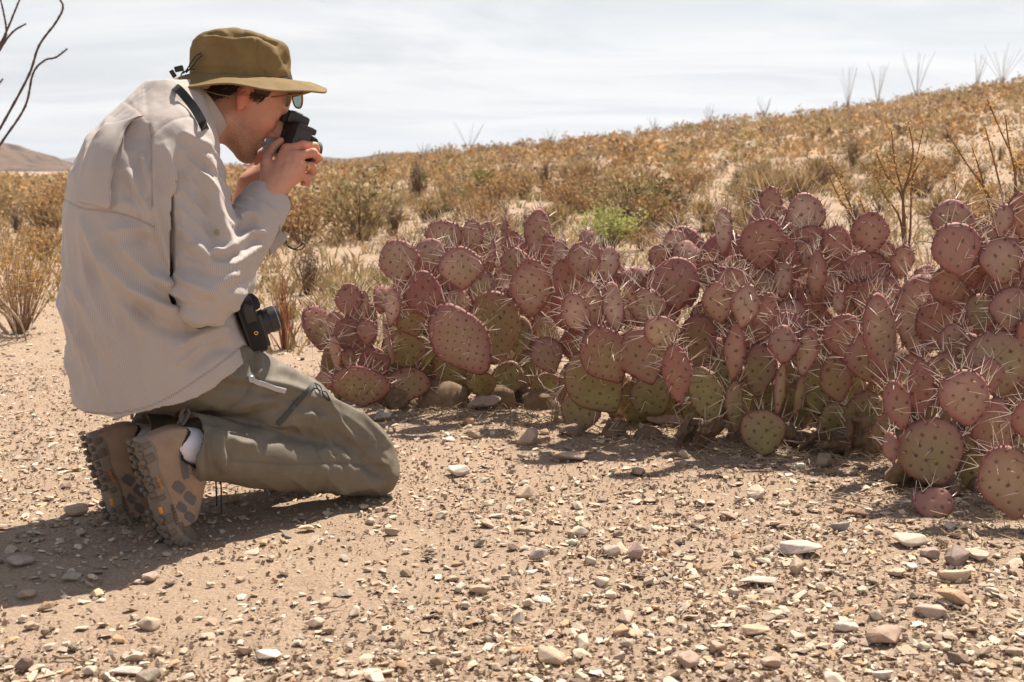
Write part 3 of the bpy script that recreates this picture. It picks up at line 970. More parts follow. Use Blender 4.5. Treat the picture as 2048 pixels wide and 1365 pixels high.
def make_pad(parent, base, tip, width, yaw, green, tone, wear, seed, thick=None, spines=1.0, lean=0.0, shape=0.0):
    """One pad: a thick obovate body with its areoles and a sub-part of spines. base, tip: world points."""
    r = random.Random(seed); nr = np.random.default_rng(seed)
    base = np.array(base); tip = np.array(tip)
    up = tip - base; H = np.linalg.norm(up); up /= H
    side0 = np.cross(up, [0, -1.0, 0]); side0 /= np.linalg.norm(side0)       # facing the camera side
    nrm0 = np.cross(side0, up)
    ca, sa = math.cos(yaw), math.sin(yaw)
    side = side0 * ca + nrm0 * sa
    nrm = np.cross(side, up)
    if nrm[1] > 0:
        nrm = -nrm; side = -side
    T = thick if thick else min(0.026, 0.012 + 0.05 * width) * r.uniform(0.85, 1.15)
    hw = width / 2
    th = np.linspace(0, 2 * np.pi, NS, endpoint=False)
    # outline: narrow foot (th = -90 deg), round head
    asym = r.uniform(-0.06, 0.06)
    ox = np.cos(th) * hw
    oz = np.sin(th)
    foot = np.clip(-oz, 0, 1)
    nar = 1 - (0.56 - 0.4 * shape) * foot ** 1.4 - 0.04 * np.clip(oz, 0, 1) ** 2
    ox = ox * nar * (1 + asym * np.cos(th)) + 0.045 * hw * np.sin(3 * th + r.uniform(0, 6)) + 0.02 * hw * np.sin(5 * th + r.uniform(0, 6))
    oz = (oz * 0.5 + 0.5) * H
    oz = oz + 0.03 * H * np.sin(2 * th + r.uniform(0, 6)) * np.clip(np.sin(th) + 0.6, 0, 1)
    crn = 0.012 * np.sin(th * r.randint(15, 19) + r.uniform(0, 6)) * np.clip(np.sin(th) + 0.7, 0, 1)   # knobbly rim
    cz = 0.52 * H
    rad = np.concatenate([[0.0], np.linspace(0.16, 1.0, NR) ** 0.85])
    warp = r.uniform(-0.5, 0.5); bend = r.uniform(-0.05, 0.05) * H
    V, UV, ED, AL = [], [], [], []
    pitch_ = r.uniform(0.026, 0.033)
    rot = R(45) + r.uniform(-0.15, 0.15); uo = r.random(); vo = r.random()
    for s in (1, -1):
        for k, q in enumerate(rad):
            if s == -1 and k == len(rad) - 1:
                continue
            if q == 0:
                lx, lz = np.array([0.0]), np.array([cz])
            else:
                e_ = q * (1 + crn * q ** 8)
                lx = ox * e_; lz = cz + (oz - cz) * e_
            t = math.sqrt(max(0.0, 1 - q ** 2.6))
            ly = s * T / 2 * t * (0.75 + 0.25 * np.cos((lz / H - 0.35) * 2)) + bend * ((lx / hw) ** 2 - 0.3) * 0.6
            V.append(base + lx[:, None] * side + lz[:, None] * up + ly[:, None] * nrm)
            zz_ = lz + 0.06 * lx * lx / max(hw, 1e-3)
            UV.append(np.stack([(lx * math.cos(rot) - zz_ * math.sin(rot)) / pitch_ + uo + 0.10 * np.sin(lz * 70 + warp * 6),
                                (lx * math.sin(rot) + zz_ * math.cos(rot)) / pitch_ + vo + 0.10 * np.sin(lx * 80 + warp * 9), 0 * lx], 1))
            ED += [q ** 3] * len(lx); AL += list(lz / H)
    V = np.concatenate(V); UV = np.concatenate(UV)
    wr = fbm(V, 22, 3, seed % 97) * T * (0.10 + 0.16 * wear)
    V = V + nrm * wr[:, None]
    faces = PAD_FACES
    me = bpy.data.meshes.new('pad')
    org = Vector(base)
    me.from_pydata([tuple(p) for p in (V - base)], [], faces)
    me.polygons.foreach_set('use_smooth', [True] * len(faces))
    me.materials.append(m_pad)
    me.update()
    attr(me, 'areole_uv', UV, 'FLOAT_VECTOR'); attr(me, 'edge', ED); attr(me, 'along', AL)
    o = link('pad', me, parent)
    o.location = Vector(base) - parent.location
    o.color = (green, tone, wear, 1)
    # areoles: lattice points on both faces and knobs along the rim
    sites = []
    gxs, gzs = np.meshgrid(np.arange(-hw, hw, pitch_ * 0.25), np.arange(0.1 * H, H, pitch_ * 0.25), indexing='ij')
    gxs = gxs.ravel(); gzs = gzs.ravel()
    zz_ = gzs + 0.06 * gxs * gxs / max(hw, 1e-3)
    uu = (gxs * math.cos(rot) - zz_ * math.sin(rot)) / pitch_ + uo + 0.10 * np.sin(gzs * 70 + warp * 6)
    vv = (gxs * math.sin(rot) + zz_ * math.cos(rot)) / pitch_ + vo + 0.10 * np.sin(gxs * 80 + warp * 9)
    ok = (np.abs(uu - np.round(uu)) < 0.126) & (np.abs(vv - np.round(vv)) < 0.126)
    for s in (1, -1):
        for x, z in zip(gxs[ok], gzs[ok]):
            i = np.argmin(np.abs((x * (oz - cz) - (z - cz) * ox)) + 1e3 * ((x * ox + (z - cz) * (oz - cz)) < 0))
            q = math.hypot(x, z - cz) / max(1e-6, math.hypot(ox[i], oz[i] - cz))
            if q < 0.93:
                y = s * T / 2 * math.sqrt(max(0, 1 - q ** 2.6)) * (0.75 + 0.25 * math.cos((z / H - 0.35) * 2)) + bend * ((x / hw) ** 2 - 0.3) * 0.6
                sites.append((x, z, y, s, q))
    mb = MB(); tuf = MB()
    def spine(p, d, L, w, mi):
        p = Vector(p); d = Vector(d).normalized()
        a = d.cross(Vector((0.3, 0.5, 0.8))).normalized(); bb = d.cross(a)
        m1 = p + d * (L * 0.55); e = p + d * L - Vector((0, 0, L * 0.04))
        a1_, b1_ = a * w, bb * (w * 0.87)
        a2_, b2_ = a * (w * 0.7), bb * (w * 0.6)
        mb.add([p + a1_, p - a1_ * 0.5 + b1_, p - a1_ * 0.5 - b1_, m1 + a2_, m1 - a2_ * 0.5 + b2_, m1 - a2_ * 0.5 - b2_, e],
               [(0, 1, 4, 3), (1, 2, 5, 4), (2, 0, 3, 5), (3, 4, 6), (4, 5, 6), (5, 3, 6)], mi)
    seen = []
    for (x, z, y, s, q) in sites:
        if any(abs(x - a) < pitch_ * 0.5 and abs(z - b_) < pitch_ * 0.5 and s == c_ for a, b_, c_ in seen):
            continue
        seen.append((x, z, s))
        hfrac = z / H
        if r.random() < spines * max(0.0, (hfrac - 0.22)) * 1.5:
            for _ in range(r.choice((1, 1, 2))):
                d = nrm * s * r.uniform(0.5, 1) + up * r.uniform(-0.3, 0.9) + side * r.gauss(0, 0.55)
                L = r.uniform(0.03, 0.072)
                spine(base + side * x + up * z + nrm * y, d, L, r.uniform(0.0007, 0.0011), 0 if r.random() < 0.72 else 1)
    nrim = max(9, int(np.hypot(np.diff(ox), np.diff(oz)).sum() / 0.021))
    for k in range(nrim):
        a = -0.9 + (k + 0.5) / nrim * (math.pi + 1.8) + r.gauss(0, 0.03)
        i = int((a % (2 * np.pi)) / (2 * np.pi) * NS) % NS
        p = base + side * ox[i] + up * oz[i] + nrm * (bend * 0.42)
        out = side * (ox[i] / hw) + up * ((oz[i] - cz) / (0.5 * H)); out /= np.linalg.norm(out)
        # knob
        kk = r.uniform(0.0024, 0.0042)
        a1 = np.cross(out, nrm)
        tuf.add([p + out * kk * 1.1, p + a1 * kk, p - a1 * kk, p + nrm * kk, p - nrm * kk, p - out * kk],
                [(0, 1, 3), (0, 3, 2), (0, 2, 4), (0, 4, 1), (5, 3, 1), (5, 2, 3), (5, 4, 2), (5, 1, 4)])
        hfrac = oz[i] / H
        ns_ = 0
        if r.random() < spines * (0.25 + 1.0 * sstep(0.35, 0.85, hfrac)):
            ns_ = r.choice((1, 2, 2, 3))
        for _ in range(ns_):
            d = out * r.uniform(0.6, 1.1) + nrm * r.gauss(0, 0.5) + a1 * r.gauss(0, 0.4) + np.array([0, 0, r.uniform(-0.1, 0.35)])
            spine(p, d, r.uniform(0.035, 0.085), r.uniform(0.0007, 0.00115), 0 if r.random() < 0.74 else 1)
    if mb.v:
        mb.v = (np.array(mb.v) - base).tolist()
        so = link('spines', mb.mesh('spines', [m_spine_pale, m_spine_dark], False), o, kind='stuff')
    if tuf.v:
        tuf.v = (np.array(tuf.v) - base).tolist()
        to = link('rim_knobs', tuf.mesh('rim_knobs', [m_tuft], True, 80), o, kind='stuff')
    return o

def z4(x, y): return 600 + x / 2.731, 360 + y / 2.731
def z5(x, y): return 1050 + x / 2.353, 360 + y / 2.353
def z6(x, y): return 1550 + x / 1.869, 360 + y / 1.869

# (base x, base y, tip x, tip y, apparent width, turn in degrees, greenness, depth shift, tone) in the zoomed views
PADS_A = [
 (560,575,520,320,212,10,.25,-.05,.8),(690,500,730,318,170,-15,.15,.03,.6),(890,605,880,360,235,8,.2,-.12,.9),
 (790,400,795,220,215,5,.2,.12,.6),(940,390,950,215,110,42,.1,.08,.6),(1025,400,1030,225,100,-42,.15,.14,.5),
 (1050,500,1060,320,45,72,.1,.0,.6),(1115,395,1125,180,38,74,.0,.10,.3),(1290,420,1300,160,140,-20,.0,.06,.6),
 (1270,750,1255,435,218,12,.1,-.12,.9),(1180,545,1170,365,150,5,.3,.06,.6),(690,755,665,500,190,-10,.0,-.10,.1),
 (490,810,520,580,100,48,.0,-.10,.9),(440,735,445,575,85,-30,.0,.02,.3),(270,752,265,565,145,8,.15,.0,.4),
 (350,757,360,615,60,55,.1,.02,.5),(290,952,270,755,195,-8,.0,.0,.2),(365,905,370,755,112,15,.0,-.04,.4),
 (190,840,195,720,95,10,.1,.07,.3),(205,1042,190,850,80,52,.0,-.02,.3),(265,1020,265,920,92,10,.1,.02,.9),
 (425,1115,395,905,158,-12,.05,-.02,.2),(340,1245,320,1015,305,6,.15,-.08,.5),(140,1155,135,1045,112,8,.1,.0,.3),
 (590,1210,590,1025,232,-6,.3,-.02,.4),(600,1040,560,820,215,5,.85,.02,.4),(640,855,580,690,152,-15,.55,-.04,.4),
 (510,1012,465,790,50,70,.1,-.06,.5),(1020,1052,745,710,300,4,.2,-.12,.5),(700,1015,650,855,112,10,.95,.03,.4),
 (900,772,840,590,132,-10,.3,.0,.5),(940,680,1040,505,122,15,.5,.04,.5),(1060,1012,1070,600,280,-8,.62,.02,.4),
 (1190,962,1200,740,142,12,1.0,.05,.3),(1390,1062,1310,858,168,-8,.2,-.14,.6),(1130,1190,1140,985,172,8,.85,.05,.1),
 (1340,1235,1340,1050,172,-10,.95,.05,.2),(1000,1190,980,1040,162,10,.95,.0,.1),(1370,482,1370,300,132,18,.0,.08,.5),
 (1402,602,1425,325,95,45,.0,-.02,.7),
 (760,1100,740,930,200,20,.6,.12,.1),(880,1200,850,1020,210,-15,.6,.10,.05),(1080,800,1100,560,150,30,.4,.16,.3),
 (700,820,720,620,160,-25,.4,.14,.3),(1220,1150,1230,940,150,15,.8,.12,.1),(520,900,530,700,120,20,.5,.12,.3)]
PADS_B = [
 (330,692,300,480,98,30,.0,-.02,.7),(280,718,205,538,132,15,.0,-.06,1.0),(430,722,400,485,102,-20,.0,-.04,.8),
 (490,685,495,485,58,52,.05,.03,.8),(570,685,575,510,168,5,.25,.0,.9),(720,618,690,360,232,-6,.12,.05,.4),
 (710,355,710,235,112,5,.0,.12,.5),(640,422,630,308,108,12,.05,.14,.4),(770,412,755,287,126,-8,.05,.08,.6),
 (655,808,625,638,158,6,.25,-.18,1.0),(735,1058,700,765,132,-12,.0,-.20,.3),(600,965,500,690,232,5,.22,-.06,.4),
 (450,955,310,698,218,-8,.35,-.05,.3),(430,1095,240,825,250,4,1.0,.02,.7),(640,1100,560,935,212,-6,.9,.06,.4),
 (905,1165,805,875,150,8,.85,-.06,.4),(965,1135,910,835,90,-35,.9,.04,.5),(975,948,1000,680,90,20,.15,-.10,.5),
 (992,1195,985,940,86,-15,.65,-.08,.6),(1095,1025,1110,775,142,10,.45,.0,.3),(1130,1300,1120,1080,216,5,.7,-.14,.6),
 (1215,868,1215,685,135,6,.0,-.16,.4),(1185,1105,1215,850,50,0,.35,-.14,.6),(1300,925,1350,700,85,40,.0,-.12,.8),
 (1272,1110,1306,912,44,0,.45,-.10,.5),(1020,702,1050,490,122,15,.0,-.16,.9),(930,678,880,480,132,-8,.25,-.06,.8),
 (960,605,1000,410,168,10,.15,-.02,.8),(1110,765,1150,530,118,-22,.05,-.06,.6),(1240,725,1250,560,142,8,.0,.02,.4),
 (1230,795,1230,620,172,-5,.05,-.08,.3),(1210,555,1225,380,65,50,.0,.0,.7),(935,358,935,125,66,52,.0,.08,.8),
 (1150,188,1160,25,96,6,.0,.12,.4),(1120,422,1105,180,206,-5,.05,.06,.2),(1300,292,1330,65,176,8,.0,.08,.6),
 (1230,352,1210,165,112,-25,.1,.16,.3),(1300,455,1290,285,116,10,.1,.08,.3),(1360,578,1385,330,60,56,.0,-.02,.7),
 (1130,545,1130,420,106,-12,.25,.06,.5),(990,485,980,355,152,5,.3,.14,.5),(850,495,850,375,116,-10,.2,.14,.4),
 (520,525,520,410,142,5,.1,.14,.4),(260,475,260,290,122,-12,.0,.12,.5),(290,335,285,230,66,25,.0,.16,.4),
 (390,485,390,310,112,10,.0,.10,.7),(328,455,330,295,42,64,.0,.06,.4),(1395,1115,1370,830,122,-8,.9,.02,.3),
 (800,900,820,640,170,20,.4,.10,.1),(880,760,860,560,170,-10,.4,.12,.2),(1120,1200,1150,960,170,-10,.8,.12,.1),
 (1300,1180,1310,940,150,15,.85,.12,.1),(520,700,540,560,140,-20,.2,.14,.2),(700,960,720,720,160,15,.4,.12,.1),
 (1250,640,1260,470,150,-15,.2,.14,.3),(1040,880,1060,640,150,-20,.4,.14,.2)]
PADS_C = [
 (380,768,310,572,152,-8,.3,-.12,.6),(270,685,260,495,152,6,.0,-.06,.5),(415,752,378,413,132,-22,.0,-.20,.9),
 (545,668,540,360,200,5,.1,-.10,.8),(240,835,220,658,112,12,.45,-.04,.5),(350,985,330,785,162,-5,1.0,-.02,.5),
 (160,885,150,668,102,10,1.0,.06,.3),(220,1025,220,838,132,-8,.9,.02,.2),(360,275,360,120,132,6,.0,.10,.5),
 (230,302,230,170,112,-15,.0,.14,.2),(345,425,340,265,168,5,.0,.10,.1),(405,330,405,225,76,20,.0,.12,.7),
 (470,375,475,240,92,-12,.0,.10,.6),(240,505,240,413,46,48,.0,.04,.7),(300,560,310,380,150,20,.2,.12,.2),
 (430,560,440,400,140,-15,.2,.12,.2)]
PADS_D = [
 (480,938,440,748,102,-10,.05,-.04,.3),(550,898,545,668,82,20,.15,.0,.3),(620,1145,540,897,252,4,.3,-.05,.5),
 (445,1062,420,940,46,58,.0,-.06,.4),(730,922,690,705,192,-6,.05,-.12,.6),(830,812,830,557,230,5,.5,.02,.4),
 (800,805,795,665,96,15,.1,-.04,.3),(830,1055,810,820,162,-10,.15,.0,.3),(905,1272,850,990,216,8,.15,-.22,.8),
 (960,982,940,820,112,10,.0,-.18,.4),(670,248,660,75,162,-5,.2,.14,.5),
 (740,405,730,220,132,10,.0,.16,.2),(850,392,840,213,172,-6,.25,.08,.4),(890,572,880,403,162,8,.15,.05,.3),
 (700,485,690,350,112,-12,.05,.18,.1),(840,222,865,85,46,52,.0,.10,1.0),(920,222,920,40,92,10,.1,.12,.4),
 (770,575,770,420,112,5,.5,.12,.5),(660,665,660,540,112,-10,.2,.10,.4),(630,775,630,643,112,12,.35,.08,.4),
 (740,1215,740,1015,112,8,.9,.04,.1),(650,935,650,758,112,-8,.4,.10,.4),(880,1200,890,980,150,10,.6,.10,.2),
 (780,1010,770,830,140,-15,.4,.14,.2),(700,1120,700,940,150,10,.5,.12,.1),(1000,700,1000,480,180,10,.2,.05,.4),
 (1010,980,1000,740,180,-10,.3,.0,.4),(1000,460,1010,260,160,10,.1,.1,.4)]

def cactus(zf, scale, pads, Y0, label, group, foot_px, seed0, feet=()):
    f = W(foot_px[0], foot_px[1], Y0)
    root = empty('prickly_pear_cactus', (f.x, f.y, gz(f.x, f.y)), label=label, category='cactus', group=group)
    for k, (bx, by, tx, ty, w, yaw, g, dz, tone) in enumerate(pads):
        b2 = zf(bx, by); t2 = zf(tx, ty)
        Yb = Y0 + dz * 1.35
        rr = random.Random(seed0 + k)
        Yt = Yb + rr.uniform(-0.05, 0.05)
        B = NW(*b2, Yb); T_ = NW(*t2, Yt)
        floor = gz(B[0], B[1]) - 0.03
        if B[2] < floor:
            B[2] = floor
        wm = 1.07 * w / scale * Yb / FPX / max(0.35, abs(math.cos(R(yaw))))
        hgt_ = max(0.0, B[2] - floor)
        if g > 0.02:
            g = min(1.0, g + 0.22 * max(0.0, 1 - hgt_ / 0.30))
        if abs(yaw) > 45:
            wm = min(wm, 0.62 * np.linalg.norm(T_ - B))
        g = min(1.0, max(0.0, g + rr.uniform(-0.12, 0.16))); tone = min(1.0, max(0.0, tone + rr.uniform(-0.28, 0.2)))
        thick = None
        stalk = w < 52 and abs(yaw) < 5
        if stalk:
            thick = wm * 0.8
        sp = (0.55 if g > 0.75 else (0.85 if g > 0.4 else 1.15))
        if stalk:
            sp = 0.0
        make_pad(root, B, T_, wm, R(yaw), g, tone, rr.uniform(0.1, 0.9), seed0 + k, thick, sp, shape=1.0 if stalk else rr.uniform(0, 0.35))
    # older pads deeper inside the clump, from just under the outline down to the ground
    rr = random.Random(seed0 + 555)
    tips = [(zf(p[2], p[3]), zf(p[0], p[1])) for p in pads]
    xs_ = [t[0][0] for t in tips]
    px = min(xs_) + 10
    k = 0
    foot_y = float(proj(np.array([[f.x, Y0, gz(f.x, Y0)]]))[1][0])
    while px < max(xs_) + 5:
        near = [t for t in tips if abs(t[0][0] - px) < 55]
        if near:
            top = min(t[0][1] for t in near)
            py = top + rr.uniform(135, 165)
            while py < foot_y + 25:
                Yb = Y0 + rr.uniform(0.10, 0.40)
                hp = rr.uniform(80, 118)
                B = NW(px + rr.uniform(-22, 22), py + rr.uniform(-15, 15), Yb); T_ = B + (NW(px + rr.uniform(-45, 45), py - hp, Yb + rr.uniform(-0.05, 0.05)) - B)
                fl = gz(B[0], B[1]) - 0.02
                if B[2] < fl:
                    T_[2] += fl - B[2]; B[2] = fl
                hgt_ = B[2] - fl
                g_ = min(1.0, max(0.0, 0.95 - hgt_ * 2.4 + rr.uniform(-0.25, 0.25)))
                make_pad(root, B, T_, rr.uniform(0.12, 0.175), R(rr.uniform(-55, 55)), g_, rr.random() * 0.5, rr.uniform(0.3, 1), seed0 + 300 + k, None, 0.3 if g_ > 0.6 else 0.75, shape=rr.uniform(0, 0.3))
                k += 1
                py += rr.uniform(62, 84)
        px += rr.uniform(52, 70)
    # shrivelled dead pads low in the clump
    for k in range(5):
        px0, py0, w0, h0 = feet[k % len(feet)]
        Yb = Y0 + rr.uniform(-0.10, 0.12)
        B = NW(px0 + rr.uniform(-70, 70), py0, Yb); B[2] = gz(B[0], B[1]) - 0.01
        T_ = B + np.array([rr.uniform(-0.09, 0.09), rr.uniform(-0.07, 0.05), rr.uniform(0.05, 0.15)])
        dp = make_pad(root, B, T_, rr.uniform(0.07, 0.12), R(rr.uniform(-60, 60)), 1, 0, 1, seed0 + 700 + k, 0.012, 0.3, shape=rr.uniform(0, 0.6))
        vv_ = np.array([v.co[:] for v in dp.data.vertices]); nn_ = np.array([v.normal[:] for v in dp.data.vertices])
        vv_ = vv_ + fbm(vv_ + k, 20, 3, k)[:, None] * 0.035 * np.array([1, 1, 0.8]) + nn_ * (vnoise(vv_, 90, k) * 0.006)[:, None]
        dp.data.vertices.foreach_set('co', vv_.astype(np.float32).ravel()); dp.data.update()
        dp.data.materials[0] = m_cork; dp.name = 'dead_pad'
    # corky old stems at the foot
    for k, (px, py, w, h) in enumerate(feet):
        c0 = W(px, py, Y0 + 0.05)
        zz0 = gz(c0.x, c0.y)
        s = w * Y0 / FPX * 0.5; hh = h * Y0 / FPX
        mb = MB(); rr = random.Random(seed0 + 900 + k)
        ring = []
        prof = [(0, 1.15), (0.25, 1.0), (0.5, 0.85), (0.8, 0.75), (1.0, 0.35)]
        vs, fs = [], []
        n = 14
        for j, (t, q) in enumerate(prof):
            for i in range(n):
                a = 2 * math.pi * i / n
                e = 1 + 0.22 * math.sin(3 * a + k + 2 * t) + rr.uniform(-0.14, 0.14)
                vs.append((c0.x + math.cos(a) * s * q * e, Y0 + 0.05 + math.sin(a) * s * 0.7 * q * e, zz0 - 0.03 + hh * t))
        for j in range(len(prof) - 1):
            for i in range(n):
                fs.append((j * n + i, j * n + (i + 1) % n, (j + 1) * n + (i + 1) % n, (j + 1) * n + i))
        fs.append(tuple((len(prof) - 1) * n + i for i in range(n)))
        mb.add(vs, fs)
        mb.build('old_stem', m_cork, root, True, 60)
    return root

GRP = 'prickly pears in a row before the photographer'
cactus(z4, 2.731, PADS_A, 4.20, 'purple prickly pear farthest left, its front pads beside the kneeling knee', GRP, (860, 822), 1000,
       feet=[(880, 800, 110, 70), (990, 800, 90, 60), (800, 800, 80, 40), (1080, 800, 80, 50)])
cactus(z5, 2.353, PADS_B, 3.72, 'middle prickly pear with a large green pad at its lower left', GRP, (1450, 890), 2000,
       feet=[(1390, 870, 80, 60), (1480, 895, 70, 60), (1540, 900, 80, 40), (1300, 830, 70, 40)])
cactus(z6, 1.869, PADS_C, 3.62, 'prickly pear right of the middle with tall overlapping pink pads', GRP, (1700, 895), 3000,
       feet=[(1690, 895, 110, 60), (1640, 890, 70, 50)])
cactus(z6, 1.869, PADS_D, 3.08, 'nearest prickly pear, cut off by the right edge of the picture', GRP, (1900, 1000), 4000,
       feet=[(1890, 985, 90, 60), (1960, 1040, 80, 60)])
f = W(1870, 1056, 2.86)
lone = empty('prickly_pear_seedling', (f.x, f.y, gz(f.x, f.y)), label='single small purple pad standing by itself on the ground at the right', category='cactus')
make_pad(lone, np.array((f.x, f.y, gz(f.x, f.y) - 0.012)), NW(1862, 974, 2.90), 0.105, R(6), 0.0, 0.25, 0.2, 5001, None, 0.7, shape=0.4)

# straw, spines and rotten bits collected round the feet of the cacti
lr = np.random.default_rng(77); lm = MB()
for (px, py, Y0, n_) in ((860, 822, 4.15, 90), (1000, 815, 4.15, 60), (1110, 830, 4.0, 70), (1300, 850, 3.8, 70), (1450, 885, 3.65, 80), (1600, 905, 3.58, 80), (1720, 915, 3.5, 60), (1880, 1010, 2.98, 70), (1990, 1050, 2.85, 50)):
    for _ in range(n_):
        x = W(px, py, Y0).x + lr.normal(0, 0.12); y = Y0 + lr.normal(-0.02, 0.10)
        z = gz(x, y) + 0.004; a = lr.random() * 6.283; L = lr.uniform(0.02, 0.09)
        p0 = Vector((x, y, z)); p1 = p0 + Vector((math.cos(a) * L * 0.5, math.sin(a) * L * 0.5, lr.uniform(0.0, 0.02))); p2 = p0 + Vector((math.cos(a) * L, math.sin(a) * L, lr.uniform(0, 0.025)))
        lm.tube([p0, p1, p2], [0.0013, 0.0011, 0.0006], 4, int(lr.random() < 0.45), False)
link('plant_litter', lm.mesh('plant_litter', [simple_mat('pale_straw', (0.44, 0.33, 0.2), 0.9, 0.3, 60), m_cork]), None, kind='stuff', label='straw and dead spines lying at the feet of the cacti', category='litter')
# ================================================================== desert plants
m_leaf = col_attr_mat('dry_foliage', 'Col', 0.85, 0.3, 9, 0, 1, 0.15, trans=0.24)
m_twig = col_attr_mat('twig_bark', 'Col', 0.9, 0.3, 30, 0, 1, 0.15)

def ground_hit(px, py, y0=3.5, y1=110.0):
    ys = np.geomspace(y0, y1, 500)
    u = (px - 1024.0) / FPX; v = (682.5 - py) / FPX
    d = np.array([u, _c + v * _s, -_s + v * _c]); d = d / d[1]
    z = CAM_H + d[2] * ys
    g = ground_h(d[0] * ys, ys)
    k = np.argmax(z < g)
    if not (z < g).any():
        k = int(np.argmax(g / ys))
    return np.array([d[0] * ys[k], ys[k], g[k]])

def tri_leaves(pts, dirs, size, nr, wide=0.5):
    """One small triangle pair (a folded leaf) at every point."""
    n = len(pts)
    d = dirs + nr.normal(0, 0.6, (n, 3)); d /= np.linalg.norm(d, axis=1)[:, None]
    s = np.cross(d, nr.normal(0, 1, (n, 3))); s /= np.maximum(np.linalg.norm(s, axis=1), 1e-6)[:, None]
    L = (size * nr.uniform(0.6, 1.4, n))[:, None]
    a = pts; b = pts + d * L * 0.55 + s * L * wide * 0.5; c = pts + d * L; e = pts + d * L * 0.55 - s * L * wide * 0.5
    V = np.stack([a, b, c, e], 1).reshape(-1, 3)
    F = np.arange(n * 4).reshape(n, 4)
    return V, F

def stem_strip(P0, P1, P2, w):
    """Thin three-sided stems through three points each: arrays (n,3)."""
    n = len(P0)
    ax = P2 - P0; ax /= np.maximum(np.linalg.norm(ax, axis=1), 1e-6)[:, None]
    s = np.cross(ax, [0.31, 0.87, 0.21]); s /= np.maximum(np.linalg.norm(s, axis=1), 1e-6)[:, None]
    t = np.cross(ax, s)
    V = []
    for P, q in ((P0, 1.0), (P1, 0.75), (P2, 0.3)):
        for a in (0, 2.094, 4.189):
            V.append(P + (s * math.cos(a) + t * math.sin(a)) * (w * q)[:, None])
    V = np.stack(V, 1).reshape(-1, 3)
    f = []
    for r_ in (0, 3):
        for k in range(3):
            f.append((r_ + k, r_ + (k + 1) % 3, r_ + 3 + (k + 1) % 3, r_ + 3 + k))
    F = (np.array(f)[None] + (np.arange(n) * 9)[:, None, None]).reshape(-1, 4)
    return V, F

def shrub_arrays(seed, stems, leaves, leaf, col_leaf, col_stem, spread=1.0, tall=1.0, kind='round', stem_w=0.006):
    """Plant about 1 m wide and high at the origin; returns leaf and stem arrays with colours."""
    nr = np.random.default_rng(seed)
    a = nr.random(stems) * 2 * np.pi
    if kind == 'grass':
        lean = np.abs(nr.normal(0, 0.55, stems)); rad = 0.12
    elif kind == 'upright':
        lean = np.abs(nr.normal(0, 0.33, stems)); rad = 0.08
    else:
        lean = nr.random(stems) ** 0.7 * 1.15; rad = 0.06
    H = tall * nr.uniform(0.6, 1.0, stems) * (1 - 0.25 * lean)
    P0 = np.stack([np.cos(a) * rad * nr.random(stems), np.sin(a) * rad * nr.random(stems), -0.03 + 0 * a], 1)
    P2 = np.stack([np.cos(a) * np.sin(lean) * 0.62 * spread, np.sin(a) * np.sin(lean) * 0.62 * spread, H], 1)
    P1 = (P0 + P2) / 2 + nr.normal(0, 0.05, (stems, 3)) + np.array([0, 0, 0.08])
    SV, SF = stem_strip(P0, P1, P2, nr.uniform(0.6, 1.2, stems) * stem_w)
    k = nr.integers(0, stems, leaves)
    t = nr.random(leaves) ** (0.6 if kind != 'grass' else 1.0)
    t = 0.25 + 0.75 * t
    Q = np.where((t < 0.5)[:, None], P0[k] + (P1 - P0)[k] * (t * 2)[:, None], P1[k] + (P2 - P1)[k] * (t * 2 - 1)[:, None])
    jit = {'grass': 0.03, 'upright': 0.05}.get(kind, 0.085)
    clump = nr.normal(0, jit, (leaves, 3)) * (0.5 + nr.random((stems, 1))[k])
    Q = Q + clump
    Q[:, 2] = np.maximum(Q[:, 2], 0.01)
    d = (P2 - P0)[k]; d /= np.linalg.norm(d, axis=1)[:, None]
    LV, LF = tri_leaves(Q, d * (1.6 if kind == 'grass' else 0.7), leaf, nr, 0.12 if kind == 'grass' else 0.55)
    tone = np.clip(nr.normal(1, 0.22, leaves), 0.45, 1.6)
    hue = nr.random(leaves)[:, None]
    c1 = np.array(col_leaf[0]); c2 = np.array(col_leaf[1])
    LC = (c1 * hue + c2 * (1 - hue)) * tone[:, None]
    LC = np.repeat(LC, 4, axis=0)
    SCc = np.repeat(np.array(col_stem)[None] * nr.uniform(0.7, 1.3, (stems, 1)), 9, axis=0)
    return (LV, LF, LC), (SV, SF, SCc)

def plant_mesh(name, arr, mat):
    V, F, C = arr
    me = mesh_np(name, V, F, False, [mat])
    attr(me, 'Col', np.concatenate([C, np.ones((len(C), 1))], 1), 'FLOAT_COLOR')
    return me

RUST = ((0.45, 0.285, 0.14), (0.32, 0.19, 0.085)); OLIVE = ((0.38, 0.31, 0.16), (0.26, 0.20, 0.095))
GREY = ((0.30, 0.22, 0.16), (0.20, 0.145, 0.105)); STRAW = ((0.44, 0.32, 0.175), (0.33, 0.23, 0.12))
GREEN = ((0.46, 0.46, 0.17), (0.33, 0.35, 0.11)); DARK = ((0.115, 0.105, 0.035), (0.06, 0.06, 0.022))
STEM = (0.17, 0.105, 0.07)
KINDS = {   # name: (label stem, category, args)
 'rust_shrub': dict(col=RUST, kind='round', stems=46, leaves=620, leaf=0.055, spread=1.0, tall=0.75),
 'olive_shrub': dict(col=OLIVE, kind='round', stems=40, leaves=620, leaf=0.06, spread=0.95, tall=0.7),
 'grey_shrub': dict(col=GREY, kind='upright', stems=70, leaves=260, leaf=0.05, spread=1.0, tall=0.9),
 'dry_grass_tuft': dict(col=STRAW, kind='grass', stems=60, leaves=330, leaf=0.22, spread=1.0, tall=0.55),
 'dark_shrub': dict(col=DARK, kind='round', stems=34, leaves=560, leaf=0.06, spread=0.9, tall=0.65)}
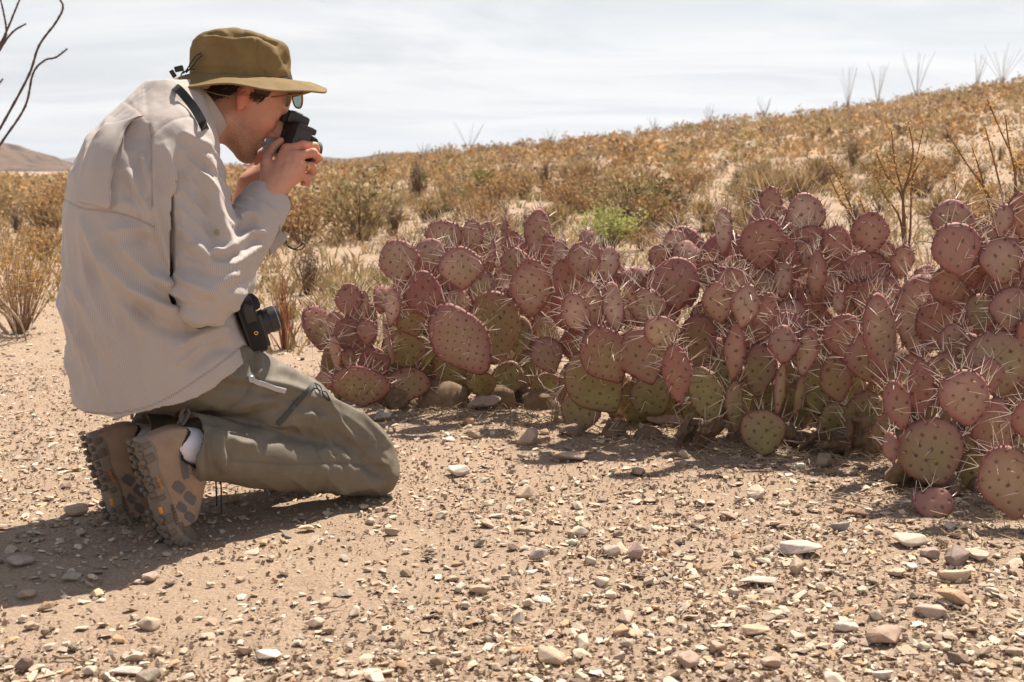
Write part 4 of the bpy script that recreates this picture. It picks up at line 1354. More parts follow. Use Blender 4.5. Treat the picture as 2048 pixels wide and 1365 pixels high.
LAB = {'rust_shrub': ('rust-brown leafy desert shrub', 'shrub'), 'olive_shrub': ('olive-tan rounded desert shrub', 'shrub'),
       'grey_shrub': ('grey-brown twiggy bare desert shrub', 'shrub'), 'dry_grass_tuft': ('straw-coloured tuft of dry grass', 'grass tuft'),
       'dark_shrub': ('small dark green desert shrub', 'shrub')}
near_m, far_a = {}, {}
for i, (nm, kw) in enumerate(KINDS.items()):
    near_m[nm] = []
    far_a[nm] = []
    for v in range(3):
        Lf, St = shrub_arrays(50 + i * 10 + v, kw['stems'], kw['leaves'], kw['leaf'], kw['col'], STEM, kw['spread'], kw['tall'], kw['kind'])
        near_m[nm].append((plant_mesh('foliage', Lf, m_leaf), plant_mesh('stems', St, m_twig)))
        Lf, St = shrub_arrays(80 + i * 10 + v, 12, 35, kw["leaf"] * (1.3 if kw["kind"] == "grass" else 2.9), kw['col'], STEM, kw['spread'], kw['tall'], kw['kind'], 0.012)
        far_a[nm].append(Lf)

names = list(KINDS)
pw = np.array([0.36, 0.12, 0.16, 0.33, 0.03])
N = 7600
cand = []
pr = np.random.default_rng(99)
K = N * 6
yy_ = 6.2 + 80 * pr.random(K) ** 0.62; ss_ = pr.uniform(-0.85, 0.85, K)
kp = pr.random(K) < 0.66 + 0.6 * fbm(np.stack([ss_ * yy_, yy_, 0 * yy_], 1), 0.16, 3, 8)
kp &= ~((yy_ < 7.5) & (ss_ > -0.2) & (pr.random(K) < 0.4))
kp &= ~((yy_ < 8.5) & (ss_ < -0.2) & (pr.random(K) < 0.6))
cand = [(s_ * y_, y_) for s_, y_ in zip(ss_[kp][:N], yy_[kp][:N])]
# a shrub fringe right along the crest
for k in range(380):
    s = pr.uniform(-0.3, 0.8); y = pr.uniform(74, 92)
    cand.append((s * y, y))
cand.sort(key=lambda p: p[1])
xy = np.array(cand); zc = ground_h(xy[:, 0], xy[:, 1])
FV, FF, FC = [], [], []; fb = 0
shrub_items = []; single = 0
for i, (x, y) in enumerate(cand):
    nm = names[pr.choice(5, p=pw)]
    sc = float(np.clip(pr.lognormal(math.log(0.48), 0.40), 0.2, 1.05))
    if nm in ('dry_grass_tuft', 'grey_shrub', 'dark_shrub'):
        sc *= 0.78
    if y < 12:
        sc *= 0.75
    ang = pr.random() * 6.283
    v = pr.integers(0, 3)
    if single < 285 and abs(x / y) < 0.45:
        single += 1
        mf, ms = near_m[nm][v]
        lab, cat = LAB[nm]
        side = 'on the flat left of the photographer' if x / y < -0.22 else ('on the slope behind the photographer and left cactus' if x / y < 0.12 else 'on the slope behind the right-hand cacti')
        pxs = 1024 + FPX * x / y
        o = empty(nm, (x, y, zc[i]), category=cat, group='low plants on the flat and the slope')
        dist_ = 'nearest ' if y < 9 else ('mid-distance ' if y < 13 else 'farther ')
        place_ = 'on the flat behind his back' if pxs < 130 else ('behind his arms and hands' if pxs < 610 else 'between his hands and the left cactus' if pxs < 720 else ('above the left cactus' if pxs < 950 else ('above the gap in the cacti' if pxs < 1300 else ('above the middle cactus' if pxs < 1650 else ('behind the creosote stems' if pxs < 1900 else 'at the right edge')))))
        sz_ = 'small ' if sc < 0.36 else ''
        shrub_items.append((o, dist_ + sz_ + lab, place_, pxs))
        o.rotation_euler = (0, 0, ang); o.scale = (sc * 1.05, sc * 1.05, sc)
        link('foliage', mf, o, kind='stuff'); link('stems', ms, o)
    else:
        V, F, C = far_a[nm][v]
        ca, sa = math.cos(ang), math.sin(ang)
        Q = np.stack([(V[:, 0] * ca - V[:, 1] * sa) * sc * 1.25 + x, (V[:, 0] * sa + V[:, 1] * ca) * sc * 1.25 + y, V[:, 2] * sc + zc[i]], 1)
        FV.append(Q); FF.append(F + fb); FC.append(C * pr.normal(1, 0.12)); fb += len(V)
finish_labels(shrub_items)
me = plant_mesh('scrub', (np.concatenate(FV), np.concatenate(FF), np.concatenate(FC)), m_leaf)
link('scrub', me, kind='stuff', label='far dry scrub covering the hillside in one brown mass', category='scrub')

# fine dry grass between the shrubs
gk = 20000
gyy = 5.4 + 70 * pr.random(gk) ** 1.9; gss = pr.uniform(-0.85, 0.85, gk); gxx = gss * gyy
keep = pr.random(gk) < np.clip(0.62 + 0.75 * fbm(np.stack([gxx, gyy, 0 * gxx], 1), 0.5, 3, 18), 0.05, 1) * np.where(gss < -0.2, sstep(6.0, 9.5, gyy), sstep(5.2, 6.6, gyy))
gxx, gyy = gxx[keep], gyy[keep]; ng = len(gxx); gzz = ground_h(gxx, gyy)
nb_ = 8
base = np.repeat(np.stack([gxx, gyy, gzz], 1), nb_, axis=0)
hgt = np.repeat(pr.uniform(0.06, 0.2, ng) * (1 + gyy / 40), nb_) * pr.uniform(0.5, 1.1, ng * nb_)
an = pr.random(ng * nb_) * 6.283; rd = pr.random(ng * nb_) * 0.09 * np.repeat(1 + gyy / 25, nb_)
base = base + np.stack([np.cos(an) * rd, np.sin(an) * rd, 0 * an - 0.01], 1)
tipd = np.stack([np.cos(an) * 0.5, np.sin(an) * 0.5, np.ones_like(an)], 1) + pr.normal(0, 0.2, (ng * nb_, 3))
tipd /= np.linalg.norm(tipd, axis=1)[:, None]
sdv = np.stack([-np.sin(an * 3), np.cos(an * 3), 0 * an], 1) * (0.004 + 0.00022 * np.repeat(gyy, nb_))[:, None] * 1.3
mid_ = base + tipd * hgt[:, None] * 0.55
tip_ = base + tipd * hgt[:, None] + np.stack([np.cos(an), np.sin(an), -0.5 + 0 * an], 1) * hgt[:, None] * 0.18
gv = np.stack([base - sdv, base + sdv, mid_ + sdv * 0.8, tip_, mid_ - sdv * 0.8], 1).reshape(-1, 3)
i5 = np.arange(ng * nb_) * 5
gf_ = np.concatenate([np.stack([i5, i5 + 1, i5 + 2, i5 + 4], 1), np.stack([i5 + 4, i5 + 2, i5 + 3, i5 + 3], 1)])
gf_ = np.concatenate([np.stack([i5, i5 + 1, i5 + 2], 1), np.stack([i5, i5 + 2, i5 + 4], 1), np.stack([i5 + 4, i5 + 2, i5 + 3], 1)])
gc_ = np.repeat(np.repeat(np.array([[0.37, 0.265, 0.145]]) * pr.uniform(0.65, 1.25, (ng, 1)) * np.where(pr.random((ng, 1)) < 0.2, [[0.75, 0.9, 0.7]], [[1, 1, 1]]), nb_, axis=0), 5, axis=0)
link('dry_grass', plant_mesh('dry_grass', (gv, gf_, gc_), m_leaf), kind='stuff', label='sparse golden dry grass over the flat and the slope', category='grass')

# ---- single plants one can point at ----------------------------------
def shrub_at(px, py, wpx, hpx, kw, name, label, cat, seed, y=None, group=None):
    p = ground_hit(px, py) if y is None else np.array([*(W(px, py, y))[:2], gz(W(px, py, y).x, y)])
    wm = wpx * p[1] / FPX; hm = hpx * p[1] / FPX
    Lf, St = shrub_arrays(seed, kw['stems'], kw['leaves'], kw['leaf'], kw['col'], kw.get('stem', STEM), 1.0, 1.0, kw['kind'], kw.get('sw', 0.006))
    for A in (Lf, St):
        A[0][:, :2] *= wm / 1.1; A[0][:, 2] *= hm
    o = empty(name, p, label=label, category=cat, group=group)
    link('foliage', plant_mesh('foliage', Lf, m_leaf), o, kind='stuff'); link('stems', plant_mesh('stems', St, m_twig), o)
    return o
G1 = dict(col=GREEN, kind='round', stems=60, leaves=1500, leaf=0.055)
shrub_at(1218, 505, 150, 100, G1, 'green_shrub', 'bright yellow-green shrub behind the gap in the cacti', 'shrub', 401)
shrub_at(1275, 425, 120, 60, G1, 'green_shrub', 'paler yellow-green shrub further up the slope than the brightest one', 'shrub', 402)
shrub_at(1040, 500, 60, 50, G1, 'green_shrub', 'small green shrub showing between the pads of the left cactus', 'shrub', 403)
REDST = (0.30, 0.13, 0.07)
shrub_at(572, 700, 160, 170, dict(col=RUST, kind='upright', stems=34, leaves=110, leaf=0.035, stem=REDST, sw=0.011), 'red_stemmed_bush', 'thin red-stemmed bush rising behind the hanging camera', 'bush', 404)
shrub_at(40, 668, 230, 235, dict(col=((0.50, 0.29, 0.10), (0.40, 0.24, 0.09)), kind='round', stems=80, leaves=1500, leaf=0.03, stem=(0.30, 0.2, 0.13), sw=0.005), 'rust_leaved_bush', 'rust-orange leafed bush at the left edge behind his back', 'bush', 405)
shrub_at(-60, 700, 200, 190, dict(col=RUST, kind='round', stems=50, leaves=900, leaf=0.03, stem=(0.22, 0.14, 0.09), sw=0.006), 'rust_leaved_bush', 'lower rust-coloured bush cut by the left picture edge', 'bush', 406)
shrub_at(640, 690, 60, 40, dict(col=STRAW, kind='grass', stems=30, leaves=120, leaf=0.2), 'dry_grass_tuft', 'low dry grass tuft between the red-stemmed bush and the left cactus', 'grass tuft', 407)
shrub_at(1110, 830, 110, 90, dict(col=STRAW, kind='upright', stems=40, leaves=60, leaf=0.03, stem=(0.42, 0.30, 0.2), sw=0.005), 'dry_twig_tuft', 'bleached dry twigs in the gap between left and middle cactus', 'dead twigs', 408, y=4.0)

# grey dead branches lying at the left edge
mb_l = [[(-40, 560), (10, 610), (45, 655), (60, 730)], [(-30, 600), (20, 640), (38, 690)], [(-30, 700), (40, 712), (120, 722), (135, 716)],
        [(-20, 668), (30, 675), (60, 660), (70, 610)], [(-30, 725), (60, 735), (118, 742)], [(-10, 640), (50, 700), (100, 705)]]
db = empty('dead_branches', ground_hit(20, 735), label='tangle of bleached dead branches lying at the left edge', category='branches')
for k, l in enumerate(mb_l):
    mb = MB()
    Y = 5.6 + 0.08 * k
    pts = [W(p[0], p[1], Y + 0.04 * i) for i, p in enumerate(curve_pts(l, 4))]
    n_ = len(pts)
    mb.tube(pts, [0.011 * (1 - 0.75 * i / n_) for i in range(n_)], 6)
    me = mb.mesh('branch', [m_twig]); attr(me, 'Col', np.tile([0.36, 0.28, 0.22, 1], (len(me.vertices), 1)), 'FLOAT_COLOR')
    child('branch', me, db)

# ocotillo canes at the left edge
def cane(pts, r0, r1, parent, nr, thorns=True, col=(0.105, 0.07, 0.055), taper=0.9):
    mb = MB()
    n_ = len(pts)
    rad = [(r0 + (r1 - r0) * (i / (n_ - 1)) ** taper) * (1 + (0.16 * math.sin(i * 2.4) if thorns else 0)) for i in range(n_)]
    mb.tube(pts, rad, 6)
    if thorns:
        for i in range(1, n_ - 1):
            t = (Vector(pts[i + 1]) - Vector(pts[i - 1])).normalized()
            for k in range(2):
                d = Vector(nr.normal(0, 1, 3)); d = (d - t * d.dot(t)).normalized() * 0.9 + t * 0.4
                p = Vector(pts[i]); L = r0 * 1.9
                s = d.cross(t).normalized() * r0 * 0.25
                mb.add([p + s, p - s, p + t * r0 * 0.4, p + d * L], [(0, 1, 3), (1, 2, 3), (2, 0, 3)])
    me = mb.mesh('cane', [m_twig])
    attr(me, 'Col', np.tile([*col, 1], (len(me.vertices), 1)), 'FLOAT_COLOR')
    return child('cane', me, parent)
oc = empty('ocotillo', (*(W(-150, 640, 7.0))[:2], gz(W(-150, 640, 7.0).x, 7.0)), label='tall ocotillo with thorny bent canes in the upper left corner', category='ocotillo')
nr = np.random.default_rng(5)
for k, l in enumerate([[(-150, 640), (-90, 450), (-30, 310), (10, 240), (58, 150), (78, 92), (112, 45), (126, 15), (117, -8), (112, -40)],
                       [(-150, 640), (-80, 430), (-35, 345), (5, 283), (50, 214), (66, 148), (88, 122), (112, 115), (135, 98)],
                       [(-150, 640), (-110, 380), (-50, 200), (-5, 108), (12, 70), (8, 30), (-4, -20)],
                       [(-150, 640), (-100, 350), (-45, 180), (0, 100), (25, 65), (52, 48)],
                       [(-150, 640), (-95, 340), (-30, 150), (10, 70), (30, 22), (44, -12)],
                       [(-150, 640), (-130, 400), (-70, 250), (-20, 190), (6, 158)],
                       [(-150, 640), (-190, 400), (-210, 200), (-180, -50)]]):
    Y = 7.0 + 0.12 * (k - 3)
    cp = curve_pts(l, 8)
    cane([W(p[0], p[1], Y) if i else W(p[0], p[1], 7.0) for i, p in enumerate(cp)], 0.0085, 0.0045, oc, nr)

# ocotillos standing along the crest of the slope
for k, (px, hpx, wd, lab) in enumerate([
        (940, 62, 60, 'bare fan-shaped ocotillo on the skyline above the left cactus'),
        (1520, 48, 34, 'small faint ocotillo on the skyline left of the tall narrow one'),
        (1684, 92, 34, 'tall narrow dark ocotillo on the skyline'),
        (1742, 84, 60, 'ocotillo just right of the tall narrow one on the skyline'),
        (1818, 92, 64, 'wide vase-shaped ocotillo on the skyline at the right'),
        (1935, 70, 50, 'thin ocotillo on the skyline right of the wide vase-shaped one'),
        (1985, 80, 90, 'rightmost sprawling ocotillo on the skyline'),
        (1412, 48, 44, 'short ocotillo at the middle of the skyline'),
        (1100, 34, 40, 'low twiggy ocotillo on the skyline right of the fan-shaped one'),
        (848, 34, 40, 'leftmost low ocotillo on the skyline beside the far ridge'),
        (1305, 34, 30, 'tiny ocotillo on the skyline left of the short middle one')]):
    s = (px - 1024) / FPX
    ys = np.linspace(30, 84, 60)
    g = ground_h(s * ys, ys)
    y = float(ys[np.argmax((g - CAM_H) / ys)]) - 1.0
    x = s * y; z = gz(x, y)
    o = empty('ocotillo', (x, y, z - 0.05), label=lab, category='ocotillo', group='ocotillos along the skyline')
    nr = np.random.default_rng(600 + k)
    hm = hpx * y / FPX; wm = wd * y / FPX
    for c_ in range(nr.integers(8, 13)):
        a = nr.random() * 6.283; le = nr.random() ** 0.6 * wm * 0.55
        h_ = hm * nr.uniform(0.7, 1.05)
        pts = [Vector((x + math.cos(a) * le * t ** 1.25 + nr.normal(0, 0.02) * t, y + math.sin(a) * le * t ** 1.25, z - 0.05 + h_ * t)) for t in np.linspace(0, 1, 6)]
        cane(pts, 0.014, 0.007, o, nr, False, (0.26, 0.2, 0.17))

# yuccas on the slope
for k, (px, py, hpx, lab) in enumerate([(966, 402, 58, 'dark shaggy yucca trunk standing on the slope above the left cactus'),
                                        (842, 388, 40, 'smaller dark yucca left of the shaggy one'),
                                        (85, 452, 44, 'yucca on the flat at the far left behind his back')]):
    p = ground_hit(px, py)
    hm = hpx * p[1] / FPX
    o = empty('yucca', p, label=lab, category='yucca')
    mb = MB(); mb.tube([Vector(p) + Vector((0.02 * math.sin(t * 5), 0, hm * t)) for t in np.linspace(-0.05, 0.8, 6)], [hm * 0.11, hm * 0.12, hm * 0.12, hm * 0.11, hm * 0.1, hm * 0.07], 8)
    me = mb.mesh('trunk', [m_twig]); attr(me, 'Col', np.tile([0.10, 0.07, 0.045, 1], (len(me.vertices), 1)), 'FLOAT_COLOR'); child('trunk', me, o)
    nr = np.random.default_rng(700 + k)
    n_ = 260
    t = nr.random(n_) ** 0.7; a = nr.random(n_) * 6.283
    Q = np.stack([np.cos(a) * hm * 0.1, np.sin(a) * hm * 0.1, hm * (0.1 + 0.75 * t)], 1)
    d = np.stack([np.cos(a), np.sin(a), (t - 0.55) * 2.6], 1); d /= np.linalg.norm(d, axis=1)[:, None]
    LV, LF = tri_leaves(Q, d * 3, hm * 0.34, nr, 0.11)
    C = np.repeat(np.where((t > 0.6)[:, None], [[0.20, 0.19, 0.06]], [[0.15, 0.10, 0.05]]) * nr.uniform(0.7, 1.3, (n_, 1)), 4, axis=0)
    link('leaves', plant_mesh('leaves', (LV, LF, C), m_leaf), o, kind='stuff')

# seed-fluffed creosote stems behind the right cactus
def creosote(base_px, Y, lines, label, seed):
    b0 = W(*base_px, Y)
    o = empty('creosote_bush', (b0.x, b0.y, gz(b0.x, b0.y)), label=label, category='bush', group='creosote bushes behind the right cacti')
    nr = np.random.default_rng(seed)
    foot = Vector((b0.x, b0.y, gz(b0.x, b0.y) - 0.02))
    for k, l in enumerate(lines):
        cp = curve_pts([base_px] + l, 6)
        dY = nr.uniform(-0.12, 0.12)
        pts = [foot] + [W(p[0], p[1], Y + dY * i / len(cp)) for i, p in enumerate(cp)]
        c_ = cane(pts, 0.0065, 0.002, o, nr, False, (0.19, 0.105, 0.06), 0.7)
        P = np.array([list(p) for p in pts]); L = len(P)
        n_ = 100
        t = 1 - 0.55 * nr.random(n_) ** 1.1
        f_ = t * (L - 1); i0 = np.minimum(f_.astype(int), L - 2); fr = (f_ - i0)[:, None]
        Q = P[i0] * (1 - fr) + P[i0 + 1] * fr + nr.normal(0, 0.009, (n_, 3))
        LV, LF = tri_leaves(Q, np.tile([0, 0, 0.6], (n_, 1)), 0.009, nr, 0.75)
        C = np.repeat(np.array([0.54, 0.34, 0.13]) * nr.uniform(0.6, 1.5, (n_, 1)), 4, axis=0)
        me = plant_mesh('leaflets', (LV, LF, C), m_leaf)
        child('leaflets', me, o, kind='stuff')
    return o
creosote((1812, 540), 4.7, [[(1806, 400), (1818, 350), (1826, 300), (1815, 240)], [(1806, 400), (1790, 330), (1783, 262)], [(1805, 400), (1772, 350), (1752, 305)],
                            [(1800, 440), (1768, 390), (1750, 350)], [(1806, 400), (1826, 350), (1850, 312)], [(1820, 470), (1822, 410), (1824, 365), (1846, 258)]],
         'creosote bush with orange seed tufts left of the round upper right pad', 801)
creosote((1720, 540), 4.75, [[(1708, 440), (1690, 385), (1660, 325)], [(1705, 440), (1680, 400), (1658, 352)], [(1735, 450), (1728, 420), (1716, 392)]],
         'slender creosote stems above the pads right of the highest middle pad', 802)
creosote((2036, 560), 4.5, [[(2030, 380), (2030, 330), (2000, 260), (1975, 200)], [(2032, 370), (2018, 290), (2010, 230)], [(2000, 440), (1970, 380), (1935, 330), (1893, 265)],
                            [(1990, 450), (1962, 350), (1944, 295)], [(2010, 420), (1990, 330), (1970, 255)], [(2030, 350), (2044, 330), (2060, 318)], [(1985, 450), (1925, 420), (1905, 345)]],
         'creosote bush with the tallest stems at the right picture edge', 803)
# ================================================================== the photographer
PSI = R(38)
Fv = np.array([math.cos(PSI), math.sin(PSI), 0.0]); Lv = np.array([-math.sin(PSI), math.cos(PSI), 0.0]); Zv = np.array([0, 0, 1.0])

# ---- joints
RH = NW(366, 722, 2.80); LH = RH + 0.19 * Lv
RKt = NW(732, 896, 3.065); RKs = NW(744, 946, 3.065)          # knee: thigh end, shin end
LKt = RKt + 0.19 * Lv; LKs = RKs + 0.19 * Lv
HSR = NW(262, 880, 2.615); HSL = NW(168, 872, 2.80)           # heel of each sole
Tsh = 0.24 * Fv - 0.971 * Zv; Ush = 0.971 * Fv + 0.24 * Zv
RA = HSR + Tsh * 0.055 + Ush * 0.105; LA = HSL + Tsh * 0.055 + Ush * 0.105
PC = (RH + LH) / 2
RS = NW(370, 304, 2.795); LS = RS + 0.36 * Lv
RE = NW(424, 570, 2.725); RW = NW(533, 398, 2.905)
LE = NW(452, 560, 3.22); LW = NW(497, 372, 3.13)
NB = NW(392, 232, 2.935)

# ---- head frame
HY, HP = R(18), R(35)
hf = np.array([math.cos(HY) * math.cos(HP), math.sin(HY) * math.cos(HP), -math.sin(HP)])
hs = np.array([-math.sin(HY), math.cos(HY), 0.0])
hu = np.cross(hf, hs); hu = hu / np.linalg.norm(hu)
HM = np.array([hf, hs, hu]); HO = NW(488, 207, 3.0)
def hw_(x, y, z): return HO + hf * x + hs * y + hu * z

# ---- right hand joints (pixel, distance)
FING_R = [[(574, 300, 2.965), (606, 290, 2.975), (630, 292, 3.005), (634, 300, 3.035)],
          [(590, 313, 2.952), (626, 306, 2.965), (638, 316, 3.0), (630, 325, 3.03)],
          [(598, 331, 2.948), (624, 334, 2.965), (627, 345, 2.995), (616, 350, 3.02)],
          [(596, 350, 2.948), (615, 356, 2.962), (616, 365, 2.985), (606, 367, 3.005)]]
RAD_F = [(0.0115, 0.0098, 0.0088, 0.0078), (0.0115, 0.01, 0.009, 0.008), (0.011, 0.0095, 0.0085, 0.0076), (0.010, 0.0085, 0.0076, 0.007)]
THUMB_R = [(546, 362, 2.93), (531, 318, 2.955), (545, 295, 2.97), (562, 282, 2.985)]
FING_L = [[(530, 335, 3.13), (556, 318, 3.15), (580, 312, 3.14), (598, 310, 3.12)],
          [(532, 342, 3.12), (560, 328, 3.13), (585, 322, 3.12), (603, 320, 3.10)],
          [(532, 350, 3.11), (560, 338, 3.115), (582, 333, 3.10), (598, 331, 3.085)],
          [(530, 357, 3.105), (553, 349, 3.105), (572, 345, 3.095), (585, 343, 3.08)]]
THUMB_L = [(508, 352, 3.14), (512, 326, 3.16), (524, 308, 3.165), (536, 300, 3.16)]
P3 = lambda l: [NW(*p) for p in l]

def head_sdf(P):
    q = (P - HO) @ HM.T
    I3 = np.eye(3)
    d = ell_sdf(q, (-0.006, 0, 0.05), I3, (0.1, 0.076, 0.088))
    d = smin(d, ell_sdf(q, (0.032, 0, -0.018), I3, (0.060, 0.060, 0.082)), 0.03)
    for s in (-1, 1):
        d = smin(d, cone_sdf(q, (-0.012, s * 0.052, -0.058), (0.066, s * 0.016, -0.098), 0.020, 0.017), 0.025)
        d = smin(d, ell_sdf(q, (0.058, s * 0.042, -0.010), I3, (0.028, 0.022, 0.022)), 0.02)
    d = smin(d, cone_sdf(q, (0.01, 0, -0.065), (0.06, 0, -0.09), 0.045, 0.02), 0.03)
    d = smin(d, ell_sdf(q, (0.078, 0, -0.101), I3, (0.018, 0.023, 0.017)), 0.018)
    d = smin(d, cone_sdf(q, (0.082, -0.03, 0.037), (0.082, 0.03, 0.037), 0.012, 0.012), 0.018)
    for s in (-1, 1):
        e = ell_sdf(q, (0.102, s * 0.033, 0.017), I3, (0.017, 0.019, 0.013))
        d = -smin(-d, e, 0.012)
        d = smin(d, ell_sdf(q, (0.0765, s * 0.031, 0.016), I3, (0.0125, 0.0135, 0.0115)), 0.004)
    d = smin(d, cone_sdf(q, (0.089, 0, 0.026), (0.112, 0, -0.018), 0.0085, 0.0115), 0.012)
    for s in (-1, 1):
        d = smin(d, cone_sdf(q, (0.098, s * 0.011, -0.026), (0.104, s * 0.008, -0.024), 0.008, 0.008), 0.008)
    d = smin(d, cone_sdf(q, (0.092, -0.016, -0.056), (0.092, 0.016, -0.056), 0.0055, 0.0055), 0.009)
    d = smin(d, cone_sdf(q, (0.085, -0.013, -0.067), (0.085, 0.013, -0.067), 0.0075, 0.0075), 0.009)
    # ears
    for s in (-1, 1):
        a = R(14)
        ex = np.array([math.cos(a), -s * 0.35, math.sin(a)]); ex /= np.linalg.norm(ex)
        ez = np.array([-math.sin(a), 0, math.cos(a)]); ey = np.cross(ez, ex)
        M = np.array([ex, ey, np.cross(ex, ey)])
        c0 = np.array([-0.014, s * 0.0785, 0.004])
        e = ell_sdf(q, c0, M, (0.0165, 0.0075, 0.030))
        e = -smin(-e, ell_sdf(q, c0 + np.array([0.004, s * 0.009, 0.004]), M, (0.0095, 0.0065, 0.018)), 0.004)
        d = smin(d, e, 0.007)
        d = smin(d, cone_sdf(q, c0 + np.array([0.008, -s * 0.002, -0.022]), c0 + np.array([0.006, -s * 0.002, -0.03]), 0.0075, 0.006), 0.006)
        d = smin(d, cone_sdf(q, (-0.01, s * 0.07, 0.0), (-0.014, s * 0.08, 0.002), 0.013, 0.012), 0.008)
    return d

def hand_sdf(P, wrist, elbow, fingers, thumb, rw=0.031):
    d = cone_sdf(P, elbow, wrist, 0.044, rw)
    for i, f in enumerate(fingers):
        pts = P3(f)
        d = smin(d, cone_sdf(P, wrist + (pts[0] - wrist) * 0.12, pts[0], 0.021, 0.0165 if i < 3 else 0.0145), 0.016)
    for i, f in enumerate(fingers):
        pts = P3(f)
        dd = chain_sdf(P, pts, [1.1 * r_ for r_ in RAD_F[i]], 0.003)
        # knuckle
        dd = smin(dd, np.linalg.norm(P - pts[1], axis=1) - RAD_F[i][1] * 1.16, 0.004)
        d = smin(d, dd, 0.0025)
    t = P3(thumb)
    d = smin(d, cone_sdf(P, wrist + (t[0] - wrist) * 0.3, t[1], 0.021, 0.0135), 0.015)
    d = smin(d, chain_sdf(P, t[1:], (0.0132, 0.0112, 0.0092), 0.004), 0.006)
    return d

def body_sdf(P):
    d = np.full(len(P), 1.0)
    def grp(fn, c, rad, k):
        nonlocal d
        m = np.linalg.norm(P - c, axis=1) < rad
        if m.any():
            d[m] = smin(d[m], fn(P[m]), k)
        far = ~m
        d[far] = np.minimum(d[far], np.linalg.norm(P[far] - c, axis=1) - rad * 0.8)
    chest = PC + Fv * 0.0 + Zv * 0.42
    def trunk(Q):
        e = cone_sdf(Q, PC + Zv * 0.02, PC + Fv * 0.0 + Zv * 0.25, 0.125, 0.12)
        e = smin(e, cone_sdf(Q, PC + Zv * 0.22, chest, 0.115, 0.095), 0.05)
        e = smin(e, cone_sdf(Q, chest + Zv * 0.03 - Fv * 0.03, RS, 0.065, 0.05), 0.03)
        e = smin(e, cone_sdf(Q, chest + Zv * 0.03 - Fv * 0.03, LS, 0.065, 0.05), 0.03)
        e = smin(e, cone_sdf(Q, NB - Zv * 0.06 - Fv * 0.035, HO - hf * 0.035 - hu * 0.045, 0.056, 0.057), 0.03)
        e = smin(e, chain_sdf(Q, [RS, RE], (0.055, 0.042)), 0.03)
        e = smin(e, chain_sdf(Q, [LS, LE], (0.055, 0.042)), 0.03)
        for (h, kt, ks, a) in ((RH, RKt, RKs, RA), (LH, LKt, LKs, LA)):
            e = smin(e, chain_sdf(Q, [h, kt, ks, a], (0.09, 0.056, 0.052, 0.032), 0.01), 0.02)
            e = smin(e, chain_sdf(Q, [a, a - Ush * 0.045, a - Ush * 0.062 + Tsh * 0.15], (0.031, 0.028, 0.024), 0.01), 0.02)
        return e
    d = np.minimum(d, trunk(P))
    grp(head_sdf, HO, 0.20, 0.022)
    grp(lambda Q: hand_sdf(Q, RW, RE, FING_R, THUMB_R), (RW + NW(600, 320, 2.96)) / 2, 0.22, 0.02)
    grp(lambda Q: hand_sdf(Q, LW, LE, FING_L, THUMB_L, 0.029), (LW + NW(560, 330, 3.12)) / 2, 0.24, 0.02)
    return d

person = empty('person', (PC[0], PC[1], gz(PC[0], PC[1])), category='person',
               label='kneeling person in tan hat, striped shirt and grey-green trousers holding a camera to the eye')

# ---- skin
m_skin, ns, ls, b = new_mat('skin')
at = ns.new('ShaderNodeAttribute'); at.attribute_name = 'Col'
geo = ns.new('ShaderNodeNewGeometry')
n1 = noise(ns, ls, 60, 5, 0.6, vec=geo.outputs['Position']); n2 = noise(ns, ls, 500, 3, 0.6, vec=geo.outputs['Position'])
st = ns.new('ShaderNodeAttribute'); st.attribute_name = 'beard'
c = mixc(ns, ls, ramp(ns, ls, n1, 0.3, 0.7, 0, 0.5), at.outputs['Color'], (0.50, 0.22, 0.15))
bm1 = ns.new('ShaderNodeMath'); bm1.operation = 'MULTIPLY'
ls.new(st.outputs['Fac'], bm1.inputs[0]); ls.new(ramp(ns, ls, n2, 0.42, 0.55, 0.25, 1.0), bm1.inputs[1])
c = mixc(ns, ls, bm1.outputs[0], c, (0.10, 0.055, 0.035))
ls.new(c, b.inputs['Base Color'])
b.inputs['Roughness'].default_value = 0.55
b.inputs['Specular IOR Level'].default_value = 0.35
b.inputs['Subsurface Weight'].default_value = 0.12
b.inputs['Subsurface Radius'].default_value = (0.012, 0.004, 0.002)
b.inputs['Subsurface Scale'].default_value = 0.6
bump(ns, ls, b, n2, 0.18, 0.001)

BV, BF = sdf_mesh(body_sdf, (-1.32, 2.38, -0.03), (-0.28, 3.50, 1.24), 0.004)
BV = smooth_mesh(BV, BF, 1, 0.4)
# tendons and veins on the back of the right hand
bpx, bpy_ = proj(BV)
BN = vnormals(BV, BF)
hm_ = np.exp(-(np.linalg.norm(BV - NW(572, 340, 2.94), axis=1) / 0.055) ** 4)
for (l, am, wd) in [([(552, 378), (570, 345), (575, 305)], 0.0016, 5), ([(558, 380), (578, 350), (590, 316)], 0.0018, 5), ([(566, 382), (586, 356), (598, 334)], 0.0018, 5),
                    ([(545, 352), (560, 350), (572, 335), (588, 340)], 0.0010, 3), ([(560, 330), (570, 322), (584, 322)], -0.0018, 4), ([(578, 352), (592, 343), (606, 345)], -0.0016, 5)]:
    dd, _, _ = poly_dist(bpx, bpy_, l)
    BV = BV + BN * (am * np.exp(-(dd / wd) ** 2) * hm_)[:, None]
me = mesh_np('body', BV, BF, True, [m_skin])
q = (BV - HO) @ HM.T
col = np.tile([0.57, 0.30, 0.205], (len(BV), 1))
isface = np.linalg.norm(BV - HO, axis=1) < 0.16
red = np.exp(-((q - [-0.014, -0.083, 0.0]) ** 2 / np.array([0.022, 0.03, 0.035]) ** 2).sum(1)) * isface
red = np.maximum(red, 0.5 * np.exp(-((q - [0.07, -0.045, -0.012]) ** 2).sum(1) / 0.03 ** 2) * isface)
